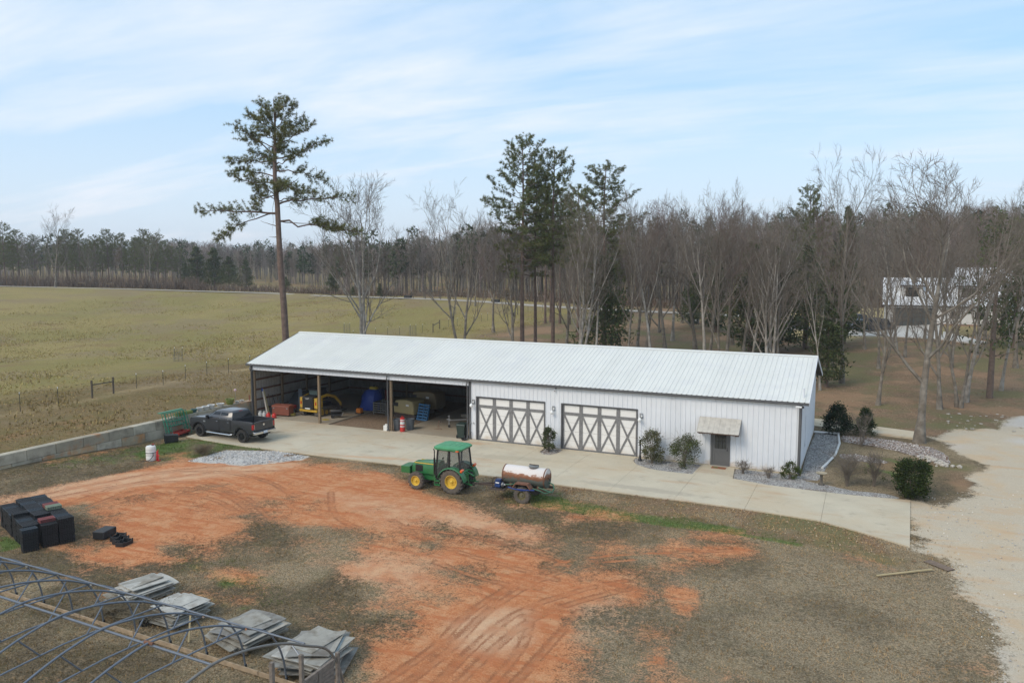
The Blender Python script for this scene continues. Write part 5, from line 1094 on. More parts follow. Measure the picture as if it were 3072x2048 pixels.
bottle((.62, .05, .07), 'grey propane cylinder nearest the left corner post', M_PROP, .155, .46, 'propane_cylinder', 'cylinder'); bottle((.98, .12, .07), 'grey propane cylinder beside the red fuel cans', M_PROP, .155, .46, 'propane_cylinder', 'cylinder')
for (x, y, lab) in ((1.46, .02, 'upright red fuel can beside the propane cylinders'), (1.98, .10, 'red fuel can in front of the job box')):
    fc = thing('fuel_can', lab, 'fuel can', (x, y, .07)); MB().lathe([(.15, 0), (.17, .04), (.17, .24), (.13, .32), (.05, .36), (0, .36)], n=16).build('can', M_RP, fc, smooth_=40); MB().tube([(-.1, 0, .32), (-.05, 0, .42), (.07, 0, .42), (.1, 0, .32)], .014, 6).build('handle', M_RP, fc); MB().tube([(.06, 0, .34), (.16, -.05, .42)], .022, 6).build('spout', M_RP, fc)
for k, (x, y, h, m_, lab) in enumerate(((.30, 1.5, 1.6, M_WOOD, 'long-handled shovel nearest the corner post'), (.33, 1.95, 1.45, M_BLK, 'black digging bar leaning on the wall girts'), (.36, 2.35, 1.5, M_WOOD, 'rake leaning on the girts beside the job box'))):
    tlx = thing('hand_tool', lab, 'hand tool', (x, y, .07)); MB().bar((.35, 0, .12), (-.14, 0, h), .035).build('handle', m_, tlx); MB().box((.38, 0, .08), (.05, .22, .16)).build('head', M_RUSTD, tlx)
lv = thing('leaning_boards', 'pale boards with blue tape leaning on the left wall', 'boards', (.45, .75, .07)); MB().bar((.28, 0, .0), (-.22, .05, 2.1), .14, .03, up=(0, 1, 0)).build('board', mat('pale_board', (.55, .50, .42), .7, var=.1), lv); MB().bar((.30, .2, .0), (-.20, .2, 1.9), .10, .03, up=(0, 1, 0)).build('board', mat('yellowed_board', (.52, .44, .22), .7), lv); MB().bar((-.215, .05, 1.9), (-.24, .05, 2.12), .16, .04, up=(0, 1, 0)).build('tape', mat('blue_tape', (.02, .08, .35), .5), lv)
rb = thing('red_machine', 'low red machine parts behind the job box', 'machine', (1.5, 2.4, .07)); MB().bb(-.6, .6, -.25, .25, .35, .62).build('housing', mat('faded_red', (.30, .03, .03), .6), rb, bevel=.05); MB().bb(-.7, .7, -.05, .05, .3, .36).build('deck', M_RUSTD, rb)
for x in (-.5, .5): MB().lathe([(.18, -.06), (.18, .06)], (x, 0, .18), 'Y', 14).build('wheel', M_TYRE, rb)
dk = thing('covered_implement', 'dark implement under a black cover against the left wall', 'implement', (1.3, 4.4, .07)); MB().loft([[(-.8, -1, 0), (.8, -1, 0), (.9, 1, 0), (-.8, 1, 0)], [(-.75, -.9, .7), (.7, -.85, .8), (.8, .9, .9), (-.75, .9, .8)], [(-.5, -.5, 1.35), (.35, -.45, 1.55), (.4, .5, 1.45), (-.5, .5, 1.3)]]).build('cover', mat('black_tarp', (.03, .034, .04), .6), dk, bevel=.08, bseg=2); MB().bar((.6, -1.05, .1), (.2, -.6, 1.7), .3, .04).build('side_panel', mat('blue_grey_panel', (.13, .15, .18), .5), dk)
yw = thing('yellow_cable_reel', 'small yellow coil of hose beside the loader', 'hose reel', (2.75, 1.35, .07))
for r_, z in ((.22, .08), (.18, .14), (.21, .2)): MB().tube([(r_*math.cos(a), r_*math.sin(a), z) for a in [k*math.pi/7 for k in range(15)]], .03, 6).build('coil', mat('yellow_hose', (.30, .24, .05), .6), yw)
hr = thing('torpedo_heater', 'black wheeled torpedo heater at the edge of the left slab', 'heater', (6.35, 2.2, .07), R(35))
MB().lathe([(.16, -.45), (.18, -.42), (.18, .42), (.14, .45), (0, .45)], (0, 0, .52), 'X', 18).build('barrel', M_BLK, hr, smooth_=40); MB().bb(-.4, .4, -.17, .17, .14, .32).build('fuel_tank', M_BLK, hr, bevel=.04)
for s_ in (-1, 1): MB().lathe([(.14, s_*.2), (.14, s_*.25), (0, s_*.25)], (-.28, 0, .14), 'Y', 12).build('wheel', M_TYRE, hr)
MB().tube([(.4, -.15, .15), (.55, -.15, .45), (.55, .15, .45), (.4, .15, .15)], .016, 6).build('handle', M_STEEL, hr)
yc_ = thing('rope_heap', 'small heap of yellow rope on the slab near the heater', 'rope', (6.1, 1.15, .07)); MB().tube([(.35*math.cos(k*.9)*(.5+.5*math.sin(k*.37)), .22*math.sin(k*.9), .02+.015*(k % 3)) for k in range(30)], .012, 5).build('loops', mat('yellow_rope', (.48, .36, .04), .7), yc_)
ob = thing('orange_toolbox', 'small orange and black compressor under the blue tarp', 'compressor', (7.0, 4.35, .07)); MB().bb(-.22, .22, -.2, .2, .05, .45).build('body', mat('tool_orange', (.50, .16, .02), .5), ob, bevel=.04); MB().bb(-.24, .24, -.22, .22, 0, .10).build('base', M_BLK, ob); MB().tube([(-.15, 0, .44), (-.12, 0, .54), (.12, 0, .54), (.15, 0, .44)], .02, 6).build('handle', M_BLK, ob)
bt = thing('tarp_covered_machine', 'tall machine under a bright blue tarp at the back of the bay', 'machine', (6.6, 6.4, .07))
B = MB(); rg = random.Random(5); rings = []
for z, sx, sy_ in ((0, 1.0, .8), (.5, .95, .75), (1.1, .85, .65), (1.55, .62, .5), (1.68, .4, .35)):
    rings.append([(sx*math.cos(a)*(1+rg.uniform(-.08, .08))+.18*z, sy_*math.sin(a)*(1+rg.uniform(-.08, .08)), z) for a in [k*2*math.pi/14 for k in range(14)]])
B.loft(rings).build('tarp', mat('blue_tarp', (.012, .05, .30), .45), bt, smooth_=30); MB().bb(.05, .75, -.2, .2, 1.66, 1.9).build('yellow_hood', mat('hood_yellow', (.42, .33, .04), .5), bt, bevel=.06); MB().lathe([(.1, 0), (.08, .18), (0, .2)], (.4, 0, 1.88), n=10).build('cap', M_BLK, bt)
cr = thing('wire_crate', 'grey slatted bulk crate standing on the gravel floor', 'crate', (8.6, 5.4, 0))
for x in (-.6, .6):
    for y in (-.5, .5): MB().bb(x-.05, x+.05, y-.05, y+.05, 0, 1.0).build('corner_post', mat('grey_timber', (.12, .115, .105), .9, var=.3), cr)
for z in (.22, .40, .58, .76, .94):
    for y in (-.54, .54): MB().bb(-.62, .62, y-.015, y+.015, z-.05, z+.05).build('slat', mat('grey_timber', (0, 0, 0)), cr)
    for x in (-.64, .64): MB().bb(x-.015, x+.015, -.5, .5, z-.05, z+.05).build('slat', mat('grey_timber', (0, 0, 0)), cr)
M_BEI = mat('beige_fibreglass', (.38, .31, .15), .5, var=.08)
for (x, y, rz, s_, lab) in ((11.2, 5.2, R(-12), 1.0, 'rounded beige engine cover nearest the middle post'), (11.3, 7.9, R(-6), 1.18, 'taller tan engine cover behind the blue pallet')):
    e_ = thing('engine_cover', lab, 'machine cover', (x, y, 0), rz); m_ = M_BEI if s_ == 1 else mat('tan_cover', (.22, .165, .085), .6)
    MB().prism([(-1.1*s_, .35), (-1.12*s_, .95*s_), (-.85*s_, 1.38*s_), (.3*s_, 1.5*s_), (.95*s_, 1.42*s_), (1.1*s_, .9*s_), (1.1*s_, .35)], -.72, .72, 'Y').build('shell', m_, e_, bevel=.14, bseg=3, smooth_=45); MB().bb(-1.1, 1.1, -.6, .6, 0.0, .36).build('base_frame', M_RUSTD, e_)
    MB().bb(-1.02*s_, -.55*s_, -.735, -.715, .9*s_, 1.2*s_).build('vent', M_BLK, e_); MB().bb(.3, .6, -.735, -.715, 1.0*s_, 1.14*s_).build('label_plate', M_BULB, e_)
bp = thing('blue_pallet', 'blue plastic pallet standing on edge against a cover', 'pallet', (12.85, 4.25, 0), R(-12)); M_PAL = mat('pallet_blue', (.015, .11, .24), .55)
for k in range(6): MB().bar((-.55, -.02-.0*k, .10+k*.22), (.55, -.02, .10+k*.22), .05, .14).xf(lambda x, y, z: (x, y+z*.28, z)).build('slat', M_PAL, bp)
for x in (-.5, 0, .5): MB().bar((x, .06, 0), (x, .06, 1.28), .10, .09, up=(0, 1, 0)).xf(lambda x, y, z: (x, y+z*.28, z)).build('stringer', M_PAL, bp)
jb = thing('boat_trailer', 'small boat trailer with aluminium boat and folding jack in the right bay', 'trailer', (16.15, 2.7, .07), R(0))
MB().bar((.0, .0, .55), (3.2, 2.4, .6), .08, .10).build('tongue', M_STEEL, jb); MB().bar((-.02, .05, .0), (-.02, .05, .85), .05).build('jack_post', M_STEEL, jb); MB().lathe([(.1, -.03), (.1, .03)], (-.02, .05, .10), 'Y', 12).build('jack_wheel', M_TYRE, jb); MB().bar((-.2, .0, .6), (.2, .0, .62), .05).bar((-.12, 0, .85), (.1, 0, .9), .03).build('coupler', M_STEEL, jb)
B = MB(); hull = []
for u, wd, zb, zt_ in ((0, .15, .78, .98), (.25, .5, .62, .98), (.55, .68, .55, .96), (1, .70, .55, .95)):
    c = Vector((.7, .55, 0))+Vector((2.5, 1.9, 0))*u; n_ = Vector((-.6, .8, 0)); hull.append([c+n_*wd+Vector((0, 0, zt_)), c+n_*wd*.6+Vector((0, 0, zb)), c-n_*wd*.6+Vector((0, 0, zb)), c-n_*wd+Vector((0, 0, zt_))])
B.loft(hull).build('boat_hull', mat('dull_aluminium', (.12, .125, .12), .5, metal=.4), jb)
for s_ in (-1, 1): MB().lathe([(.28, -.1), (.28, .1)], (2.4-s_*.55, 1.8+s_*.75, .28), 'Y', 16).build('wheel', M_TYRE, jb)
hk = thing('bike_stand', 'thin rusty wire stand on the slab by the boat trailer', 'stand', (15.7, 1.85, .07)); MB().bar((0, 0, 0), (.05, 0, .62), .02).bar((-.3, 0, .02), (.3, .05, .02), .02).bar((.05, 0, .62), (.2, 0, .6), .02).bar((.05, 0, .3), (.22, .1, .02), .02).build('rod', M_RUST, hk); MB().box((.2, 0, .58), (.08, .02, .10)).build('clip', M_RUSTD, hk)
rk = thing('red_shelf_rack', 'tall red steel rack full of tools on the workshop side wall', 'rack', (18.4, 7.6, .07)); M_RK = mat('rack_red', (.40, .035, .02), .5)
for x in (-.5, .5):
    for y in (-.3, 1.9): MB().bb(x-.03, x+.03, y-.03, y+.03, 0, 2.5).build('upright', M_RK, rk)
for z in (.5, 1.1, 1.7, 2.4):
    MB().bb(-.5, .5, -.3, 1.9, z-.02, z+.02).build('shelf', M_RK, rk)
    for k in range(5): MB().bb(-.4, .2, -.2+k*.42, .1+k*.42, z+.02, z+.02+.12+.06*((k*7+int(z*10)) % 4)).build('stored_box', [M_DARK, M_RUSTD, M_GRYP, M_BEI][(k+int(z*10)) % 4], rk)
sl = thing('step_ladder', 'folded pale blue step ladder leaning at the back of the right bay', 'ladder', (16.9, 9.4, .07)); M_LAD = mat('ladder_blue', (.05, .10, .16), .5)
for x in (-.25, .25): MB().bar((x, 0, 0), (x*.7, .5, 2.1), .06, .03).build('rail', M_LAD, sl)
for k in range(6): z = .3+k*.31; MB().bar((-.25+.012*k, z*.24, z), (.25-.012*k, z*.24, z), .08, .03).build('tread', M_STEEL, sl)
for (x, y, m_, lab) in ((3.9, 10.6, mat('barrel_blue', (.01, .03, .14), .5), 'dark blue drum at the back of the left bay'), (4.7, 10.9, mat('barrel_blue', (0, 0, 0)), 'second dark blue drum against the back wall'), (5.5, 10.7, mat('drum_red', (.22, .02, .02), .5), 'red drum against the back wall of the barn')):
    dq = thing('steel_drum', lab, 'drum', (x, y, .07)); MB().lathe([(.28, 0), (.29, .02), (.285, .29), (.30, .3), (.285, .31), (.285, .59), (.30, .6), (.285, .61), (.29, .88), (.27, .87), (0, .87)], n=20).build('drum', m_, dq, smooth_=40); MB().lathe([(.04, .87), (.04, .9), (0, .9)], (.1, .1, 0), n=8).build('bung', M_STEEL, dq)
for k, (x, w_, d_, h_, m_, lab) in enumerate(((14.3, 1.0, .7, 1.1, M_DARK, 'dark cabinet at the back of the right bay'), (15.4, .7, .6, 1.6, M_GRYP, 'tall grey cabinet at the back of the right bay'), (9.8, 1.6, .8, .9, M_WOOD, 'wooden workbench against the back wall'))):
    cbn = thing('storage_cabinet' if k < 2 else 'workbench', lab, 'cabinet' if k < 2 else 'workbench', (x, 11.6, .02)); MB().bb(-w_/2, w_/2, -d_/2, d_/2, h_-.06, h_).build('top', m_, cbn); MB().bb(-w_/2+.02, w_/2-.02, -d_/2+.03, d_/2, .05, h_-.06).build('carcass', m_, cbn); MB().box((0, -d_/2, h_*.6), (.2, .04, .04)).build('handle', M_STEEL, cbn)
# ------------------------------------------------------------------ greenhouse hoop frame
M_GALV = mat('grey_pipe', (.155, .175, .205), .42, metal=.35, var=.12, vscale=5)
M_GALVO = mat('old_pipe', (.20, .185, .165), .5, metal=.3, var=.2, vscale=6)
M_BOARD = mat('base_board', (.34, .25, .16), .85, var=.3, vscale=5)
gh = thing('greenhouse_frame', 'bare grey pipe greenhouse frame of arched hoops and purlins, without cover', 'greenhouse')
YF, YS, YR = -29.80, -31.30, -34.30; ZS, ZR = 2.30, 3.24
half = [(YF, 0.0), (YF-.10, .70), (YF-.32, 1.30), (YF-.75, 1.88), (YS, ZS), (YS-.75, 2.70), (YS-1.6, 3.0), (YS-2.3, 3.16), (YR, ZR)]
full = half+[(2*YR-y, z) for y, z in reversed(half[:-1])]
arc = [tuple(p) for p in curve(full, 4)]
def hy(z_y):  # height of the hoop at y
    a = sorted([(y, z) for y, z in arc]); return float(np.interp(z_y, [q[0] for q in a], [q[1] for q in a]))
SK = -.045
def at(x, y, z): return (x-(y-YF)*(-SK)*-1, y+SK*(x-20)*.0+(-.04*(x-24)), z)
hx = [24.05+1.632*k for k in range(-7, 4)]
for x in hx:
    MB().tube([at(x, y, z) for y, z in arc], .030, 8).build('hoop', M_GALV, gh, smooth_=50)
    B = MB().tube([at(x, YS, ZS), at(x, YS-1.5, ZS+.10), at(x, YR, ZS+.16), at(x, 2*YR-YS+1.5, ZS+.10), at(x, 2*YR-YS, ZS)], .024, 7).build('truss_chord', M_GALV, gh, smooth_=50)
    for y0, y1 in ((YR+1.15, YR+.62), (YR-1.15, YR-.62), (YS-.75, YS-1.0), (2*YR-YS+.75, 2*YR-YS+1.0)):
        zc = ZS+.16-.05*abs(y1-YR); MB().tube([at(x, y0, hy(y0)), at(x, y1, zc)], .022, 7).build('strut', M_GALV, gh)
    MB().lathe([(.048, -.03), (.048, .03)], at(x, YS, ZS), 'X', 8).build('purlin_clamp', M_CHROME, gh)
    MB().cyl(at(x, YF, 0), at(x, YF, .16), .042, 8).build('ground_post', M_DARK, gh)
MB().lathe([(.042, -.14), (.042, .14)], at(28.95, YR, ZR), 'X', 10).build('rusty_sleeve', M_RUST, gh)
def run(y, z, r=.028, x0=11.8, x1=31.05): MB().tube([at(x0, y, z), at((x0+x1)/2, y, z), at(x1, y, z)], r, 8).build('purlin', M_GALV, gh, smooth_=50)
run(YS, ZS+.045); run(YR, ZR-.045, .032); run(2*YR-YS, ZS+.045)
for k in range(6):
    a = 14.2+k*2.75
    MB().bar(at(a, YF-.10, .07), at(a+2.72, YF-.10, .07), .04, .14).build('base_board', M_BOARD, gh); MB().bar(at(a, 2*YR-YF+.1, .07), at(a+2.72, 2*YR-YF+.1, .07), .04, .14).build('base_board', M_BOARD, gh)
# end hoop and its timber door frame
XE = 31.1
MB().tube([at(XE, y, z) for y, z in arc], .036, 8).build('end_hoop', M_GALVO, gh, smooth_=50); MB().tube([at(30.65, YS-.1, ZS+.02), at(31.05, YS-.2, ZS-.2)], .022, 6).build('strut', M_GALV, gh)
M_GREYW = mat('grey_weathered_timber', (.20, .165, .135), .9, var=.3, vscale=9, bump=.3)
for px, py in ((1012, 1955), (903, 1962), (815, 1985)):
    p = XP(px, py, XE); MB().bb(XE-.05, XE+.05, p[1]-.05, p[1]+.05, 0, p[2]).build('end_post', M_GREYW, gh, bevel=.006)
ya, yb_ = XP(1005, 1972, XE)[1]-.06, XP(903, 1990, XE)[1]+.06; zt_ = XP(1000, 1982, XE)[2]
dpnl = part('end_panel', gh); n = 11
for k in range(n): z = zt_-.06-k*.115; MB().bb(XE-.02, XE+.02, yb_, ya, z-.052, z+.052).build('panel_board', M_GREYW, dpnl)
MB().bb(XE-.045, XE+.035, yb_-.02, ya+.02, zt_, zt_+.06).build('panel_rail', M_GREYW, dpnl); MB().bb(XE+.022, XE+.045, (ya+yb_)/2-.05, (ya+yb_)/2+.05, .3, zt_).build('panel_batten', M_GREYW, dpnl)
# ------------------------------------------------------------------ crate pile
M_CR = mat('black_crate', (.017, .018, .020), .55, var=.25, vscale=10); M_CRR = mat('red_crate', (.24, .065, .06), .6, var=.2); M_CRG = mat('sage_crate', (.23, .27, .19), .6, var=.2); M_CRB = mat('blue_black_crate', (.018, .03, .042), .5, var=.2)
def crate_mesh(m, name='crate_body'):
    B = MB(); lx, ly, h = .40, .60, .138
    for x in (-lx/2+.008, lx/2-.008):
        for z in (.014, .070, .124): B.bb(x-.008, x+.008, -ly/2, ly/2, z-.012, z+.012)
        for k in range(7): y = -ly/2+.02+k*(ly-.04)/6; B.bb(x-.006, x+.006, y-.012, y+.012, 0, h)
    for y in (-ly/2+.008, ly/2-.008):
        for z in (.014, .070, .124): B.bb(-lx/2, lx/2, y-.008, y+.008, z-.012, z+.012)
        for k in range(5): x = -lx/2+.02+k*(lx-.04)/4; B.bb(x-.012, x+.012, y-.006, y+.006, 0, h)
    B2 = MB(); B.bb(-lx/2+.016, lx/2-.016, -ly/2+.016, ly/2-.016, .117, .121)
    for k in range(9): x = -lx/2+.03+k*(lx-.06)/8; B.bb(x-.007, x+.007, -ly/2+.016, ly/2-.016, .121, .134)
    for k in range(13): y = -ly/2+.03+k*(ly-.06)/12; B.bb(-lx/2+.016, lx/2-.016, y-.007, y+.007, .121, .131)
    return B.mesh(name, m, fix=False)
CM = {k: crate_mesh(m) for k, m in (('k', M_CR), ('r', M_CRR), ('g', M_CRG), ('b', M_CRB))}
def crate(loc, rz, key, label, group=None, rx=0):
    o = link('plastic_crate', CM[key], None, loc); o.rotation_euler = (rx, 0, rz); return tag(o, label, 'crate', group)
HC = .141; CROT = R(-21); CPZ = H1(11.9, -25.5)
def CPOS(x, y, k):
    v = Matrix.Rotation(CROT, 3, 'Z') @ Vector((x-11.9, y+26.36, 0)); return (11.9+v.x, -26.42+v.y, CPZ+.01+k*HC)
rc = random.Random(11); side_names = ['near the greenhouse', 'in the second row', 'in the back row']
hts = [[7, 7, 7, 7, 7, 8, 7, 7, 7, 7, 7], [7, 8, 7, 8, 8, 8, 8, 8, 8, 8, 8], [8, 8, 8, 8, 9, 9, 8, 8, 8, 8, 8]]
for j in range(3):
    for i in range(11):
        x = 11.72-i*.425+rc.uniform(-.02, .02); y = -26.05+j*.63+rc.uniform(-.02, .02)+(-.16 if j == 0 and i in (0,) else 0); nh = hts[j][i]; x += (.12 if (j == 0 and i == 0) else 0)
        for k in range(nh):
            vis = (i == 0 or j == 0 or k == nh-1)
            if not vis and k > 0 and (i > 0 and j > 0) and 0 < k < nh-1: continue
            top = k == nh-1; key = 'k'; lab = 'black crate, %s from the ground, %s stack from the right, %s row' % (ORD[k], ORD[i], ('front', 'middle', 'back')[j]); grp = 'black crates stacked in the big pile'
            if top:
                if (j, i) == (0, 1) or (j, i) == (1, 0): pass
                if (j, i) == (1, 1): key, lab, grp = 'r', 'faded pinkish red crate on top of the pile near its front', None
                elif (j, i) == (2, 5): key, lab, grp = 'r', 'dark red crate on the back edge of the crate pile', None
                elif (j, i) == (2, 4): key, lab, grp = 'g', 'pale sage green crate on top of the pile beside the dark red one', None
                elif (j+i) % 3 == 0: key, lab, grp = 'b', 'blue-black crate topping the %s stack from the right, %s row' % (ORD[i], ('front', 'middle', 'back')[j]), 'blue-black top crates'
            if key == 'k' and k == 5 and i == 0 and j == 1 and False: key, lab, grp = 'r', 'red crate wedged low between black stacks on the right side', None
            crate(CPOS(x+rc.uniform(-.012, .012), y+rc.uniform(-.012, .012), k), rc.uniform(-.03, .03)+CROT, key, lab, grp)
            # the hidden core of each stack is a plain filler of the same crates, so nothing floats
for j in (1, 2):
    for i in range(1, 11):
        nh = hts[j][i]; x = 11.72-i*.425; y = -26.05+j*.63
        for k in range(1, nh-1): crate(CPOS(x, y, k), CROT, 'k', 'black crate, %s from the ground, %s stack from the right, %s row' % (ORD[k], ORD[i], ('front', 'middle', 'back')[j]), 'black crates stacked in the big pile')
gz = H1(13.6, -24.0)
sb = thing('storage_box', 'closed dark slatted box standing alone right of the crate pile', 'box', (13.28, -23.75, gz+.01), R(14)); MB().bb(-.28, .28, -.42, .42, .02, .36).build('box_body', mat('faded_black', (.035, .035, .036), .7, var=.3), sb, bevel=.02)
for k in range(9): MB().bb(.281, .292, -.40+k*.095, -.36+k*.095, .03, .34).build('rib', M_CR, sb); MB().bb(-.26+k*.06, -.235+k*.06, -.435, -.421, .03, .34).build('rib', M_CR, sb)
def open_crate(loc, rz, label):
    t = thing('open_crate', label, 'crate', loc, rz); 
    for s_ in (-1, 1):
        MB().prism([(-.30, 0), (.30, 0), (.30, .24), (.24, .24), (.18, .17), (-.18, .17), (-.24, .24), (-.30, .24)], s_*.20-.012, s_*.20+.012, 'X').build('side', M_CR, t); MB().bb(-.2, .2, s_*.30-.012, s_*.30+.012, 0, .20).build('end', M_CR, t)
    MB().bb(-.2, .2, -.3, .3, .0, .02).build('base', M_CR, t)
for k, (x, y, rz, lab) in enumerate(((14.15, -23.75, R(20), 'open black crate nearest the closed box'), (14.55, -23.95, R(16), 'open black crate in the middle of the row of three'), (14.98, -24.12, R(12), 'open black crate at the right end of the row of three'))): open_crate((x, y, H1(x, y)+.02), rz, lab)
# ------------------------------------------------------------------ piles of old sheets
M_SH = [mat('sheet_%d' % i, c, .8, var=.2, vscale=3, alt=a, alt_scale=2.2, alt_lo=.5, alt_hi=.66) for i, (c, a) in enumerate((((.30, .285, .245), (.20, .175, .135)), ((.38, .35, .295), (.28, .225, .15)), ((.235, .225, .20), (.15, .13, .105)), ((.42, .405, .36), (.30, .275, .235)), ((.34, .38, .375), (.23, .25, .245))))]
rs = random.Random(21)
def pile(cx, cy, lx, ly, n, rz, lab, base=0, messy=.12, pal=(0, 2, 0, 1, 2)):
    lx *= .9; ly *= .9
    z = H1(cx, cy)+.03
    # bearers under the pile
    for q in (-.35, .35):
        o = MB().box((0, 0, .05), (lx*.95, .10, .09)).build('bearer', M_BOARD, None); o.location = (cx-math.sin(rz)*q*ly, cy+math.cos(rz)*q*ly, z); o.rotation_euler = (0, 0, rz); tag(o, '%s timber bearer under the %s' % ('nearer' if q < 0 else 'farther', lab), 'timber', 'bearers under the %s' % lab)
        o.name = 'timber_bearer'
    z += .10
    for k in range(n):
        fx, fy = rs.uniform(.82, 1.05), rs.uniform(.82, 1.05)
        if k > n*.7: fx *= rs.uniform(.5, 1.0); fy *= rs.uniform(.6, 1.0)
        th = rs.choice((.018, .022, .030)); B = MB(); nxs = 7; vs = []; cv = rs.uniform(-.05, .06) if k > n*.5 else 0
        for a in range(nxs):
            u = a/(nxs-1)-.5
            for b_ in (-.5, .5):
                zz_ = cv*(1-(2*u)**2)
                vs += [(u*lx*fx, b_*ly*fy, zz_), (u*lx*fx, b_*ly*fy, zz_+th)]
        fs = []
        for a in range(nxs-1):
            p = a*4; q = p+4; fs += [(p+1, p+3, q+3, q+1), (p, q, q+2, p+2), (p, p+1, q+1, q), (p+2, q+2, q+3, p+3)]
        fs += [(0, 2, 3, 1), (4*nxs-4, 4*nxs-3, 4*nxs-1, 4*nxs-2)]
        o = B.add(vs, fs).build('loose_sheet', M_SH[rs.choice(pal)], None)
        o.location = (cx+rs.uniform(-messy, messy), cy+rs.uniform(-messy, messy), z); o.rotation_euler = (rs.uniform(-.03, .03), rs.uniform(-.03, .03), rz+rs.uniform(-messy, messy)*1.2)
        tag(o, 'topmost weathered sheet on the %s' % lab if k == n-1 else 'weathered sheet, %s from the bottom, %s' % (ORD[k], lab), 'sheet', 'sheets in the %s' % lab)
        z += th+rs.uniform(.008, .025)
pile(20.35, -27.75, 1.5, 2.1, 15, R(-12), 'tidy pale pile left of the others', messy=.10, pal=(1, 3, 0, 3))
pile(22.75, -28.2, 1.5, 1.75, 12, R(-8), 'low jumbled pile second from the left', messy=.16, pal=(0, 2, 3, 0))
pile(26.1, -28.5, 1.9, 2.0, 15, R(-14), 'tall pile third from the left', messy=.16, pal=(0, 2, 1, 0))
pile(29.1, -28.85, 2.0, 2.0, 16, R(10), 'rightmost fanned-out pile of sheets', messy=.26, pal=(2, 0, 4, 0, 3))
st = thing('wood_stake', 'pale wooden stake leaning in the grass beside the greenhouse', 'stake', (24.4, -29.4, .0)); MB().bar((0, 0, 0), (-.25, .35, .72), .05, .05).build('shaft', mat('fresh_lumber', (.42, .33, .18), .8, var=.15), st); MB().bar((-.25, .35, .72), (-.27, .38, .78), .035, .035).build('tip', mat('fresh_lumber', (0, 0, 0)), st)
cp = thing('culvert_pipe', 'short black corrugated pipe offcut in the weeds by the greenhouse', 'pipe', (22.05, -29.0, .12), R(25)); B = MB(); pr = []
for k in range(9): pr += [(.12, -.28+k*.07), (.145, -.26+k*.07), (.145, -.23+k*.07), (.12, -.215+k*.07)]
B.lathe(pr+[(.10, .345), (.10, -.28)], axis='Y', n=16, closed=True).build('pipe', M_BLK, cp, smooth_=30); MB().lathe([(.15, -.29), (.15, -.27), (.12, -.27), (.12, -.29)], axis='Y', n=16, closed=True).build('collar', M_BLK, cp)
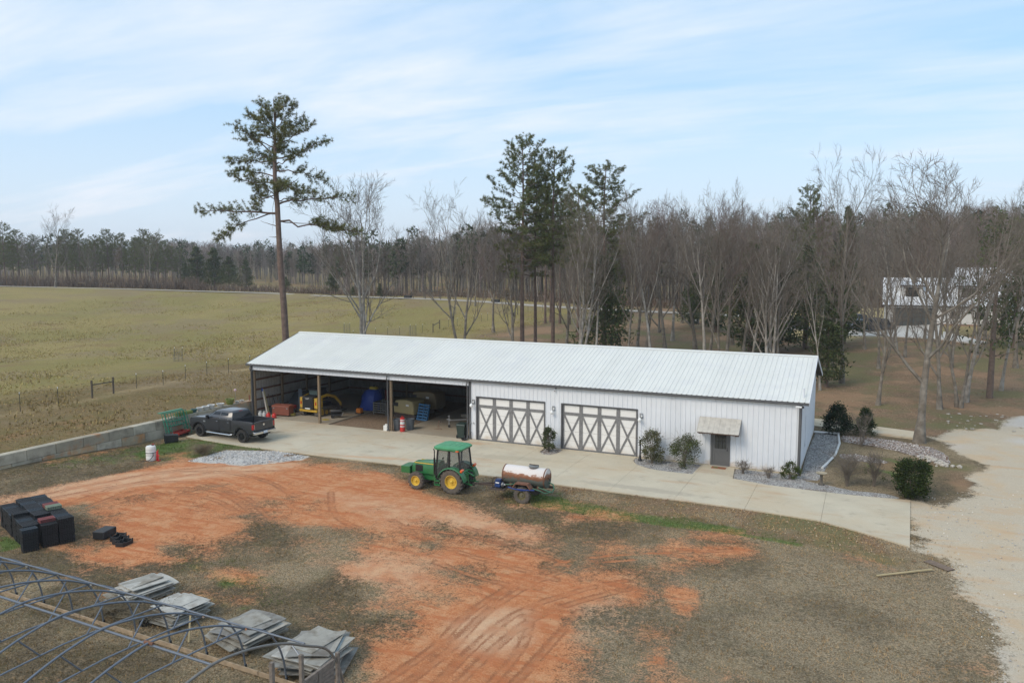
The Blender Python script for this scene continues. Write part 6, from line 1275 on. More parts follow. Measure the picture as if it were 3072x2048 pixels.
# ------------------------------------------------------------------ trees
BARK_G = mat('grey_bark', (.165, .138, .108), .95, alt=(.235, .21, .175), alt_scale=1.3, alt_lo=.45, alt_hi=.62, var=.35, vscale=3, bump=.3, bscale=18); BARK_P = mat('pine_bark', (.145, .100, .080), .95, var=.35, vscale=3, bump=.4, bscale=14)
BARK_L = mat('pale_bark', (.25, .222, .185), .95, alt=(.34, .315, .28), alt_scale=1.5, alt_lo=.45, alt_hi=.62, var=.3, vscale=2.5, bump=.2, bscale=18); TWIG = mat('twigs', (.150, .125, .100), .95); TWIG_R = mat('reddish_twigs', (.175, .122, .10), .95)
BARK_C = mat('cedar_bark', (.16, .115, .09), .95, var=.3, vscale=4); LEAFM = attr_mat('foliage', .7, trl=.35); FARM = attr_mat('far_wood', .95)
def bare_tree(seed, levels=4, fork=.28, limbs=7, lean=.05, spread=1.0, mult=1.0, tw=TWIG, bark=BARK_G, stems=1, upw=.35):
    """tree of unit height 1 (scaled later); returns meshes for trunk and crown"""
    rg = random.Random(seed); T = MB(); Cn = MB()
    def jit(a): return Vector((rg.gauss(0, a), rg.gauss(0, a), rg.gauss(0, a)))
    def branch(p, d, ln, r, lev):
        n = (7, 5, 4, 3, 2)[lev]; pts = [p.copy()]; rad = [r]; q = p.copy(); dd = d.normalized()
        for i in range(n):
            dd = (dd+jit((.05, .10, .14, .17, .15)[lev])+Vector((0, 0, (.10, upw*.35, upw*.35, .12, .10)[lev]))).normalized(); q = q+dd*ln/n; pts.append(q.copy())
            rad.append(r*(1-(i+1)/n*(.72 if lev == 0 else .80)))
        tgt = T if lev <= 1 else Cn
        tgt.tube(pts, rad, (8, 5, 3, 3, 3)[lev], cap=False)
        if lev >= levels: return
        k = max(2, int(round((limbs, 7, 6, 6)[lev]*(mult if lev else 1))))
        for j in range(k):
            u = (fork+(1-fork)*(j+rg.random()*.7)/k) if lev == 0 else (.22+.78*(j+rg.random()*.8)/k)
            u = min(u, .99); f = u*n; i = min(int(f), n-1); b = pts[i].lerp(pts[i+1], f-i); ax = (pts[i+1]-pts[i]).normalized()
            az = rg.uniform(0, 6.283) if lev else (j*2.4+rg.uniform(-.4, .4)); o = ax.orthogonal().normalized(); o = Matrix.Rotation(az, 3, ax) @ o
            ang = R(rg.uniform(28, 52))*(1.05 if lev == 0 else .95)*(spread if lev == 0 else 1)
            dr = ax*math.cos(ang)+o*math.sin(ang); rr_ = (rad[i]+(rad[i+1]-rad[i])*(f-i))*(.62 if lev == 0 else .66)
            ll = ln*((.62-.22*u) if lev == 0 else rg.uniform(.42, .62)*(1-.25*u))
            branch(b, dr, ll, max(rr_, .0008), lev+1)
    for s_ in range(stems):
        a = s_*2.6+seed; ln = .86*(1 if s_ == 0 else rg.uniform(.8, .95)); d = Vector((lean*math.cos(a)+(.16*math.cos(a) if stems > 1 else 0), lean*math.sin(a)+(.10*math.sin(a) if stems > 1 else 0), 1))
        branch(Vector((.008*math.cos(a)*(stems > 1), .008*math.sin(a)*(stems > 1), -.015)), d, ln, .0158/(1 if stems == 1 else 1.25), 0)
    zm = max(v[2] for v in Cn.v); f = 1/zm
    for M_ in (T, Cn): M_.v = [(x*f, y*f, z*f) for x, y, z in M_.v]
    # flare at the base
    T.v = [(x*(1+.5*max(0, .03-z)/.03), y*(1+.5*max(0, .03-z)/.03), z) for x, y, z in T.v]
    return T.mesh('trunk', bark, smooth_=60, fix=False), Cn.mesh('crown', tw, fix=False)
def needles(V, F, C, p, d, rg, n=14, ln=.24, wd=.022, col=(.06, .085, .03), droop=.0):
    sh_ = rg.uniform(.65, 1.35); c = (col[0]*sh_*rg.uniform(.9, 1.2), col[1]*sh_, col[2]*sh_*rg.uniform(.8, 1.1))
    for _ in range(n):
        v = Vector((rg.gauss(0, 1), rg.gauss(0, 1), rg.gauss(0, 1))).normalized()*.85+d*.75; v.normalize(); v.z -= droop
        s_ = v.cross(Vector((rg.gauss(0, 1), rg.gauss(0, 1), rg.gauss(0, 1)))); s_ = s_.normalized() if s_.length > .01 else v.orthogonal()
        l = ln*rg.uniform(.7, 1.15); o = len(V); V += [p-s_*wd/2, p+s_*wd/2, p+v*l]; F.append((o, o+1, o+2)); C += [c]*3
def limb(T, a, tip, r, rg, n=6, sag=.12, wig=.10):
    pts = []; L_ = (tip-a).length
    for i in range(n+1):
        u = i/n; q = a.lerp(tip, u); q.z += -sag*L_*math.sin(math.pi*u)*.6
        if 0 < i < n: q += Vector((rg.gauss(0, wig), rg.gauss(0, wig), rg.gauss(0, wig)))*L_*.25
        pts.append(q)
    T.tube(pts, [r*(1-.8*i/n) for i in range(n+1)], 5, cap=False); return pts
def foliate(T, V, F, C, pts, r, rg, start=.35, dens=1.0, spray=1.0, ln=.24, nn=14, col=(.06, .085, .03), wd=.022):
    n = len(pts)-1; L_ = sum((pts[i+1]-pts[i]).length for i in range(n)); k = max(3, int(L_*2.6*dens))
    for j in range(k):
        u = start+(1-start)*(j+rg.random())/k; f = min(u*n, n-.01); i = int(f); b = pts[i].lerp(pts[i+1], f-i); ax = (pts[i+1]-pts[i]).normalized()
        o = Matrix.Rotation(rg.uniform(0, 6.283), 3, ax) @ ax.orthogonal().normalized(); d = (ax*.7+o*.8+Vector((0, 0, .35))).normalized(); l = rg.uniform(.35, 1.0)*spray*(1.15-.5*u)
        tip = b+d*l; T.tube([b, b.lerp(tip, .5)+Vector((0, 0, .03)), tip], [r*.25, r*.18, r*.08], 3, cap=False)
        for q in range(max(2, int(3*dens))):
            w_ = (q+1)/max(2, int(3*dens)); needles(V, F, C, b.lerp(tip, w_)+Vector((rg.gauss(0, .06), rg.gauss(0, .06), rg.gauss(0, .06))), d, rg, nn, ln, wd, col)
def pine(seed, H, base=.5, rad=3.2, nb=26, dens=1.6, ln=.34, nn=14, col=(.150, .172, .070), r0=.28, bark=BARK_P, wd=.042):
    rg = random.Random(seed); T = MB(); V, F, C = [], [], []
    ax = [Vector((math.sin(i*.7+seed)*.10*i/8, math.cos(i*.9+seed)*.10*i/8, H*i/10)) for i in range(11)]; ax[0].z = -.3
    T.tube(ax, [r0*(1.25 if i == 0 else 1-.085*i) for i in range(11)], 8, cap=False)
    for j in range(nb):
        u = (j+rg.random()*.6)/nb; z = H*(base+(1-base)*u*.97); az = j*2.4+rg.uniform(-.5, .5); i = min(int(z/H*10), 9); p = ax[i].lerp(ax[i+1], z/H*10-i)
        prof = min(1, .60+u*1.1)*(1-u**3.2)**.6; L_ = rad*prof*rg.uniform(.55, 1.12)+.35; el = R(-8+50*u+rg.uniform(-12, 12)); d = Vector((math.cos(az)*math.cos(el), math.sin(az)*math.cos(el), math.sin(el)))
        pts = limb(T, p, p+d*L_, max(.02, r0*.26*(1-u*.55)), rg, 5, .10, .12); foliate(T, V, F, C, pts, .05, rg, .25, dens, 1.0, ln, nn, col, wd)
    for q in range(6): needles(V, F, C, ax[10]+Vector((rg.gauss(0, .15), rg.gauss(0, .15), -rg.random()*.5)), Vector((0, 0, 1)), rg, nn, ln, wd, col)
    return T.mesh('trunk', bark, smooth_=60, fix=False), tint_mesh('crown', V, F, C, LEAFM)
def cedar(seed, H, rad, base=.05, n=4600, sz=.27, col=(.085, .108, .045), r0=.18, cone=.8, gaps=.35):
    rg = random.Random(seed); T = MB(); V, F, C = [], [], []; T.tube([(0, 0, -.3), (0, 0, H*.5), (.1, 0, H*.94)], [r0*1.2, r0*.7, .02], 7, cap=False)
    nb = int(26+H*2)
    for j in range(nb):
        u = (j+.5)/nb; z = H*(base+(1-base)*u); L_ = rad*((1-u)**cone)*rg.uniform(.65, 1.15)+.12; az = j*2.4+rg.uniform(-.6, .6); el = R(rg.uniform(0, 40)); d = Vector((math.cos(az)*math.cos(el), math.sin(az)*math.cos(el), math.sin(el))); p = Vector((0, 0, z))
        T.tube([p, p+d*L_*.6, p+d*L_+Vector((0, 0, .1))], [r0*.2*(1-u*.7), r0*.1*(1-u*.7), .008], 3, cap=False)
        m = int(n/nb*(.5+L_/rad)); sh_ = rg.uniform(.6, 1.35)
        for q in range(m):
            w_ = rg.random()**.6; c0 = p+d*L_*w_+Vector((rg.gauss(0, .16*L_+.05), rg.gauss(0, .16*L_+.05), rg.gauss(0, .11*L_+.05))); v = (Vector((rg.gauss(0, 1), rg.gauss(0, 1), rg.gauss(.3, 1))).normalized()+d*.6).normalized(); s_ = v.cross(Vector((rg.gauss(0, 1), rg.gauss(0, 1), rg.gauss(0, 1)))).normalized(); l = sz*rg.uniform(.6, 1.4)
            o = len(V); V += [c0-s_*l*.28, c0+s_*l*.28, c0+v*l]; F.append((o, o+1, o+2)); k = sh_*rg.uniform(.75, 1.3); C += [(col[0]*k*rg.uniform(.85, 1.3), col[1]*k, col[2]*k)]*3
    return T.mesh('trunk', BARK_C, smooth_=60, fix=False), tint_mesh('crown', V, F, C, LEAFM)
def plant_tree(nm, meshes, x, y, rz, scale, label, cat='tree', group=None, z=None):
    t = thing(nm, label, cat, (x, y, (H1(x, y) if z is None else z)), rz, group); t.scale = scale
    link('trunk', meshes[0], t); link('crown', meshes[1], t); return t
BV = [bare_tree(31, fork=.30, limbs=8), bare_tree(32, fork=.22, limbs=9, spread=.85, lean=.08), bare_tree(33, fork=.38, limbs=8, spread=.8, tw=TWIG_R), bare_tree(34, fork=.25, limbs=7, stems=2, spread=.85, mult=.9), bare_tree(35, fork=.42, limbs=7, spread=.7, bark=BARK_L), bare_tree(36, fork=.18, limbs=10, spread=1.05)]
BIG = [bare_tree(41, fork=.30, limbs=9, spread=1.0, mult=1.15), bare_tree(43, fork=.16, limbs=7, stems=3, spread=.8, bark=BARK_L), bare_tree(45, fork=.2, limbs=7, stems=2, spread=.9, bark=BARK_L)]
PV = [pine(51, 25, .46, 4.0, 52), pine(52, 25, .54, 3.2, 44), pine(53, 25, .40, 5.0, 70, 1.5), pine(54, 25, .60, 3.0, 40, 1.6), pine(55, 25, .30, 4.8, 62, 1.4)]
CV = [cedar(61, 9, 2.4), cedar(62, 9, 1.9, cone=.7), cedar(63, 9, 2.8, .12, 4200, .28)]
def tree_at(nm, meshes, H0, px, d, topy, label, wide=1.0, rz=None, group=None, cat='tree'):
    p = DP(px, 900, d); z0 = H1(p[0], p[1]); h = DP(px, topy, d)[2]-z0; s_ = h/H0
    return plant_tree(nm, meshes, p[0], p[1], rz if rz is not None else (px*.37) % 6.28, (s_*wide, s_*wide, s_), label, cat, group, z0)
def depth_of(px, py):
    p = GH(px, py); return float((p-CAM) @ FW)
# ---- the tall pine by the barn: limbs laid out one by one
def hero_pine():
    rg = random.Random(77); d = 75.0; k = d/FPX; T = MB(); V, F, C = [], [], []
    b = DP(857, 900, d); bx, by = float(b[0]), float(b[1]); zb = H1(bx, by)
    hor = Vector(RT); dep = Vector((FW[0], FW[1], 0)).normalized()
    def W(cx, cy, off=0): return Vector((bx, by, 0))+hor*((550+cx/1.96-857)*k)+dep*off+Vector((0, 0, 12.322+(781-(250+cy/1.96))*k))
    tr_ = [(602, 1500), (590, 1300), (578, 1100), (573, 900), (570, 730), (560, 560), (566, 400), (570, 250), (566, 120)]
    ax = [W(*p) for p in tr_]; ax[0].z = zb-.3; ax.insert(1, ax[0].lerp(ax[1], .35))
    T.tube(ax, [.40, .33, .30, .275, .25, .235, .19, .14, .09, .03], 10, cap=False)
    def att(cy): 
        y_ = [q[1] for q in tr_][::-1]; x_ = [q[0] for q in tr_][::-1]; return W(float(np.interp(cy, y_, x_)), cy)
    # (attach height, elbow x, elbow y, tip x, tip y, radius, leafy from, depth offset)
    LB_ = [(770, 380, 765, 110, 752, .11, .22, -.5), (762, 330, 800, 205, 920, .07, .45, .6), (815, 760, 828, 1050, 876, .10, .42, .3), (812, 700, 830, 930, 850, .05, .6, 1.0), (718, 690, 684, 1020, 690, .10, .30, -.4), (700, 640, 690, 760, 640, .06, .3, .8), (525, 690, 525, 855, 585, .07, .35, .5), (600, 450, 600, 330, 560, .07, .25, -.6), (560, 450, 520, 320, 520, .07, .3, .9), (480, 420, 470, 295, 468, .08, .3, .2), (500, 640, 470, 720, 440, .06, .3, -1.), (455, 700, 420, 860, 350, .08, .35, .4), (430, 480, 350, 350, 275, .08, .3, -.5), (400, 470, 330, 365, 340, .06, .35, .8), (390, 650, 350, 790, 275, .07, .35, -.6), (360, 660, 300, 730, 225, .06, .35, .7), (320, 500, 240, 420, 210, .06, .3, -.3), (300, 640, 220, 690, 160, .05, .3, -.6), (270, 520, 180, 480, 140, .05, .3, .5), (250, 610, 170, 640, 120, .05, .25, .3), (660, 480, 680, 440, 740, .06, .2, -.7), (690, 500, 640, 420, 660, .05, .3, .7), (640, 620, 610, 740, 640, .05, .35, -1.2), (450, 520, 440, 400, 420, .05, .3, 1.2), (575, 470, 600, 400, 600, .05, .3, 1.2)]
    for cy, ex, ey, tx, ty, r, st_, off in LB_:
        a = att(cy); e_ = W(ex, ey, off*.5); tip = W(tx, ty, off); pts = []
        for u in np.linspace(0, 1, 8):
            q = a*(1-u)**2+e_*2*u*(1-u)+tip*u*u; 
            if 0 < u < 1: q += Vector((rg.gauss(0, .10), rg.gauss(0, .10), rg.gauss(0, .10)))
            pts.append(q)
        T.tube(pts, [r*(1-.82*i/7) for i in range(8)], 6, cap=False); foliate(T, V, F, C, pts, .06, rg, st_, 2.0, 1.3, .31, 19, (.170, .180, .076), .027)
    for j in range(26):           # limbs reaching towards and away from the viewer
        cy = rg.uniform(180, 700); a = att(cy); L_ = rg.uniform(1.2, 3.4)*(1 if cy > 350 else .7); s_ = 1 if j % 2 else -1; d_ = dep*s_*L_+hor*rg.uniform(-1.6, 1.6)+Vector((0, 0, rg.uniform(.2, 1.3)))
        pts = limb(T, a, a+d_, .06, rg, 5, .08, .1); foliate(T, V, F, C, pts, .05, rg, .35, 1.8, 1.25, .31, 19, (.170, .180, .076), .027)
    for cx, cy, tx, ty, r in ((570, 650, 700, 566, .08), (568, 845, 468, 810, .05), (570, 905, 515, 905, .05), (575, 960, 530, 950, .02), (572, 1000, 620, 985, .02), (560, 560, 535, 870, .03)):
        limb(T, W(cx, cy), W(tx, ty), r, rg, 5, .03, .06)
    t = thing('pine_tree', 'tall lone pine with sparse drooping limbs behind the open end of the barn', 'tree', (0, 0, 0))
    link('trunk', T.mesh('trunk', BARK_P, smooth_=60, fix=False), t); link('crown', tint_mesh('crown', V, F, C, LEAFM), t)
hero_pine()
# ---- trees behind the barn, left to right
G1 = 'bare trees behind the barn'; n_ = 0
tree_at('bare_tree', BIG[2], 1, 1092, 84, 488, 'spreading bare tree with twin stems just right of the tall lone pine', .95, 1.2)
tree_at('bare_tree', BV[3], 1, 1384, 86, 528, 'slender twin-stemmed bare tree midway between lone pine and pine group', .8, .4)
tree_at('pine_tree', PV[2], 25, 1567, 88, 424, 'tallest pine of the dense group behind the barn roof', 1.0, .3)
tree_at('pine_tree', PV[1], 25, 1606, 90, 500, 'slim pine standing in the middle of the pine group', .9, 1.4)
tree_at('pine_tree', PV[0], 25, 1659, 89, 456, 'narrow-crowned pine on the right of the tallest one', .95, 2.2)
tree_at('pine_tree', PV[2], 25, 1812, 104, 503, 'broad round-topped pine at the right end of the pine group', 1.15, 4.0)
tree_at('pine_tree', PV[0], 25, 1735, 112, 560, 'dark pine half hidden between the round-topped pine and its neighbours', 1.1, 5.0)
for i, (px, py, ty) in enumerate(((1636, 972, 560), (1652, 968, 600), (1680, 972, 570), (1709, 974, 590))):
    tree_at('pine_tree', PV[(3, 1, 3, 1)[i]], 25, px, depth_of(px, py), ty, 'thin-stemmed far pine under the pine group, %s from the left' % ORD[i], .85, i*1.3, 'thin pines behind the pine group')
tree_at('bare_tree', BV[1], 1, 1539, 86, 600, 'pale bare tree in front of the tallest pine', .8, 2.0)
tree_at('bare_tree', BIG[1], 1, 1742, 84, 545, 'pale multi-stemmed bare tree in front of the round-topped pine', .75, .8)
sn = thing('dead_snag', 'pale broken dead trunk beside the cedar behind the barn', 'tree', (0, 0, 0)); p0 = DP(1789, 900, 84); zz0 = H1(p0[0], p0[1]); ptop = DP(1795, 895, 84)
MB().tube([(p0[0], p0[1], zz0-.3), tuple((p0*.5+ptop*.5)[:2])+((zz0+ptop[2])/2,), tuple(ptop)], [.17, .13, .05], 8).build('trunk', BARK_L, sn, smooth_=50); MB().tube([tuple(ptop*.8+np.array([p0[0], p0[1], zz0])*.2), tuple(ptop*.9+np.array([p0[0], p0[1], zz0])*.1+np.array([1.0, .2, .9]))], [.05, .015], 5).build('broken_limb', BARK_L, sn)
tree_at('cedar_tree', CV[2], 9, 1815, 88, 770, 'dark green cedar behind the barn roof beside the broken pale trunk', .95, .5)
mids = [(1884, 85, 600, 0), (1915, 96, 580, 2), (1943, 103, 610, 5), (1958, 86, 548, 4), (2000, 97, 590, 1), (2048, 128, 600, 2), (2078, 126, 620, 0), (2120, 84, 560, 4), (2132, 86, 528, 0), (2162, 84, 610, 5), (2182, 85, 570, 2), (2235, 92, 590, 1), (1850, 110, 590, 5), (2020, 110, 575, 4), (2200, 105, 560, 2), (2290, 100, 590, 0), (2370, 108, 585, 4), (1480, 120, 640, 2), (1425, 150, 650, 0), (1700, 100, 600, 5), (1980, 118, 570, 2), (2090, 100, 585, 1), (2260, 86, 600, 4), (2440, 110, 560, 2), (2340, 88, 640, 5)]
for i, (px, d, ty, v) in enumerate(sorted(mids)):
    tree_at('bare_tree', BV[v], 1, px, d, ty, 'bare grey tree in the wood behind the barn, %s from the left' % ORD[i], .62+.10*((i*3) % 4), i*1.7, 'bare trees in the wood behind the barn')
tree_at('bare_tree', BIG[1], 1, 2318, 80, 610, 'wide many-stemmed bare tree above the right part of the barn roof', .95, 2.4)
for i, (px, d, ty, w_) in enumerate(((2255, 96, 735, 1.3), (2330, 98, 745, 1.35), (2420, 100, 740, 1.3), (2500, 97, 780, 1.2), (2150, 118, 800, 1.2), (2080, 122, 820, 1.2))):
    tree_at('cedar_tree', CV[i % 3], 9, px, d, ty, 'dark cedar in the wood right of centre, %s counted from the right' % ORD[(3, 2, 1, 0, 4, 5)[i]], w_*.85, i*1.1, 'dark cedars in the wood')
tree_at('pine_tree', PV[2], 25, 2420, 112, 564, 'lone dark evergreen crown rising behind the bare trees on the right', .8, 1.0)
tree_at('cedar_tree', CV[1], 9, 2537, 104, 628, 'tall pointed cedar behind the parked cars', .62, 1.6)
tree_at('cedar_tree', CV[0], 9, 2490, 74, 905, 'low ragged cedar at the edge of the wood by the barn end', 1.0, 2.6)
# ---- trees on the right slope
rights = [(2471, 1177, 720, 4, .5), (2536, 1156, 432, 1, .62), (2505, 1102, 640, 2, .6), (2649, 1225, 640, 5, .7), (2645, 1110, 620, 0, .6), (2697, 1056, 560, 4, .6), (2723, 1075, 600, 2, .6), (2821, 1075, 590, 0, .7), (2838, 1236, 560, 1, .7), (2897, 1230, 600, 3, .7), (2915, 1213, 540, 4, .7), (2865, 1108, 610, 5, .6), (2940, 1068, 560, 2, .7), (3060, 1110, 580, 0, .8), (2780, 1020, 570, 2, .6), (2600, 1050, 600, 5, .6), (3020, 1180, 600, 4, .6), (2960, 1020, 590, 0, .7)]
for i, (px, py, ty, v, w_) in enumerate(sorted(rights)):
    tree_at('bare_tree', BV[v], 1, px, depth_of(px, py), ty, 'bare tree on the slope below the white house, %s from the left' % ORD[i], w_*1.05, i*2.1, 'bare trees on the slope right of the barn')
p = GH(2757, 1327); plant_tree('bare_tree', BIG[0], p[0], p[1], 2.2, ((DP(2757, 440, float((p-CAM) @ FW))[2])*1.05,)*2+(DP(2757, 440, float((p-CAM) @ FW))[2],), 'big bare tree with thick trunk and wide crown at the end of the path')
p = GH(2987, 1203); d_ = float((p-CAM) @ FW)
tree_at('cedar_tree', cedar(66, 9, 2.6, .22, 1300, .22, cone=.5), 9, 2987, d_, 640, 'sparse dark evergreen with bare lower trunk at the right edge', .75, .3)
tree_at('cedar_tree', CV[0], 9, 3050, 92, 720, 'dense evergreen at the far right edge of the view', .9, 1.3); tree_at('pine_tree', PV[2], 25, 3040, 120, 660, 'dark pine crown behind the house at the right edge', 1.0, 2.0)
# ---- far row along the left of the lane
lf_ = [(a_, b_, 4 if v_ in (0, 1, 3) and (a_ % 3) else v_, d_) for a_, b_, v_, d_ in [(5, 700, 4, 240), (45, 715, 4, 246), (180, 735, 4, 250), (222, 700, 4, 244), (268, 716, 4, 250), (312, 716, 4, 252), (352, 706, 4, 248), (392, 720, 4, 252), (428, 712, 4, 246), (462, 708, 4, 244), (500, 722, 4, 250), (545, 745, 4, 254), (20, 668, 0, 225), (62, 690, 1, 232), (-30, 680, 2, 228), (110, 705, 3, 236), (205, 690, 2, 240), (245, 688, 0, 232), (292, 705, 1, 238), (330, 690, 2, 245), (372, 700, 0, 240), (410, 712, 3, 236), (440, 690, 2, 228), (478, 700, 0, 236), (520, 740, 2, 246), (150, 760, 3, 230), (232, 730, 3, 232)]]
for i, (px, ty, v, d) in enumerate(sorted(lf_)):
    tree_at('pine_tree', PV[v], 25, px, d, ty, 'dark far pine in the row beyond the pasture, %s from the left' % ORD[i], 1.15, i*1.9, 'far pines beyond the pasture')
for i, (px, ty, d, w_) in enumerate(((595, 742, 226, 1.5), (646, 745, 222, 1.5), (690, 770, 218, 1.4), (740, 780, 215, 1.3), (560, 790, 220, 1.2), (860, 830, 205, 1.2), (1000, 800, 190, 1.2), (1140, 850, 178, 1.3), (1060, 860, 180, 1.3))):
    tree_at('cedar_tree', CV[i % 3], 9, px, d, ty, 'rounded dark evergreen beside the lane, %s from the left in that row' % ORD[(1, 2, 3, 4, 0, 5, 6, 8, 7)[i]], w_, i*1.3, 'evergreens along the lane')
for i, (px, ty, d, v, w_) in enumerate(((168, 610, 208, 1, .75), (275, 720, 215, 5, 1.0), (452, 678, 212, 0, .8), (735, 800, 210, 5, 1.1), (350, 730, 222, 2, .9), (100, 730, 222, 0, .9))):
    tree_at('bare_tree', BV[v], 1, px, d, ty, ('tall pale bare tree standing alone at the left of the lane' if i == 0 else 'bare tree in front of the far pines, %s from the left' % ORD[{275: 1, 452: 3, 735: 4, 350: 2, 100: 0}[px]]), w_, i*.9, None if i == 0 else 'bare trees in front of the far pines')
# ------------------------------------------------------------------ the far wood: one mass
def far_wood():
    rg = np.random.default_rng(5); Vs, Fs, Cs = [], [], []; o = 0
    def put(v, f, c):
        nonlocal o
        Vs.append(v); Fs.append(f+o); Cs.append(c); o += len(v)
    def blades(p, d, ln, wd):
        m = len(p); s_ = np.cross(d, rg.normal(size=(m, 3))); s_ /= np.linalg.norm(s_, axis=1)[:, None]+1e-9
        v = np.stack([p-s_*wd[:, None]/2, p+s_*wd[:, None]/2, p+d*ln[:, None]], 1).reshape(-1, 3); return v, np.arange(3*m).reshape(m, 3)
    spots = []
    while len(spots) < 2300:
        px = rg.uniform(520, 3350); d = rg.uniform(150, 430)
        lo = np.interp(px, [500, 900, 1050, 1300, 1600, 2100, 2500, 3300], [330, 270, 192, 182, 164, 150, 150, 150]); hi = np.interp(px, [500, 1000, 3300], [470, 400, 330])
        d = lo+(hi-lo)*rg.random()**1.5
        p = DP(px, 900, d); spots.append((p[0], p[1], d))
    for _ in range(620):
        px = rg.uniform(-260, 640); d = rg.uniform(255, 440); p = DP(px, 900, d); spots.append((p[0], p[1], d))
    S = np.array(spots); Z = HT(S[:, 0], S[:, 1])
    for i in range(len(S)):
        x, y, z = S[i, 0], S[i, 1], Z[i]; pinep = rg.random() < .12; h = rg.uniform(10, 17)*(.92 if pinep else 1)*(.8+.5*float(vnoise(np.array([x]), np.array([y]), 45., 9)[0])); b = np.array([x, y, z])
        tone = rg.uniform(.6, 1.45); bc = np.array([.195, .170, .148])*tone*rg.uniform(.94, 1.06, 3)
        # trunk
        a3 = np.array([[math.cos(t), math.sin(t), 0] for t in (0, 2.1, 4.2)]); v = np.concatenate([b+a3*.17-np.array([0, 0, .3]), b+a3*.05+np.array([rg.normal(0, .4), rg.normal(0, .4), h*.85])]); f = np.array([(0, 1, 4), (0, 4, 3), (1, 2, 5), (1, 5, 4), (2, 0, 3), (2, 3, 5)]); put(v, f, np.tile(bc*1.15, (6, 1)))
        if not pinep:
            m = 42; u = rg.uniform(.28, .95, m); az = rg.uniform(0, 6.28, m); el = rg.uniform(.6, 1.25, m); dd = np.stack([np.cos(az)*np.cos(el), np.sin(az)*np.cos(el), np.sin(el)], 1); ln = h*rg.uniform(.12, .34, m)*(1.25-u*.7); p = b+np.stack([0*u, 0*u, u*h*.82], 1)
            v, f = blades(p, dd, ln, np.full(m, .10)); put(v, f, np.tile(bc, (len(v), 1)))
            k = 5; pp = np.repeat(p+dd*ln[:, None]*.55, k, 0)+np.repeat(dd*ln[:, None]*.35, k, 0)*rg.random((m*k, 1)); az = rg.uniform(0, 6.28, m*k); el = rg.uniform(.3, 1.4, m*k); d2 = np.stack([np.cos(az)*np.cos(el), np.sin(az)*np.cos(el), np.sin(el)], 1); v, f = blades(pp, d2, h*rg.uniform(.05, .13, m*k), np.full(m*k, .06)); put(v, f, np.tile(bc*np.array([1.02, .95, .93]), (len(v), 1)))
        else:
            m = 150; u = rg.uniform(.42, 1.0, m); rr_ = h*.17*np.sin(np.pi*np.clip((u-.36)/.66, 0, 1))**.7+.2; az = rg.uniform(0, 6.28, m); q = np.sqrt(rg.random(m)); p = b+np.stack([rr_*q*np.cos(az), rr_*q*np.sin(az), u*h], 1); dd = rg.normal(size=(m, 3)); dd[:, 2] += .5; dd /= np.linalg.norm(dd, axis=1)[:, None]
            v, f = blades(p, dd, rg.uniform(.7, 1.5, m), rg.uniform(.35, .7, m)); gc = np.array([.048, .068, .030])*rg.uniform(.7, 1.3); put(v, f, np.repeat(gc*rg.uniform(.75, 1.3, (m, 1)), 3, 0))
    # brown brush along the foot of the wood
    m = 16000; px = np.where(rg.random(m) < .4, rg.uniform(-250, 620, m), rg.uniform(560, 3300, m)); lo = np.interp(px, [-250, 0, 500, 800, 1050, 1300, 1600, 2100, 3300], [230, 216, 204, 196, 183, 172, 157, 146, 140]); P_ = np.array([DP(a, 900, b_)[:2] for a, b_ in zip(px, lo+rg.exponential(9, m))]); zz_ = HT(P_[:, 0], P_[:, 1]); p = np.c_[P_, zz_]
    az = rg.uniform(0, 6.28, m); el = rg.uniform(.7, 1.5, m); dd = np.stack([np.cos(az)*np.cos(el), np.sin(az)*np.cos(el), np.sin(el)], 1); v, f = blades(p, dd, rg.uniform(.5, 2.6, m)*np.where(px < 600, 1.7, 1.), np.full(m, .2)); bc = np.array([.16, .115, .085])*rg.uniform(.6, 1.3, (m, 1)); put(v, f, np.repeat(bc, 3, 0))
    return np.concatenate(Vs), np.concatenate(Fs), np.concatenate(Cs)
V_, F_, C_ = far_wood(); tag(link('far_wood', tint_mesh('far_wood', V_, F_, C_, FARM)), 'hazy winter wood of bare trees and pines covering the far slopes', 'woodland', kind='stuff')
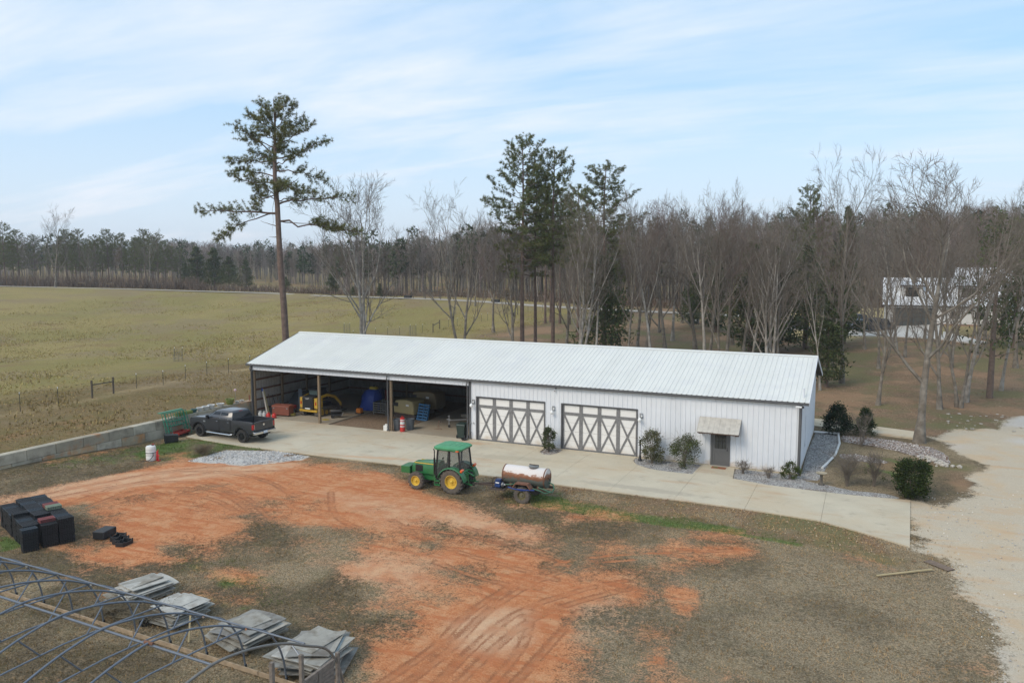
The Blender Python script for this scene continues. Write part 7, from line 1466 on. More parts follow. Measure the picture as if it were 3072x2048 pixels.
# ------------------------------------------------------------------ shrubs and beds
def shrub(nm, seed, loc, h, w_, label, leaf=.07, n=1800, col=(.050, .075, .022), shape='oval', stems=9, bare=False, stemc=None, cat='shrub', fill=.55):
    rg = random.Random(seed); T = MB(); V, F, C = [], [], []
    for k in range(stems):
        a = k*2.4; e_ = Vector((math.cos(a)*w_*.35*rg.uniform(.5, 1.1), math.sin(a)*w_*.35*rg.uniform(.5, 1.1), h*rg.uniform(.75, 1.0))); m_ = e_*.5+Vector((rg.gauss(0, .04), rg.gauss(0, .04), 0)); m_.x *= .6; m_.y *= .6
        T.tube([(math.cos(a)*.05, math.sin(a)*.05, -.05), m_, e_], [.018, .012, .005], 4, cap=False)
        for q in range(7 if bare else 4):
            u = rg.uniform(.25, 1); b = m_.lerp(e_, u) if u > .5 else Vector((0, 0, 0)).lerp(m_, u*2); t_ = b+Vector((rg.gauss(0, .22)*w_, rg.gauss(0, .22)*w_, rg.uniform(.08, .32)*h)); T.tube([b, t_], [.007, .003], 3, cap=False)
            if bare:
                for z in range(3): T.tube([b.lerp(t_, .6), t_+Vector((rg.gauss(0, .12), rg.gauss(0, .12), rg.gauss(.08, .08)))], [.004, .002], 3, cap=False)
    t = thing(nm, label, cat, loc)
    ncl = max(6, int(n/70)); cen = []
    for _ in range(ncl):
        z = rg.random()**.85; a = rg.uniform(0, 6.283)
        pr = math.sin(math.pi*min(.97, .12+.86*z))**.6 if shape == 'oval' else ((1-z)**.6+.06 if shape == 'cone' else math.sqrt(max(.02, 1-(2*z-1)**2)))
        r = w_/2*pr*(fill+(1-fill)*rg.random()**.5)*(1+.2*math.sin(a*2+seed+z*5)+.12*math.sin(a*5+z*9))*rg.uniform(.75, 1.08); cen.append((Vector((r*math.cos(a), r*math.sin(a), .05+z*h*.95)), rg.uniform(.6, 1.4), Vector((math.cos(a), math.sin(a), .5)).normalized()))
    for _ in range(n):
        c0, k0, out_ = cen[rg.randrange(ncl)]; sg = .075*w_; p = c0+Vector((rg.gauss(0, sg), rg.gauss(0, sg), rg.gauss(0, sg)))
        if p.z < .02: p.z = .02+rg.random()*.1
        v = (out_+Vector((rg.gauss(0, .7), rg.gauss(0, .7), rg.gauss(0, .7)))).normalized(); s_ = v.cross(Vector((rg.gauss(0, 1), rg.gauss(0, 1), rg.gauss(0, 1)))).normalized(); l = leaf*rg.uniform(.6, 1.3); k = k0*rg.uniform(.7, 1.35)
        o = len(V); V += [p, p+v*l*.5+s_*l*.32, p+v*l, p+v*l*.5-s_*l*.32]; F.append((o, o+1, o+2, o+3)); C += [(col[0]*k*rg.uniform(.85, 1.2), col[1]*k, col[2]*k)]*4
    T.build('stems', stemc or TWIG, t, fix=False)
    if V: link('foliage', tint_mesh('foliage', V, F, C, LEAFM), t)
    return t
shrub('shrub', 1, (25.55, -.95, .05), 1.5, .95, 'slim leafy shrub standing between the two garage doors', .085, 3000, (.090, .110, .052), 'oval')
shrub('shrub', 2, (32.35, -1.0, .05), 2.0, 1.45, 'tall loose shrub right of the second garage door', .085, 3600, (.120, .125, .060), 'oval', 14, fill=.35)
shrub('shrub', 3, (34.3, -1.0, .05), 1.9, 1.6, 'tall loose shrub left of the entry door awning', .085, 3600, (.110, .130, .058), 'oval', 14, fill=.35)
shrub('shrub', 4, (37.75, -1.15, .04), .65, .8, 'thin brownish shrub just right of the entry door', .05, 160, (.13, .085, .045), 'round', 12, True)
shrub('shrub', 5, (39.2, -1.5, .04), .5, .6, 'smallest brown twiggy shrub in the gravel bed', .045, 90, (.15, .08, .045), 'round', 10, True)
shrub('shrub', 6, (40.35, -1.2, .04), .95, .95, 'low green shrub at the right front corner of the barn', .08, 1600, (.085, .11, .035), 'round', 9)
shrub('evergreen_shrub', 7, (42.25, 12.75, .05), 1.95, 1.95, 'larger dark conical evergreen beside the back path', .12, 5500, (.030, .050, .026), 'cone', 6, fill=.65)
shrub('evergreen_shrub', 8, (44.1, 12.9, .05), 1.85, 1.3, 'smaller pointed evergreen right of its larger neighbour by the path', .11, 4200, (.045, .066, .027), 'cone', 6, fill=.65)
shrub('evergreen_shrub', 9, (46.45, -2.15, .03), 1.95, 1.75, 'big round dark green bush at the right corner of the apron', .11, 7000, (.048, .068, .022), 'round', 8, fill=.6)
shrub('bare_shrub', 10, (43.3, -1.2, .03), 1.55, 1.7, 'bare brown bush, the wider of two beside the gravel bed', .04, 120, (.16, .10, .06), 'oval', 30, True)
shrub('bare_shrub', 11, (44.65, -.6, .03), 1.6, 1.2, 'bare brown bush with green base next to the round bush', .05, 420, (.06, .075, .025), 'cone', 24, True)
shrub('bare_shrub', 12, (43.9, 9.4, .05), 1.9, 1.6, 'small bare tree in the rock bed below the evergreens', .04, 60, (.12, .09, .06), 'oval', 14, True)
shrub('weed_clump', 13, (22.0, -28.9, .02), .45, 1.6, 'dry brown weed clump by the greenhouse base board', .05, 260, (.19, .145, .085), 'round', 40, True, mat('dry_stems', (.24, .19, .12), .95), 'weeds')
shrub('weed_clump', 15, (20.6, -29.15, .02), .5, 1.4, 'tall dry grass clump inside the greenhouse edge', .05, 200, (.23, .18, .11), 'round', 36, True, mat('dry_stems', (0, 0, 0)), 'weeds')
shrub('grass_clump', 14, (5.7, -10.8, H1(5.7, -10.8)), .5, 1.3, 'clump of tall tan grass near the white gravel patch', .06, 700, (.30, .225, .125), 'round', 50, True, mat('dry_stems', (0, 0, 0)), 'grass clump')
def gravel_mat(name, c0, c1, c2, sc_=28):
    m = bpy.data.materials.new(name); m.use_nodes = True; N = m.node_tree.nodes; K = m.node_tree.links.new; b = N['Principled BSDF']; b.inputs['Roughness'].default_value = .9
    g = N.new('ShaderNodeNewGeometry'); v = N.new('ShaderNodeTexVoronoi'); v.inputs['Scale'].default_value = sc_; K(g.outputs['Position'], v.inputs[0]); r = N.new('ShaderNodeValToRGB'); sp = N.new('ShaderNodeSeparateColor'); K(v.outputs['Color'], sp.inputs[0]); K(sp.outputs[0], r.inputs[0]); el = r.color_ramp.elements; el.new(.5)
    for q, (p_, c) in zip(el, ((.1, c0), (.5, c1), (.95, c2))): q.position = p_; q.color = (*c, 1)
    n = N.new('ShaderNodeTexNoise'); n.inputs['Scale'].default_value = 1.6; n.inputs['Detail'].default_value = 5; K(g.outputs['Position'], n.inputs[0]); mr = N.new('ShaderNodeMapRange'); K(n.outputs[0], mr.inputs[0]); mr.inputs[1].default_value = .52; mr.inputs[2].default_value = .66; mr.inputs[4].default_value = .65
    x = N.new('ShaderNodeMix'); x.data_type = 'RGBA'; K(mr.outputs[0], x.inputs[0]); K(r.outputs[0], x.inputs[6]); x.inputs[7].default_value = (.16, .105, .07, 1); K(x.outputs[2], b.inputs['Base Color'])
    bn = N.new('ShaderNodeBump'); bn.inputs['Strength'].default_value = 1; bn.inputs['Distance'].default_value = .03; K(v.outputs['Distance'], bn.inputs['Height']); bn.invert = True; K(bn.outputs[0], b.inputs['Normal']); return m
M_GRV = gravel_mat('bed_gravel', (.17, .165, .16), (.34, .33, .315), (.56, .54, .51)); M_RIV = gravel_mat('river_rock', (.15, .135, .125), (.29, .26, .24), (.54, .50, .46), 14)
rgp = np.random.default_rng(31); PEB = [[], [], []]; pcount = 0
def pebbles(poly, n, s0, s1, cols, dz=.04):
    global pcount
    poly = np.array(poly); lo, hi = poly.min(0), poly.max(0); k = 0
    P_ = rgp.uniform(lo, hi, (n*3, 2)); P_ = P_[sdist(P_[:, 0], P_[:, 1], poly) > .03][:n]; z = HT(P_[:, 0], P_[:, 1])+dz
    oc = np.array([(1, 0, 0), (0, 1, 0), (-1, 0, 0), (0, -1, 0), (0, 0, .7), (0, 0, -.7)]); fo = np.array([(0, 1, 4), (1, 2, 4), (2, 3, 4), (3, 0, 4), (1, 0, 5), (2, 1, 5), (3, 2, 5), (0, 3, 5)])
    m = len(P_); a = rgp.uniform(0, 6.28, m); s_ = rgp.uniform(s0, s1, (m, 1))*rgp.uniform(.65, 1.35, (m, 3)); v = oc[None]*s_[:, None]*rgp.uniform(.8, 1.2, (m, 6, 1)); ca, sa = np.cos(a)[:, None], np.sin(a)[:, None]
    w_ = np.stack([v[..., 0]*ca-v[..., 1]*sa, v[..., 0]*sa+v[..., 1]*ca, v[..., 2]], -1)+np.c_[P_, z][:, None]
    PEB[0].append(w_.reshape(-1, 3)); PEB[1].append((fo[None]+np.arange(m)[:, None, None]*6).reshape(-1, 3)+pcount); pcount += 6*m
    c = np.array(cols)[rgp.integers(0, len(cols), m)]*rgp.uniform(.7, 1.25, (m, 1)); PEB[2].append(np.repeat(c, 6, 0))
def bed(name, poly, m, dz=.035):
    pl = curve(list(poly)+[poly[0]], 6)[:-1]; pl = [(x+rgp.normal(0, .025), y+rgp.normal(0, .025)) for x, y in pl]; B = MB(); n = len(pl); cx_ = np.mean([p[0] for p in pl]); cy_ = np.mean([p[1] for p in pl])
    vs = [(x, y, H1(x, y)+.002) for x, y in pl]+[(cx_+(x-cx_)*.94, cy_+(y-cy_)*.94, H1(x, y)+dz) for x, y in pl]; B.add(vs, [tuple(range(n, 2*n))]+[(i, (i+1) % n, n+(i+1) % n, n+i) for i in range(n)]); o = B.build(name, m, fix=False); return tag(o, kind='structure')
GC = [(.41, .40, .385), (.28, .27, .26), (.56, .54, .51), (.20, .195, .19)]; RC = [(.35, .315, .295), (.22, .19, .175), (.54, .50, .46), (.20, .13, .09), (.30, .26, .235)]
b1 = [(31.2, -.95), (31.7, -1.75), (32.7, -2.35), (33.8, -2.48), (35.02, -2.45), (35.05, -.12), (31.2, -.12)]; b2 = [(37.2, -.12), (37.45, -2.4), (39.3, -2.9), (41.9, -3.02), (43.7, -3.0), (45.7, -2.6), (45.4, -2.1), (43.6, -2.15), (42.4, -1.6), (41.2, -1.2), (40.75, -.4), (40.4, -.12)]; b0 = [(25.02, -.15), (25.05, -1.15), (25.45, -1.68), (25.85, -1.68), (26.12, -1.15), (26.15, -.15)]
b3 = [(40.82, -.9), (41.8, -.6), (42.0, 1.8), (42.3, 5.6), (42.45, 9), (42.3, 12.0), (40.82, 12.0)]; b4 = [(42.6, 12.0), (44.2, 12.2), (46.2, 11.8), (48.2, 10.6), (48.9, 8.3), (48.8, 6.2), (48.1, 6.4), (47.2, 7.5), (45.4, 9.2), (43.6, 9.9), (42.7, 10.4)]; b5 = [(42.6, 6.2), (43.6, 6.6), (44.8, 6.1), (45.4, 5.2), (44.2, 4.9), (42.9, 5.2)]
for nm, p_, m_, n, s0, s1, cs in (('gravel_bed', b0, M_RIV, 250, .02, .04, RC), ('gravel_bed', b1, M_GRV, 1300, .018, .035, GC), ('gravel_bed', b2, M_GRV, 2200, .018, .036, GC), ('gravel_bed', b3, M_GRV, 2200, .02, .05, GC), ('rock_bed', b4, M_RIV, 2400, .03, .085, RC), ('rock_bed', b5, M_RIV, 450, .03, .07, RC)): bed(nm, p_, m_); pebbles(p_, n, s0, s1, cs)
wp = WHITEG[0][0]; pebbles(wp, 1500, .02, .06, [(.52, .51, .50), (.40, .39, .38), (.62, .60, .58)], .02); pebbles([(47, -1), (52, 2), (60, 8), (60, -30), (48.5, -30), (47.6, -14), (46.8, -9)], 2200, .02, .05, [(.55, .50, .42), (.42, .40, .38), (.62, .58, .52)], .01)
tag(link('pebbles', tint_mesh('pebbles', np.concatenate(PEB[0]), np.concatenate(PEB[1]), np.concatenate(PEB[2]), attr_mat('stone_tint', .9))), 'loose grey pebbles scattered over gravel beds and drive', 'pebbles', kind='stuff')
# pale rocks at the foot of the rock bed and along the drive
M_ROCK = mat('pale_rock', (.43, .39, .33), .9, var=.25, vscale=9, bump=.4, bscale=20)
def rock_mesh(seed):
    rg = random.Random(seed); bm = bmesh.new(); bmesh.ops.create_icosphere(bm, subdivisions=1, radius=1)
    for v in bm.verts: v.co = Vector((v.co.x*rg.uniform(.7, 1.3), v.co.y*rg.uniform(.6, 1.1), v.co.z*rg.uniform(.45, .8)))
    me = bpy.data.meshes.new('rock'); bm.to_mesh(me); bm.free(); me.materials.append(M_ROCK); return me
RM = [rock_mesh(k) for k in range(6)]; rg = random.Random(9)
for k in range(46):
    u = rg.random(); x = 47.55+u*1.15+rg.gauss(0, .22); y = 7.6-u*2.2+rg.gauss(0, .32); s_ = rg.uniform(.09, .20)
    o = link('rock', RM[k % 6], None, (x, y, H1(x, y)+s_*.35)); o.scale = (s_, s_, s_); o.rotation_euler = (0, 0, rg.uniform(0, 6)); tag(o, 'pale rounded rock at the foot of the rock bed near the drive', 'rock', 'pale rocks below the rock bed')
for k in range(26):
    p = GH(rg.uniform(2840, 3070), rg.uniform(1238, 1300)); s_ = rg.uniform(.05, .15); o = link('rock', RM[k % 6], None, (p[0], p[1], H1(p[0], p[1])+s_*.3)); o.scale = (s_*1.3, s_, s_*.7); o.rotation_euler = (0, 0, rg.uniform(0, 6)); tag(o, 'white stone scattered along the far edge of the gravel drive', 'rock', 'white stones beyond the drive')
# ------------------------------------------------------------------ fences
M_TP = mat('t_post_green', (.035, .042, .035), .7); M_TIP = mat('t_post_white', (.70, .70, .68), .6); M_FP = mat('old_fence_post', (.105, .085, .065), .95, var=.3); M_WIRE = mat('fence_wire', (.22, .21, .20), .6, metal=.3)
def fence(nm, label, pts, h=1.42, kinds=None, wires=4, wr=.006):
    t = thing(nm, label, 'fence'); P_ = []
    for k, (x, y) in enumerate(pts):
        z = H1(x, y); kind = kinds[k] if kinds else 't'; P_.append(Vector((x, y, z)))
        if kind == 'w': MB().tube([(x, y, z-.2), (x+.02, y, z+h*1.05)], .075, 8).build('wood_post', M_FP, t)
        elif kind == 't': o = MB().bb(-.022, .022, -.005, .005, -.2, h-.13).bb(-.005, .005, -.005, .03, -.2, h-.13).build('t_post', M_TP, t); o.location = (x, y, z); MB().bb(-.024, .024, -.007, .032, h-.13, h).build('post_tip', M_TIP, o)
    for w_ in range(wires):
        hh = .25+w_*(h-.35)/max(1, wires-1); MB().tube([p+Vector((0, 0, hh)) for p in P_], wr, 3, cap=False).build('wire', M_WIRE, t)
    return t, P_
fpx = [(-60, 1256, 't'), (61, 1236, 't'), (175, 1217, 't'), (277, 1198, 'w'), (341, 1186, 'w'), (410, 1169, 't'), (490, 1158, 't'), (557, 1139, 't'), (621, 1127, 't'), (686, 1118, 't'), (750, 1106, 't'), (815, 1096, 't')]
ft, FP_ = fence('pasture_fence', 'wire fence on thin white-tipped posts with one timber brace across the near pasture', [tuple(GH(a, b_)[:2]) for a, b_, c in fpx], 1.42, [c for a, b_, c in fpx])
MB().tube([FP_[3]+Vector((0, 0, 1.12)), FP_[4]+Vector((0, 0, 1.12))], .05, 6).build('brace_rail', M_FP, ft)
fp2 = [(1060, 1020, 't'), (1127, 1012, 't'), (1163, 1008, 't'), (1199, 1007, 't'), (1268, 1000, 't'), (1299, 999, 'w'), (1319, 988, 'w'), (1346, 981, 't'), (1372, 979, 't'), (1398, 976, 't'), (1421, 972, 't'), (1444, 967, 't'), (1463, 964, 't'), (1500, 956, 't'), (1553, 945, 'w'), (1584, 938, 't'), (1628, 934, 't'), (1680, 930, 't')]
ft2, FP2 = fence('woodland_fence', 'wire fence with mixed posts running back towards the lane behind the barn', [tuple(GH(a, b_)[:2]) for a, b_, c in fp2], 1.4, [c for a, b_, c in fp2])
MB().tube([FP2[5]+Vector((0, 0, 1.15)), FP2[6]+Vector((0, 0, 1.15))], .06, 6).build('brace_rail', M_FP, ft2)
lp_ = []
for i in range(0, len(LANE)-12, 1):
    d = LANE[i+1]-LANE[i]; d /= np.linalg.norm(d); lp_.append(tuple(LANE[i]+np.array([-d[1], d[0]])*5.0))
fence('lane_fence', 'far white-tipped post fence beyond the lane along the wood', lp_, 1.5, None, 3, .012)
# timber rails and braces by the lane
def rails(label, a, b_, n=3, h=1.35, posts=2, nm='rail_fence'):
    t = thing(nm, label, 'fence'); a = np.array(a); b_ = np.array(b_)
    for k in range(posts): q = a+(b_-a)*k/(posts-1); z = H1(q[0], q[1]); MB().tube([(q[0], q[1], z-.2), (q[0], q[1], z+h)], .09, 7).build('post', M_FP, t)
    for k in range(n): za, zb = H1(*a[:2]), H1(*b_[:2]); hh = h-.12-k*.38; MB().bar((a[0], a[1], za+hh), (b_[0], b_[1], zb+hh), .06, .12).build('rail', M_WOOD, t)
for k, (x0, x1, py, d, n, lab) in enumerate(((1240, 1272, 898, 166, 3, 'timber rail panel left of the far gate'), (1276, 1318, 901, 164, 4, 'closed timber gate across the far track'), (1322, 1352, 904, 162, 2, 'timber brace right of the far gate'), (232, 258, 862, 208, 1, 'timber brace in the far fence, leftmost of three'), (318, 343, 865, 206, 1, 'pale timber brace in the far fence, middle of three'), (702, 734, 874, 196, 1, 'timber brace in the far fence, rightmost of three'))):
    rails(lab, DP(x0, py, d), DP(x1, py+1, d), n)
for k, (px, py, d, lab) in enumerate(((1224, 897, 167, 'black water trough left of the far gate'), (1487, 908, 156, 'low dark trough right of the far gate'))):
    p = DP(px, py, d); t = thing('water_trough', lab, 'trough', (p[0], p[1], H1(p[0], p[1]))); MB().loft([[(-.75, -.35, 0), (.75, -.35, 0), (.75, .35, 0), (-.75, .35, 0)], [(-.85, -.42, .6), (.85, -.42, .6), (.85, .42, .6), (-.85, .42, .6)]]).build('basin', M_DARK, t, bevel=.05); MB().bar((-.85, 0, .62), (.85, 0, .62), .05).build('divider', M_DARK, t)
for k, (px, py, lab) in enumerate(((535, 1085, 'wire tree guard with two white-tipped posts in the pasture'), (1040, 1000, 'wire tree guard just above the barn roof left of centre'), (1238, 1006, 'round wire tree guard above the middle of the barn roof'), (1359, 945, 'small far tree guard beyond the woodland fence'))):
    p = GH(px, py); z = H1(p[0], p[1]); t = thing('tree_guard', lab, 'tree guard', (p[0], p[1], z))
    for s_ in (-.45, .45): o = MB().bb(-.02, .02, -.006, .006, -.1, 1.55).build('t_post', M_TP, t); o.location = (s_*.81+.1, s_*.5, 0); MB().bb(-.024, .024, -.01, .01, 1.55, 1.7).build('post_tip', M_TIP, o)
    for z_ in (.05, .4, .75, 1.1, 1.4): MB().tube([(.5*math.cos(a), .5*math.sin(a), z_) for a in [q*math.pi/6 for q in range(13)]], .008, 3, cap=False).build('wire_ring', M_WIRE, t)
    for q in range(12): a = q*math.pi/6; MB().tube([(.5*math.cos(a), .5*math.sin(a), 0), (.5*math.cos(a), .5*math.sin(a), 1.42)], .008, 3, cap=False).build('wire_upright', M_WIRE, t)
    MB().tube([(0, 0, -.1), (.03, .02, .8), (.0, .05, 1.3)], [.025, .015, .006], 5).build('sapling_stem', TWIG, t)
p = GH(2080, 970); t = thing('utility_box', 'dark green utility box with a white sticker among the trees', 'utility box', (p[0], p[1], H1(p[0], p[1]))); MB().bb(-.85, .85, -.5, .5, 0, 1.0).build('cabinet', mat('utility_green', (.02, .03, .026), .5), t, bevel=.03); MB().bb(.35, .6, -.515, -.5, .5, .75).build('sticker', M_BULB, t); MB().bb(-.88, .88, -.53, .53, .96, 1.02).build('lid', mat('utility_green', (0, 0, 0)), t)
# ------------------------------------------------------------------ house and cars beyond the wood
hz_ = 3.05; M_HW = mat('house_white', (.74, .73, .71), .6); M_HR = mat('house_roof_white', (.70, .71, .72), .45); M_HB = mat('house_trim_dark', (.03, .03, .032), .5); M_BRK = mat('house_brick', (.36, .24, .17), .9, var=.2, vscale=6)
hs = thing('house', 'white farmhouse with dormers and dark garage door behind the trees', 'house', (0, 0, 0)); X0, X1, Y0, Y1 = 45.9, 60.2, 78.0, 87.0; EZ, RZ = 6.25, 9.7
MB().bb(X0, X1, Y0, Y1, hz_-.6, EZ).build('wall', M_HW, hs); MB().bb(X0-.03, X1+.03, Y0-.04, Y1, hz_-.65, hz_+.45).build('brick_base', M_BRK, hs)
ym = (Y0+Y1)/2; MB().prism([(Y0, EZ), (Y1, EZ), (ym, RZ)], X0+.02, X1-.02, 'X').build('gable', M_HW, hs)
rfh = part('roof', hs)
for s_ in (-1, 1):
    ye = Y0-.4 if s_ < 0 else Y1+.4; sl_ = (RZ-EZ)/(ym-Y0); ze = EZ-.4*sl_+.08
    n = 16
    for k in range(n):
        a = X0-.35+k*(X1-X0+.7)/n; b_ = a+(X1-X0+.7)/n; B = MB(); B.quad((a, ye, ze), (b_, ye, ze), (b_, ym, RZ+.1), (a, ym, RZ+.1)); B.bar((a, ye, ze+.02), (a, ym, RZ+.12), .04, .06); B.build('roof_panel', M_HR, rfh, fix=False)
MB().bb(X0-.35, X1+.35, Y0-.46, Y0-.38, EZ-.42, EZ-.28).build('eave_trim', M_HB, rfh)
gdr = part('garage_door', hs); GX0, GX1 = 47.0, 51.9
MB().bb(GX0-.06, GX1+.06, Y0-.05, Y0-.02, hz_, hz_+2.55).build('door_frame', M_HB, gdr)
for i in range(4):
    for j in range(4): MB().bb(GX0+i*1.225+.05, GX0+(i+1)*1.225-.05, Y0-.075, Y0-.052, hz_+.05+j*.62, hz_+.61+j*.62).build('door_panel', mat('frosted_panel', (.085, .095, .092), .35), gdr)
for k, (dx0, lab) in enumerate(((48.0, 0), (55.0, 1))):
    dm_ = part('dormer', hs); dw = 2.7; yf = Y0+1.15; MB().bb(dx0, dx0+dw, yf, yf+3.2, EZ+.3, EZ+2.55).build('dormer_wall', M_HW, dm_); B = MB(); B.add([(dx0-.3, yf-.35, EZ+2.45), (dx0+dw+.3, yf-.35, EZ+2.45), (dx0+dw+.3, yf+4.2, EZ+3.25), (dx0-.3, yf+4.2, EZ+3.25), (dx0-.3, yf-.35, EZ+2.57), (dx0+dw+.3, yf-.35, EZ+2.57), (dx0+dw+.3, yf+4.2, EZ+3.37), (dx0-.3, yf+4.2, EZ+3.37)], [(0, 1, 2, 3), (4, 5, 6, 7), (0, 1, 5, 4), (1, 2, 6, 5), (2, 3, 7, 6), (3, 0, 4, 7)]); B.build('dormer_roof', M_HR, dm_); MB().bb(dx0-.3, dx0+dw+.3, yf-.38, yf-.35, EZ+2.42, EZ+2.58).build('dormer_fascia', M_HB, dm_)
    MB().bb(dx0+.5, dx0+dw-.5, yf-.05, yf-.01, EZ+.65, EZ+2.2).build('window_frame', M_HB, dm_)
    for q in (0, 1): MB().bb(dx0+.58+q*.8, dx0+1.30+q*.8, yf-.07, yf-.052, EZ+.72, EZ+2.12).build('window_pane', M_GLASS, dm_)
for x in (54.2, 57.2):
    wd_ = part('window', hs); MB().bb(x-.05, x+1.15, Y0-.05, Y0-.01, hz_+1.2, hz_+2.2).build('frame', M_HB, wd_); MB().bb(x+.02, x+1.08, Y0-.07, Y0-.052, hz_+1.27, hz_+2.13).build('pane', M_GLASS, wd_)
MB().bb(55.2, 66, 79.5, 90, 5.5, 7.2).build('upper_wall', M_HW, hs); B = MB().prism([(79.2, 7.0), (90.3, 7.0), (84.7, 11.3)], 55.0, 66.2, 'X').build('rear_roof', M_HR, hs)
MB().bb(61.0, 68.5, 73.6, 84, 2.3, 5.9).build('wing_wall', M_HW, hs); MB().prism([(73.2, 5.85), (84, 5.85), (78.6, 8.9)], 60.7, 68.8, 'X').build('wing_roof', M_HR, hs); MB().bb(64.4, 64.5, 73.5, 73.58, 2.5, 5.6).build('wing_trim', M_HB, hs); MB().bb(64.55, 65.3, 73.52, 73.58, 2.6, 5.0).build('wing_window', M_GLASS, hs)
def car(nm, label, cat, loc, rz, paint, Lc=4.7, Hc=1.45, suv=False):
    t = thing(nm, label, cat, loc, rz); h2 = .95 if suv else .86; x0, x1 = -Lc/2, Lc/2
    pr = [(x0+.03, .32), (x0, .62), (x0+.15, h2-.12), (x0+1.15, h2), (x1-.9, h2+.04), (x1-.05, h2-.02), (x1, .6), (x1-.06, .32)]
    a1, a2 = x0+.92, x1-.95; lo = [(x1-.06, .32)]; pr = pr[:-1]+[(x1-.06, .32), (a2+.42, .32)]+arch(a2, .33, .40, 5, 175, 8)+[(a2-.42, .32), (a1+.42, .32)]+arch(a1, .33, .40, 5, 175, 8)+[(a1-.42, .32)]
    MB().prism(pr, -.9, .9, 'Y').xf(lambda x, y, z: (x, y*(1-.06*max(0, abs(x)-Lc*.3)/(Lc*.2)), z)).build('body', paint, t, bevel=.06, bseg=2, bang=30, smooth_=45)
    ra, rb_, rc_, rd = (x0+1.0, x0+1.75, x1-.75, x1-.15) if suv else (x0+1.05, x0+1.9, x1-1.55, x1-.75)
    MB().loft([[(ra, -.84, h2-.02), (rd, -.84, h2-.02), (rd, .84, h2-.02), (ra, .84, h2-.02)], [(rb_, -.64, Hc-.03), (rc_, -.64, Hc-.03), (rc_, .64, Hc-.03), (rb_, .64, Hc-.03)]]).build('greenhouse', M_CARG, t, bevel=.03, bseg=2, smooth_=40)
    MB().loft([[(rb_-.05, -.66, Hc-.06), (rc_+.05, -.66, Hc-.06), (rc_+.05, .66, Hc-.06), (rb_-.05, .66, Hc-.06)], [(rb_+.1, -.56, Hc), (rc_-.1, -.56, Hc), (rc_-.1, .56, Hc), (rb_+.1, .56, Hc)]]).build('roof', paint, t, bevel=.02, smooth_=40)
    for s_ in (-1, 1):
        for a in (a1, a2):
            o = part('wheel', t); o.location = (a, s_*.80, .33); MB().lathe([(.2, -.1), (.31, -.11), (.33, -.08), (.33, .08), (.31, .11), (.2, .1)], axis='Y', n=20, closed=True).build('tyre', M_TYRE, o, smooth_=40); MB().lathe([(.21, s_*.09), (.18, s_*.05), (0, s_*.07)], axis='Y', n=14).build('rim', M_STEEL, o)
        MB().box((x0+.12, s_*.62, .70), (.12, .34, .12)).build('headlight', M_BULB, t, bevel=.03); MB().box((x1-.06, s_*.68, .76), (.08, .26, .14)).build('tail_light', M_RED, t, bevel=.02); MB().box((ra+.55, s_*.95, h2+.08), (.14, .14, .12)).build('wing_mirror', paint, t, bevel=.02)
        MB().bar(((ra+rd)/2, s_*.80, h2), ((rb_+rc_)/2, s_*.645, Hc-.04), .07, .03).build('door_pillar', paint, t)
    MB().bb(x0+.3, x1-.3, -.75, .75, .2, .4).build('underbody', M_DARK, t)
p = DP(2622, 990, 112); car('suv', 'dark grey sport utility vehicle parked nearest the house', 'car', (p[0], p[1], H1(p[0], p[1])+.18), R(6), mat('car_grey', (.05, .052, .055), .3, metal=.3, coat=.5), 4.9, 1.78, True)
p = DP(2572, 985, 115); car('sedan', 'silver sedan parked between pickup and dark car by the house', 'car', (p[0], p[1], H1(p[0], p[1])+.18), R(8), mat('car_silver', (.32, .35, .40), .3, metal=.4, coat=.5), 4.7, 1.45)
p = DP(2530, 980, 118); pickup('pickup_truck', 'dark blue-grey pickup parked by the house behind a tree trunk', (p[0], p[1], H1(p[0], p[1])+.17), R(8), mat('slate_paint', (.035, .042, .052), .3, metal=.3, coat=.5))
# ------------------------------------------------------------------ grass, leaves
def scatter(n, x0, x1, y0, y1, keep, hfun, cfun, blades_=3, wd=.012, seed=1, lean=.6):
    r = np.random.default_rng(seed); X = r.uniform(x0, x1, n); Y = r.uniform(y0, y1, n); m = gmasks(X, Y); k = r.random(n) < keep(X, Y, m); X, Y = X[k], Y[k]; m = {a: b_[k] for a, b_ in m.items()}; q = len(X); Z = HT(X, Y)
    Z = Z+(fbm(X, Y, 1.1, 4, 11)-.5)*.07-m['rut']*.045+(fbm(X, Y, 9, 3, 17)-.5)*.12*smooth(-9, -12, Y) if y1 < 0 and x0 > -1 else Z
    h = hfun(X, Y, m, r, q); c = cfun(X, Y, m, r, q); V, C = [], []
    for b_ in range(blades_):
        a = r.uniform(0, 6.28, q); l = r.uniform(.1, lean, q)*h; ox, oy = r.normal(0, .04, q), r.normal(0, .04, q); base = np.c_[X+ox, Y+oy, Z-.015]; s_ = np.c_[-np.sin(a), np.cos(a), 0*a]*(wd*r.uniform(.6, 1.4, q))[:, None]; tip = base+np.c_[np.cos(a)*l, np.sin(a)*l, h*r.uniform(.6, 1.1, q)]
        V.append(np.stack([base-s_, base+s_, tip], 1)); C.append(np.repeat((c*r.uniform(.75, 1.25, (q, 1)))[:, None], 3, 1))
    V = np.concatenate(V).reshape(-1, 3); C = np.concatenate(C).reshape(-1, 3); return V, np.arange(len(V)).reshape(-1, 3), C
AP = np.array(APRON)
def on_bare(x, y): return (sdist(x, y, AP) > -.05) | ((x > -.2) & (x < LB+.1) & (y > -.2) & (y < WB+.2))
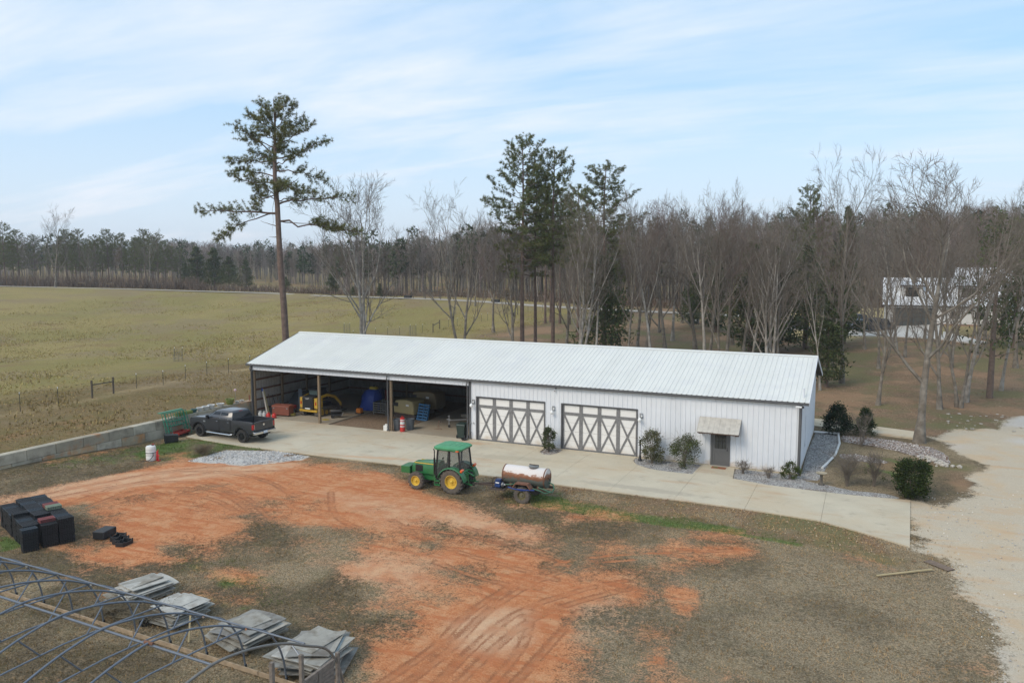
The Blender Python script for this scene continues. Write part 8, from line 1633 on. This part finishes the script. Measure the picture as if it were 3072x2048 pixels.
def keep_yard(x, y, m):
    cl = m['clay']; k = np.clip(1.0-smooth(.22, .62, cl), .02, 1)*(.45+.55*(1-m['patch']*.6))*(1-m['gravel'])*(1-m['rut']*.8); k[on_bare(x, y)] = 0
    for b_ in (b0, b1, b2, b3, b4): k[sdist(x, y, np.array(b_)) > 0] = 0
    return k*(.45+.55*smooth(.35, .6, fbm(x, y, .9, 3, 71)))
def col_yard(x, y, m, r, q):
    tan_ = np.array([(.46, .345, .20), (.38, .285, .165), (.50, .39, .24), (.30, .205, .115)])[r.integers(0, 4, q)]; drk = np.array([(.20, .150, .085), (.155, .122, .066), (.24, .185, .105), (.17, .155, .072)])[r.integers(0, 4, q)]
    f = np.clip(m['patch']+r.normal(0, .12, q), 0, 1)[:, None]; base = drk*(1-f)+tan_*f; g = np.array([(.095, .140, .035), (.13, .16, .05)])[r.integers(0, 2, q)]
    gg = smooth(.25, .6, m['green']+(fbm(x, y, 1.3, 3, 81)-.5)*.9+.06)[:, None]; gr = np.array([(.28, .225, .145)]*q); gk = .35*m['grey'][:, None]; base = (base*(1-gk)+gr*gk)*np.array([1.10, .97, .84]); return base*(1-gg)+g*gg
V, F, C = scatter(165000, 0, 50, -41, -7, keep_yard, lambda x, y, m, r, q: r.uniform(.03, .10, q)*(1+.5*m['green']), col_yard, 3, .013, 3); tag(link('yard_grass', tint_mesh('yard_grass', V, F, C, FARM)), 'short dry winter grass over the yard', 'grass', kind='stuff')
def keep_field(x, y, m): k = (m['field'] > .5)*(.3+.7*smooth(.4, .62, fbm(x, y, 5, 3, 91)))*np.clip(1.3-np.hypot(x-44, y+47)/160, .1, 1); k[on_bare(x, y)] = 0; return k
def col_field(x, y, m, r, q): base = np.array([(.36, .32, .15), (.31, .28, .125), (.42, .365, .19), (.28, .22, .12), (.25, .24, .09)])[r.integers(0, 5, q)]; bf = np.array([(.25, .19, .11)]*q); return (base*(1-.55*m['brownf'][:, None])+bf*.55*m['brownf'][:, None])*np.array([1.08, .98, .84])
V, F, C = scatter(150000, -110, -1.6, -30, 95, keep_field, lambda x, y, m, r, q: r.uniform(.08, .24, q)*(.7+.6*smooth(.5, .65, fbm(x, y, 7, 3, 95))), col_field, 3, .045, 4); tag(link('pasture_grass', tint_mesh('pasture_grass', V, F, C, FARM)), 'tufted olive and straw pasture grass', 'grass', kind='stuff')
def keep_leaf(x, y, m): k = smooth(.25, .7, m['leaf'])*(1-m['gravel'])*.5; k[on_bare(x, y)] = 0; return k
r5 = np.random.default_rng(8); n = 26000; X = np.r_[r5.uniform(28, 49, 12000), r5.uniform(38, 62, 14000)]; Y = np.r_[r5.uniform(-12, -2, 12000), r5.uniform(-2, 50, 14000)]; mk = gmasks(X, Y); kk = r5.random(n) < keep_leaf(X, Y, mk); X, Y = X[kk], Y[kk]; q = len(X); Z = HT(X, Y)+.03+r5.random(q)*.03
a = r5.uniform(0, 6.28, q); s_ = r5.uniform(.022, .05, q); u = np.c_[np.cos(a)*s_, np.sin(a)*s_, r5.normal(0, .4, q)*s_]; v = np.c_[-np.sin(a)*s_*.6, np.cos(a)*s_*.6, r5.normal(0, .4, q)*s_]; P_ = np.c_[X, Y, Z]; V = np.stack([P_-u, P_-v, P_+u, P_+v], 1).reshape(-1, 3); cl = np.array([(.26, .16, .095), (.34, .24, .155), (.20, .125, .08), (.40, .31, .21)])[r5.integers(0, 4, q)]
tag(link('fallen_leaves', tint_mesh('fallen_leaves', V, np.arange(4*q).reshape(-1, 4), np.repeat(cl, 4, 0), FARM)), 'brown fallen leaves along the apron edge and under the trees', 'leaves', kind='stuff')

# ------------------------------------------------------------------ air
hm = bpy.data.materials.new('haze'); hm.use_nodes = True; hn = hm.node_tree.nodes; hn.clear(); ho = hn.new('ShaderNodeOutputMaterial'); hv = hn.new('ShaderNodeVolumePrincipled'); hv.inputs['Density'].default_value = 0.00034; hv.inputs['Color'].default_value = (.95, .975, 1, 1); hv.inputs['Anisotropy'].default_value = 0.2; hm.node_tree.links.new(hv.outputs[0], ho.inputs['Volume'])
zlo = float(GZ.min())-1.0; tag(MB().bb(-960, 860, -460, 1060, zlo, 52).build('haze', hm), kind='stuff')
sc.cycles.volume_bounces = 0
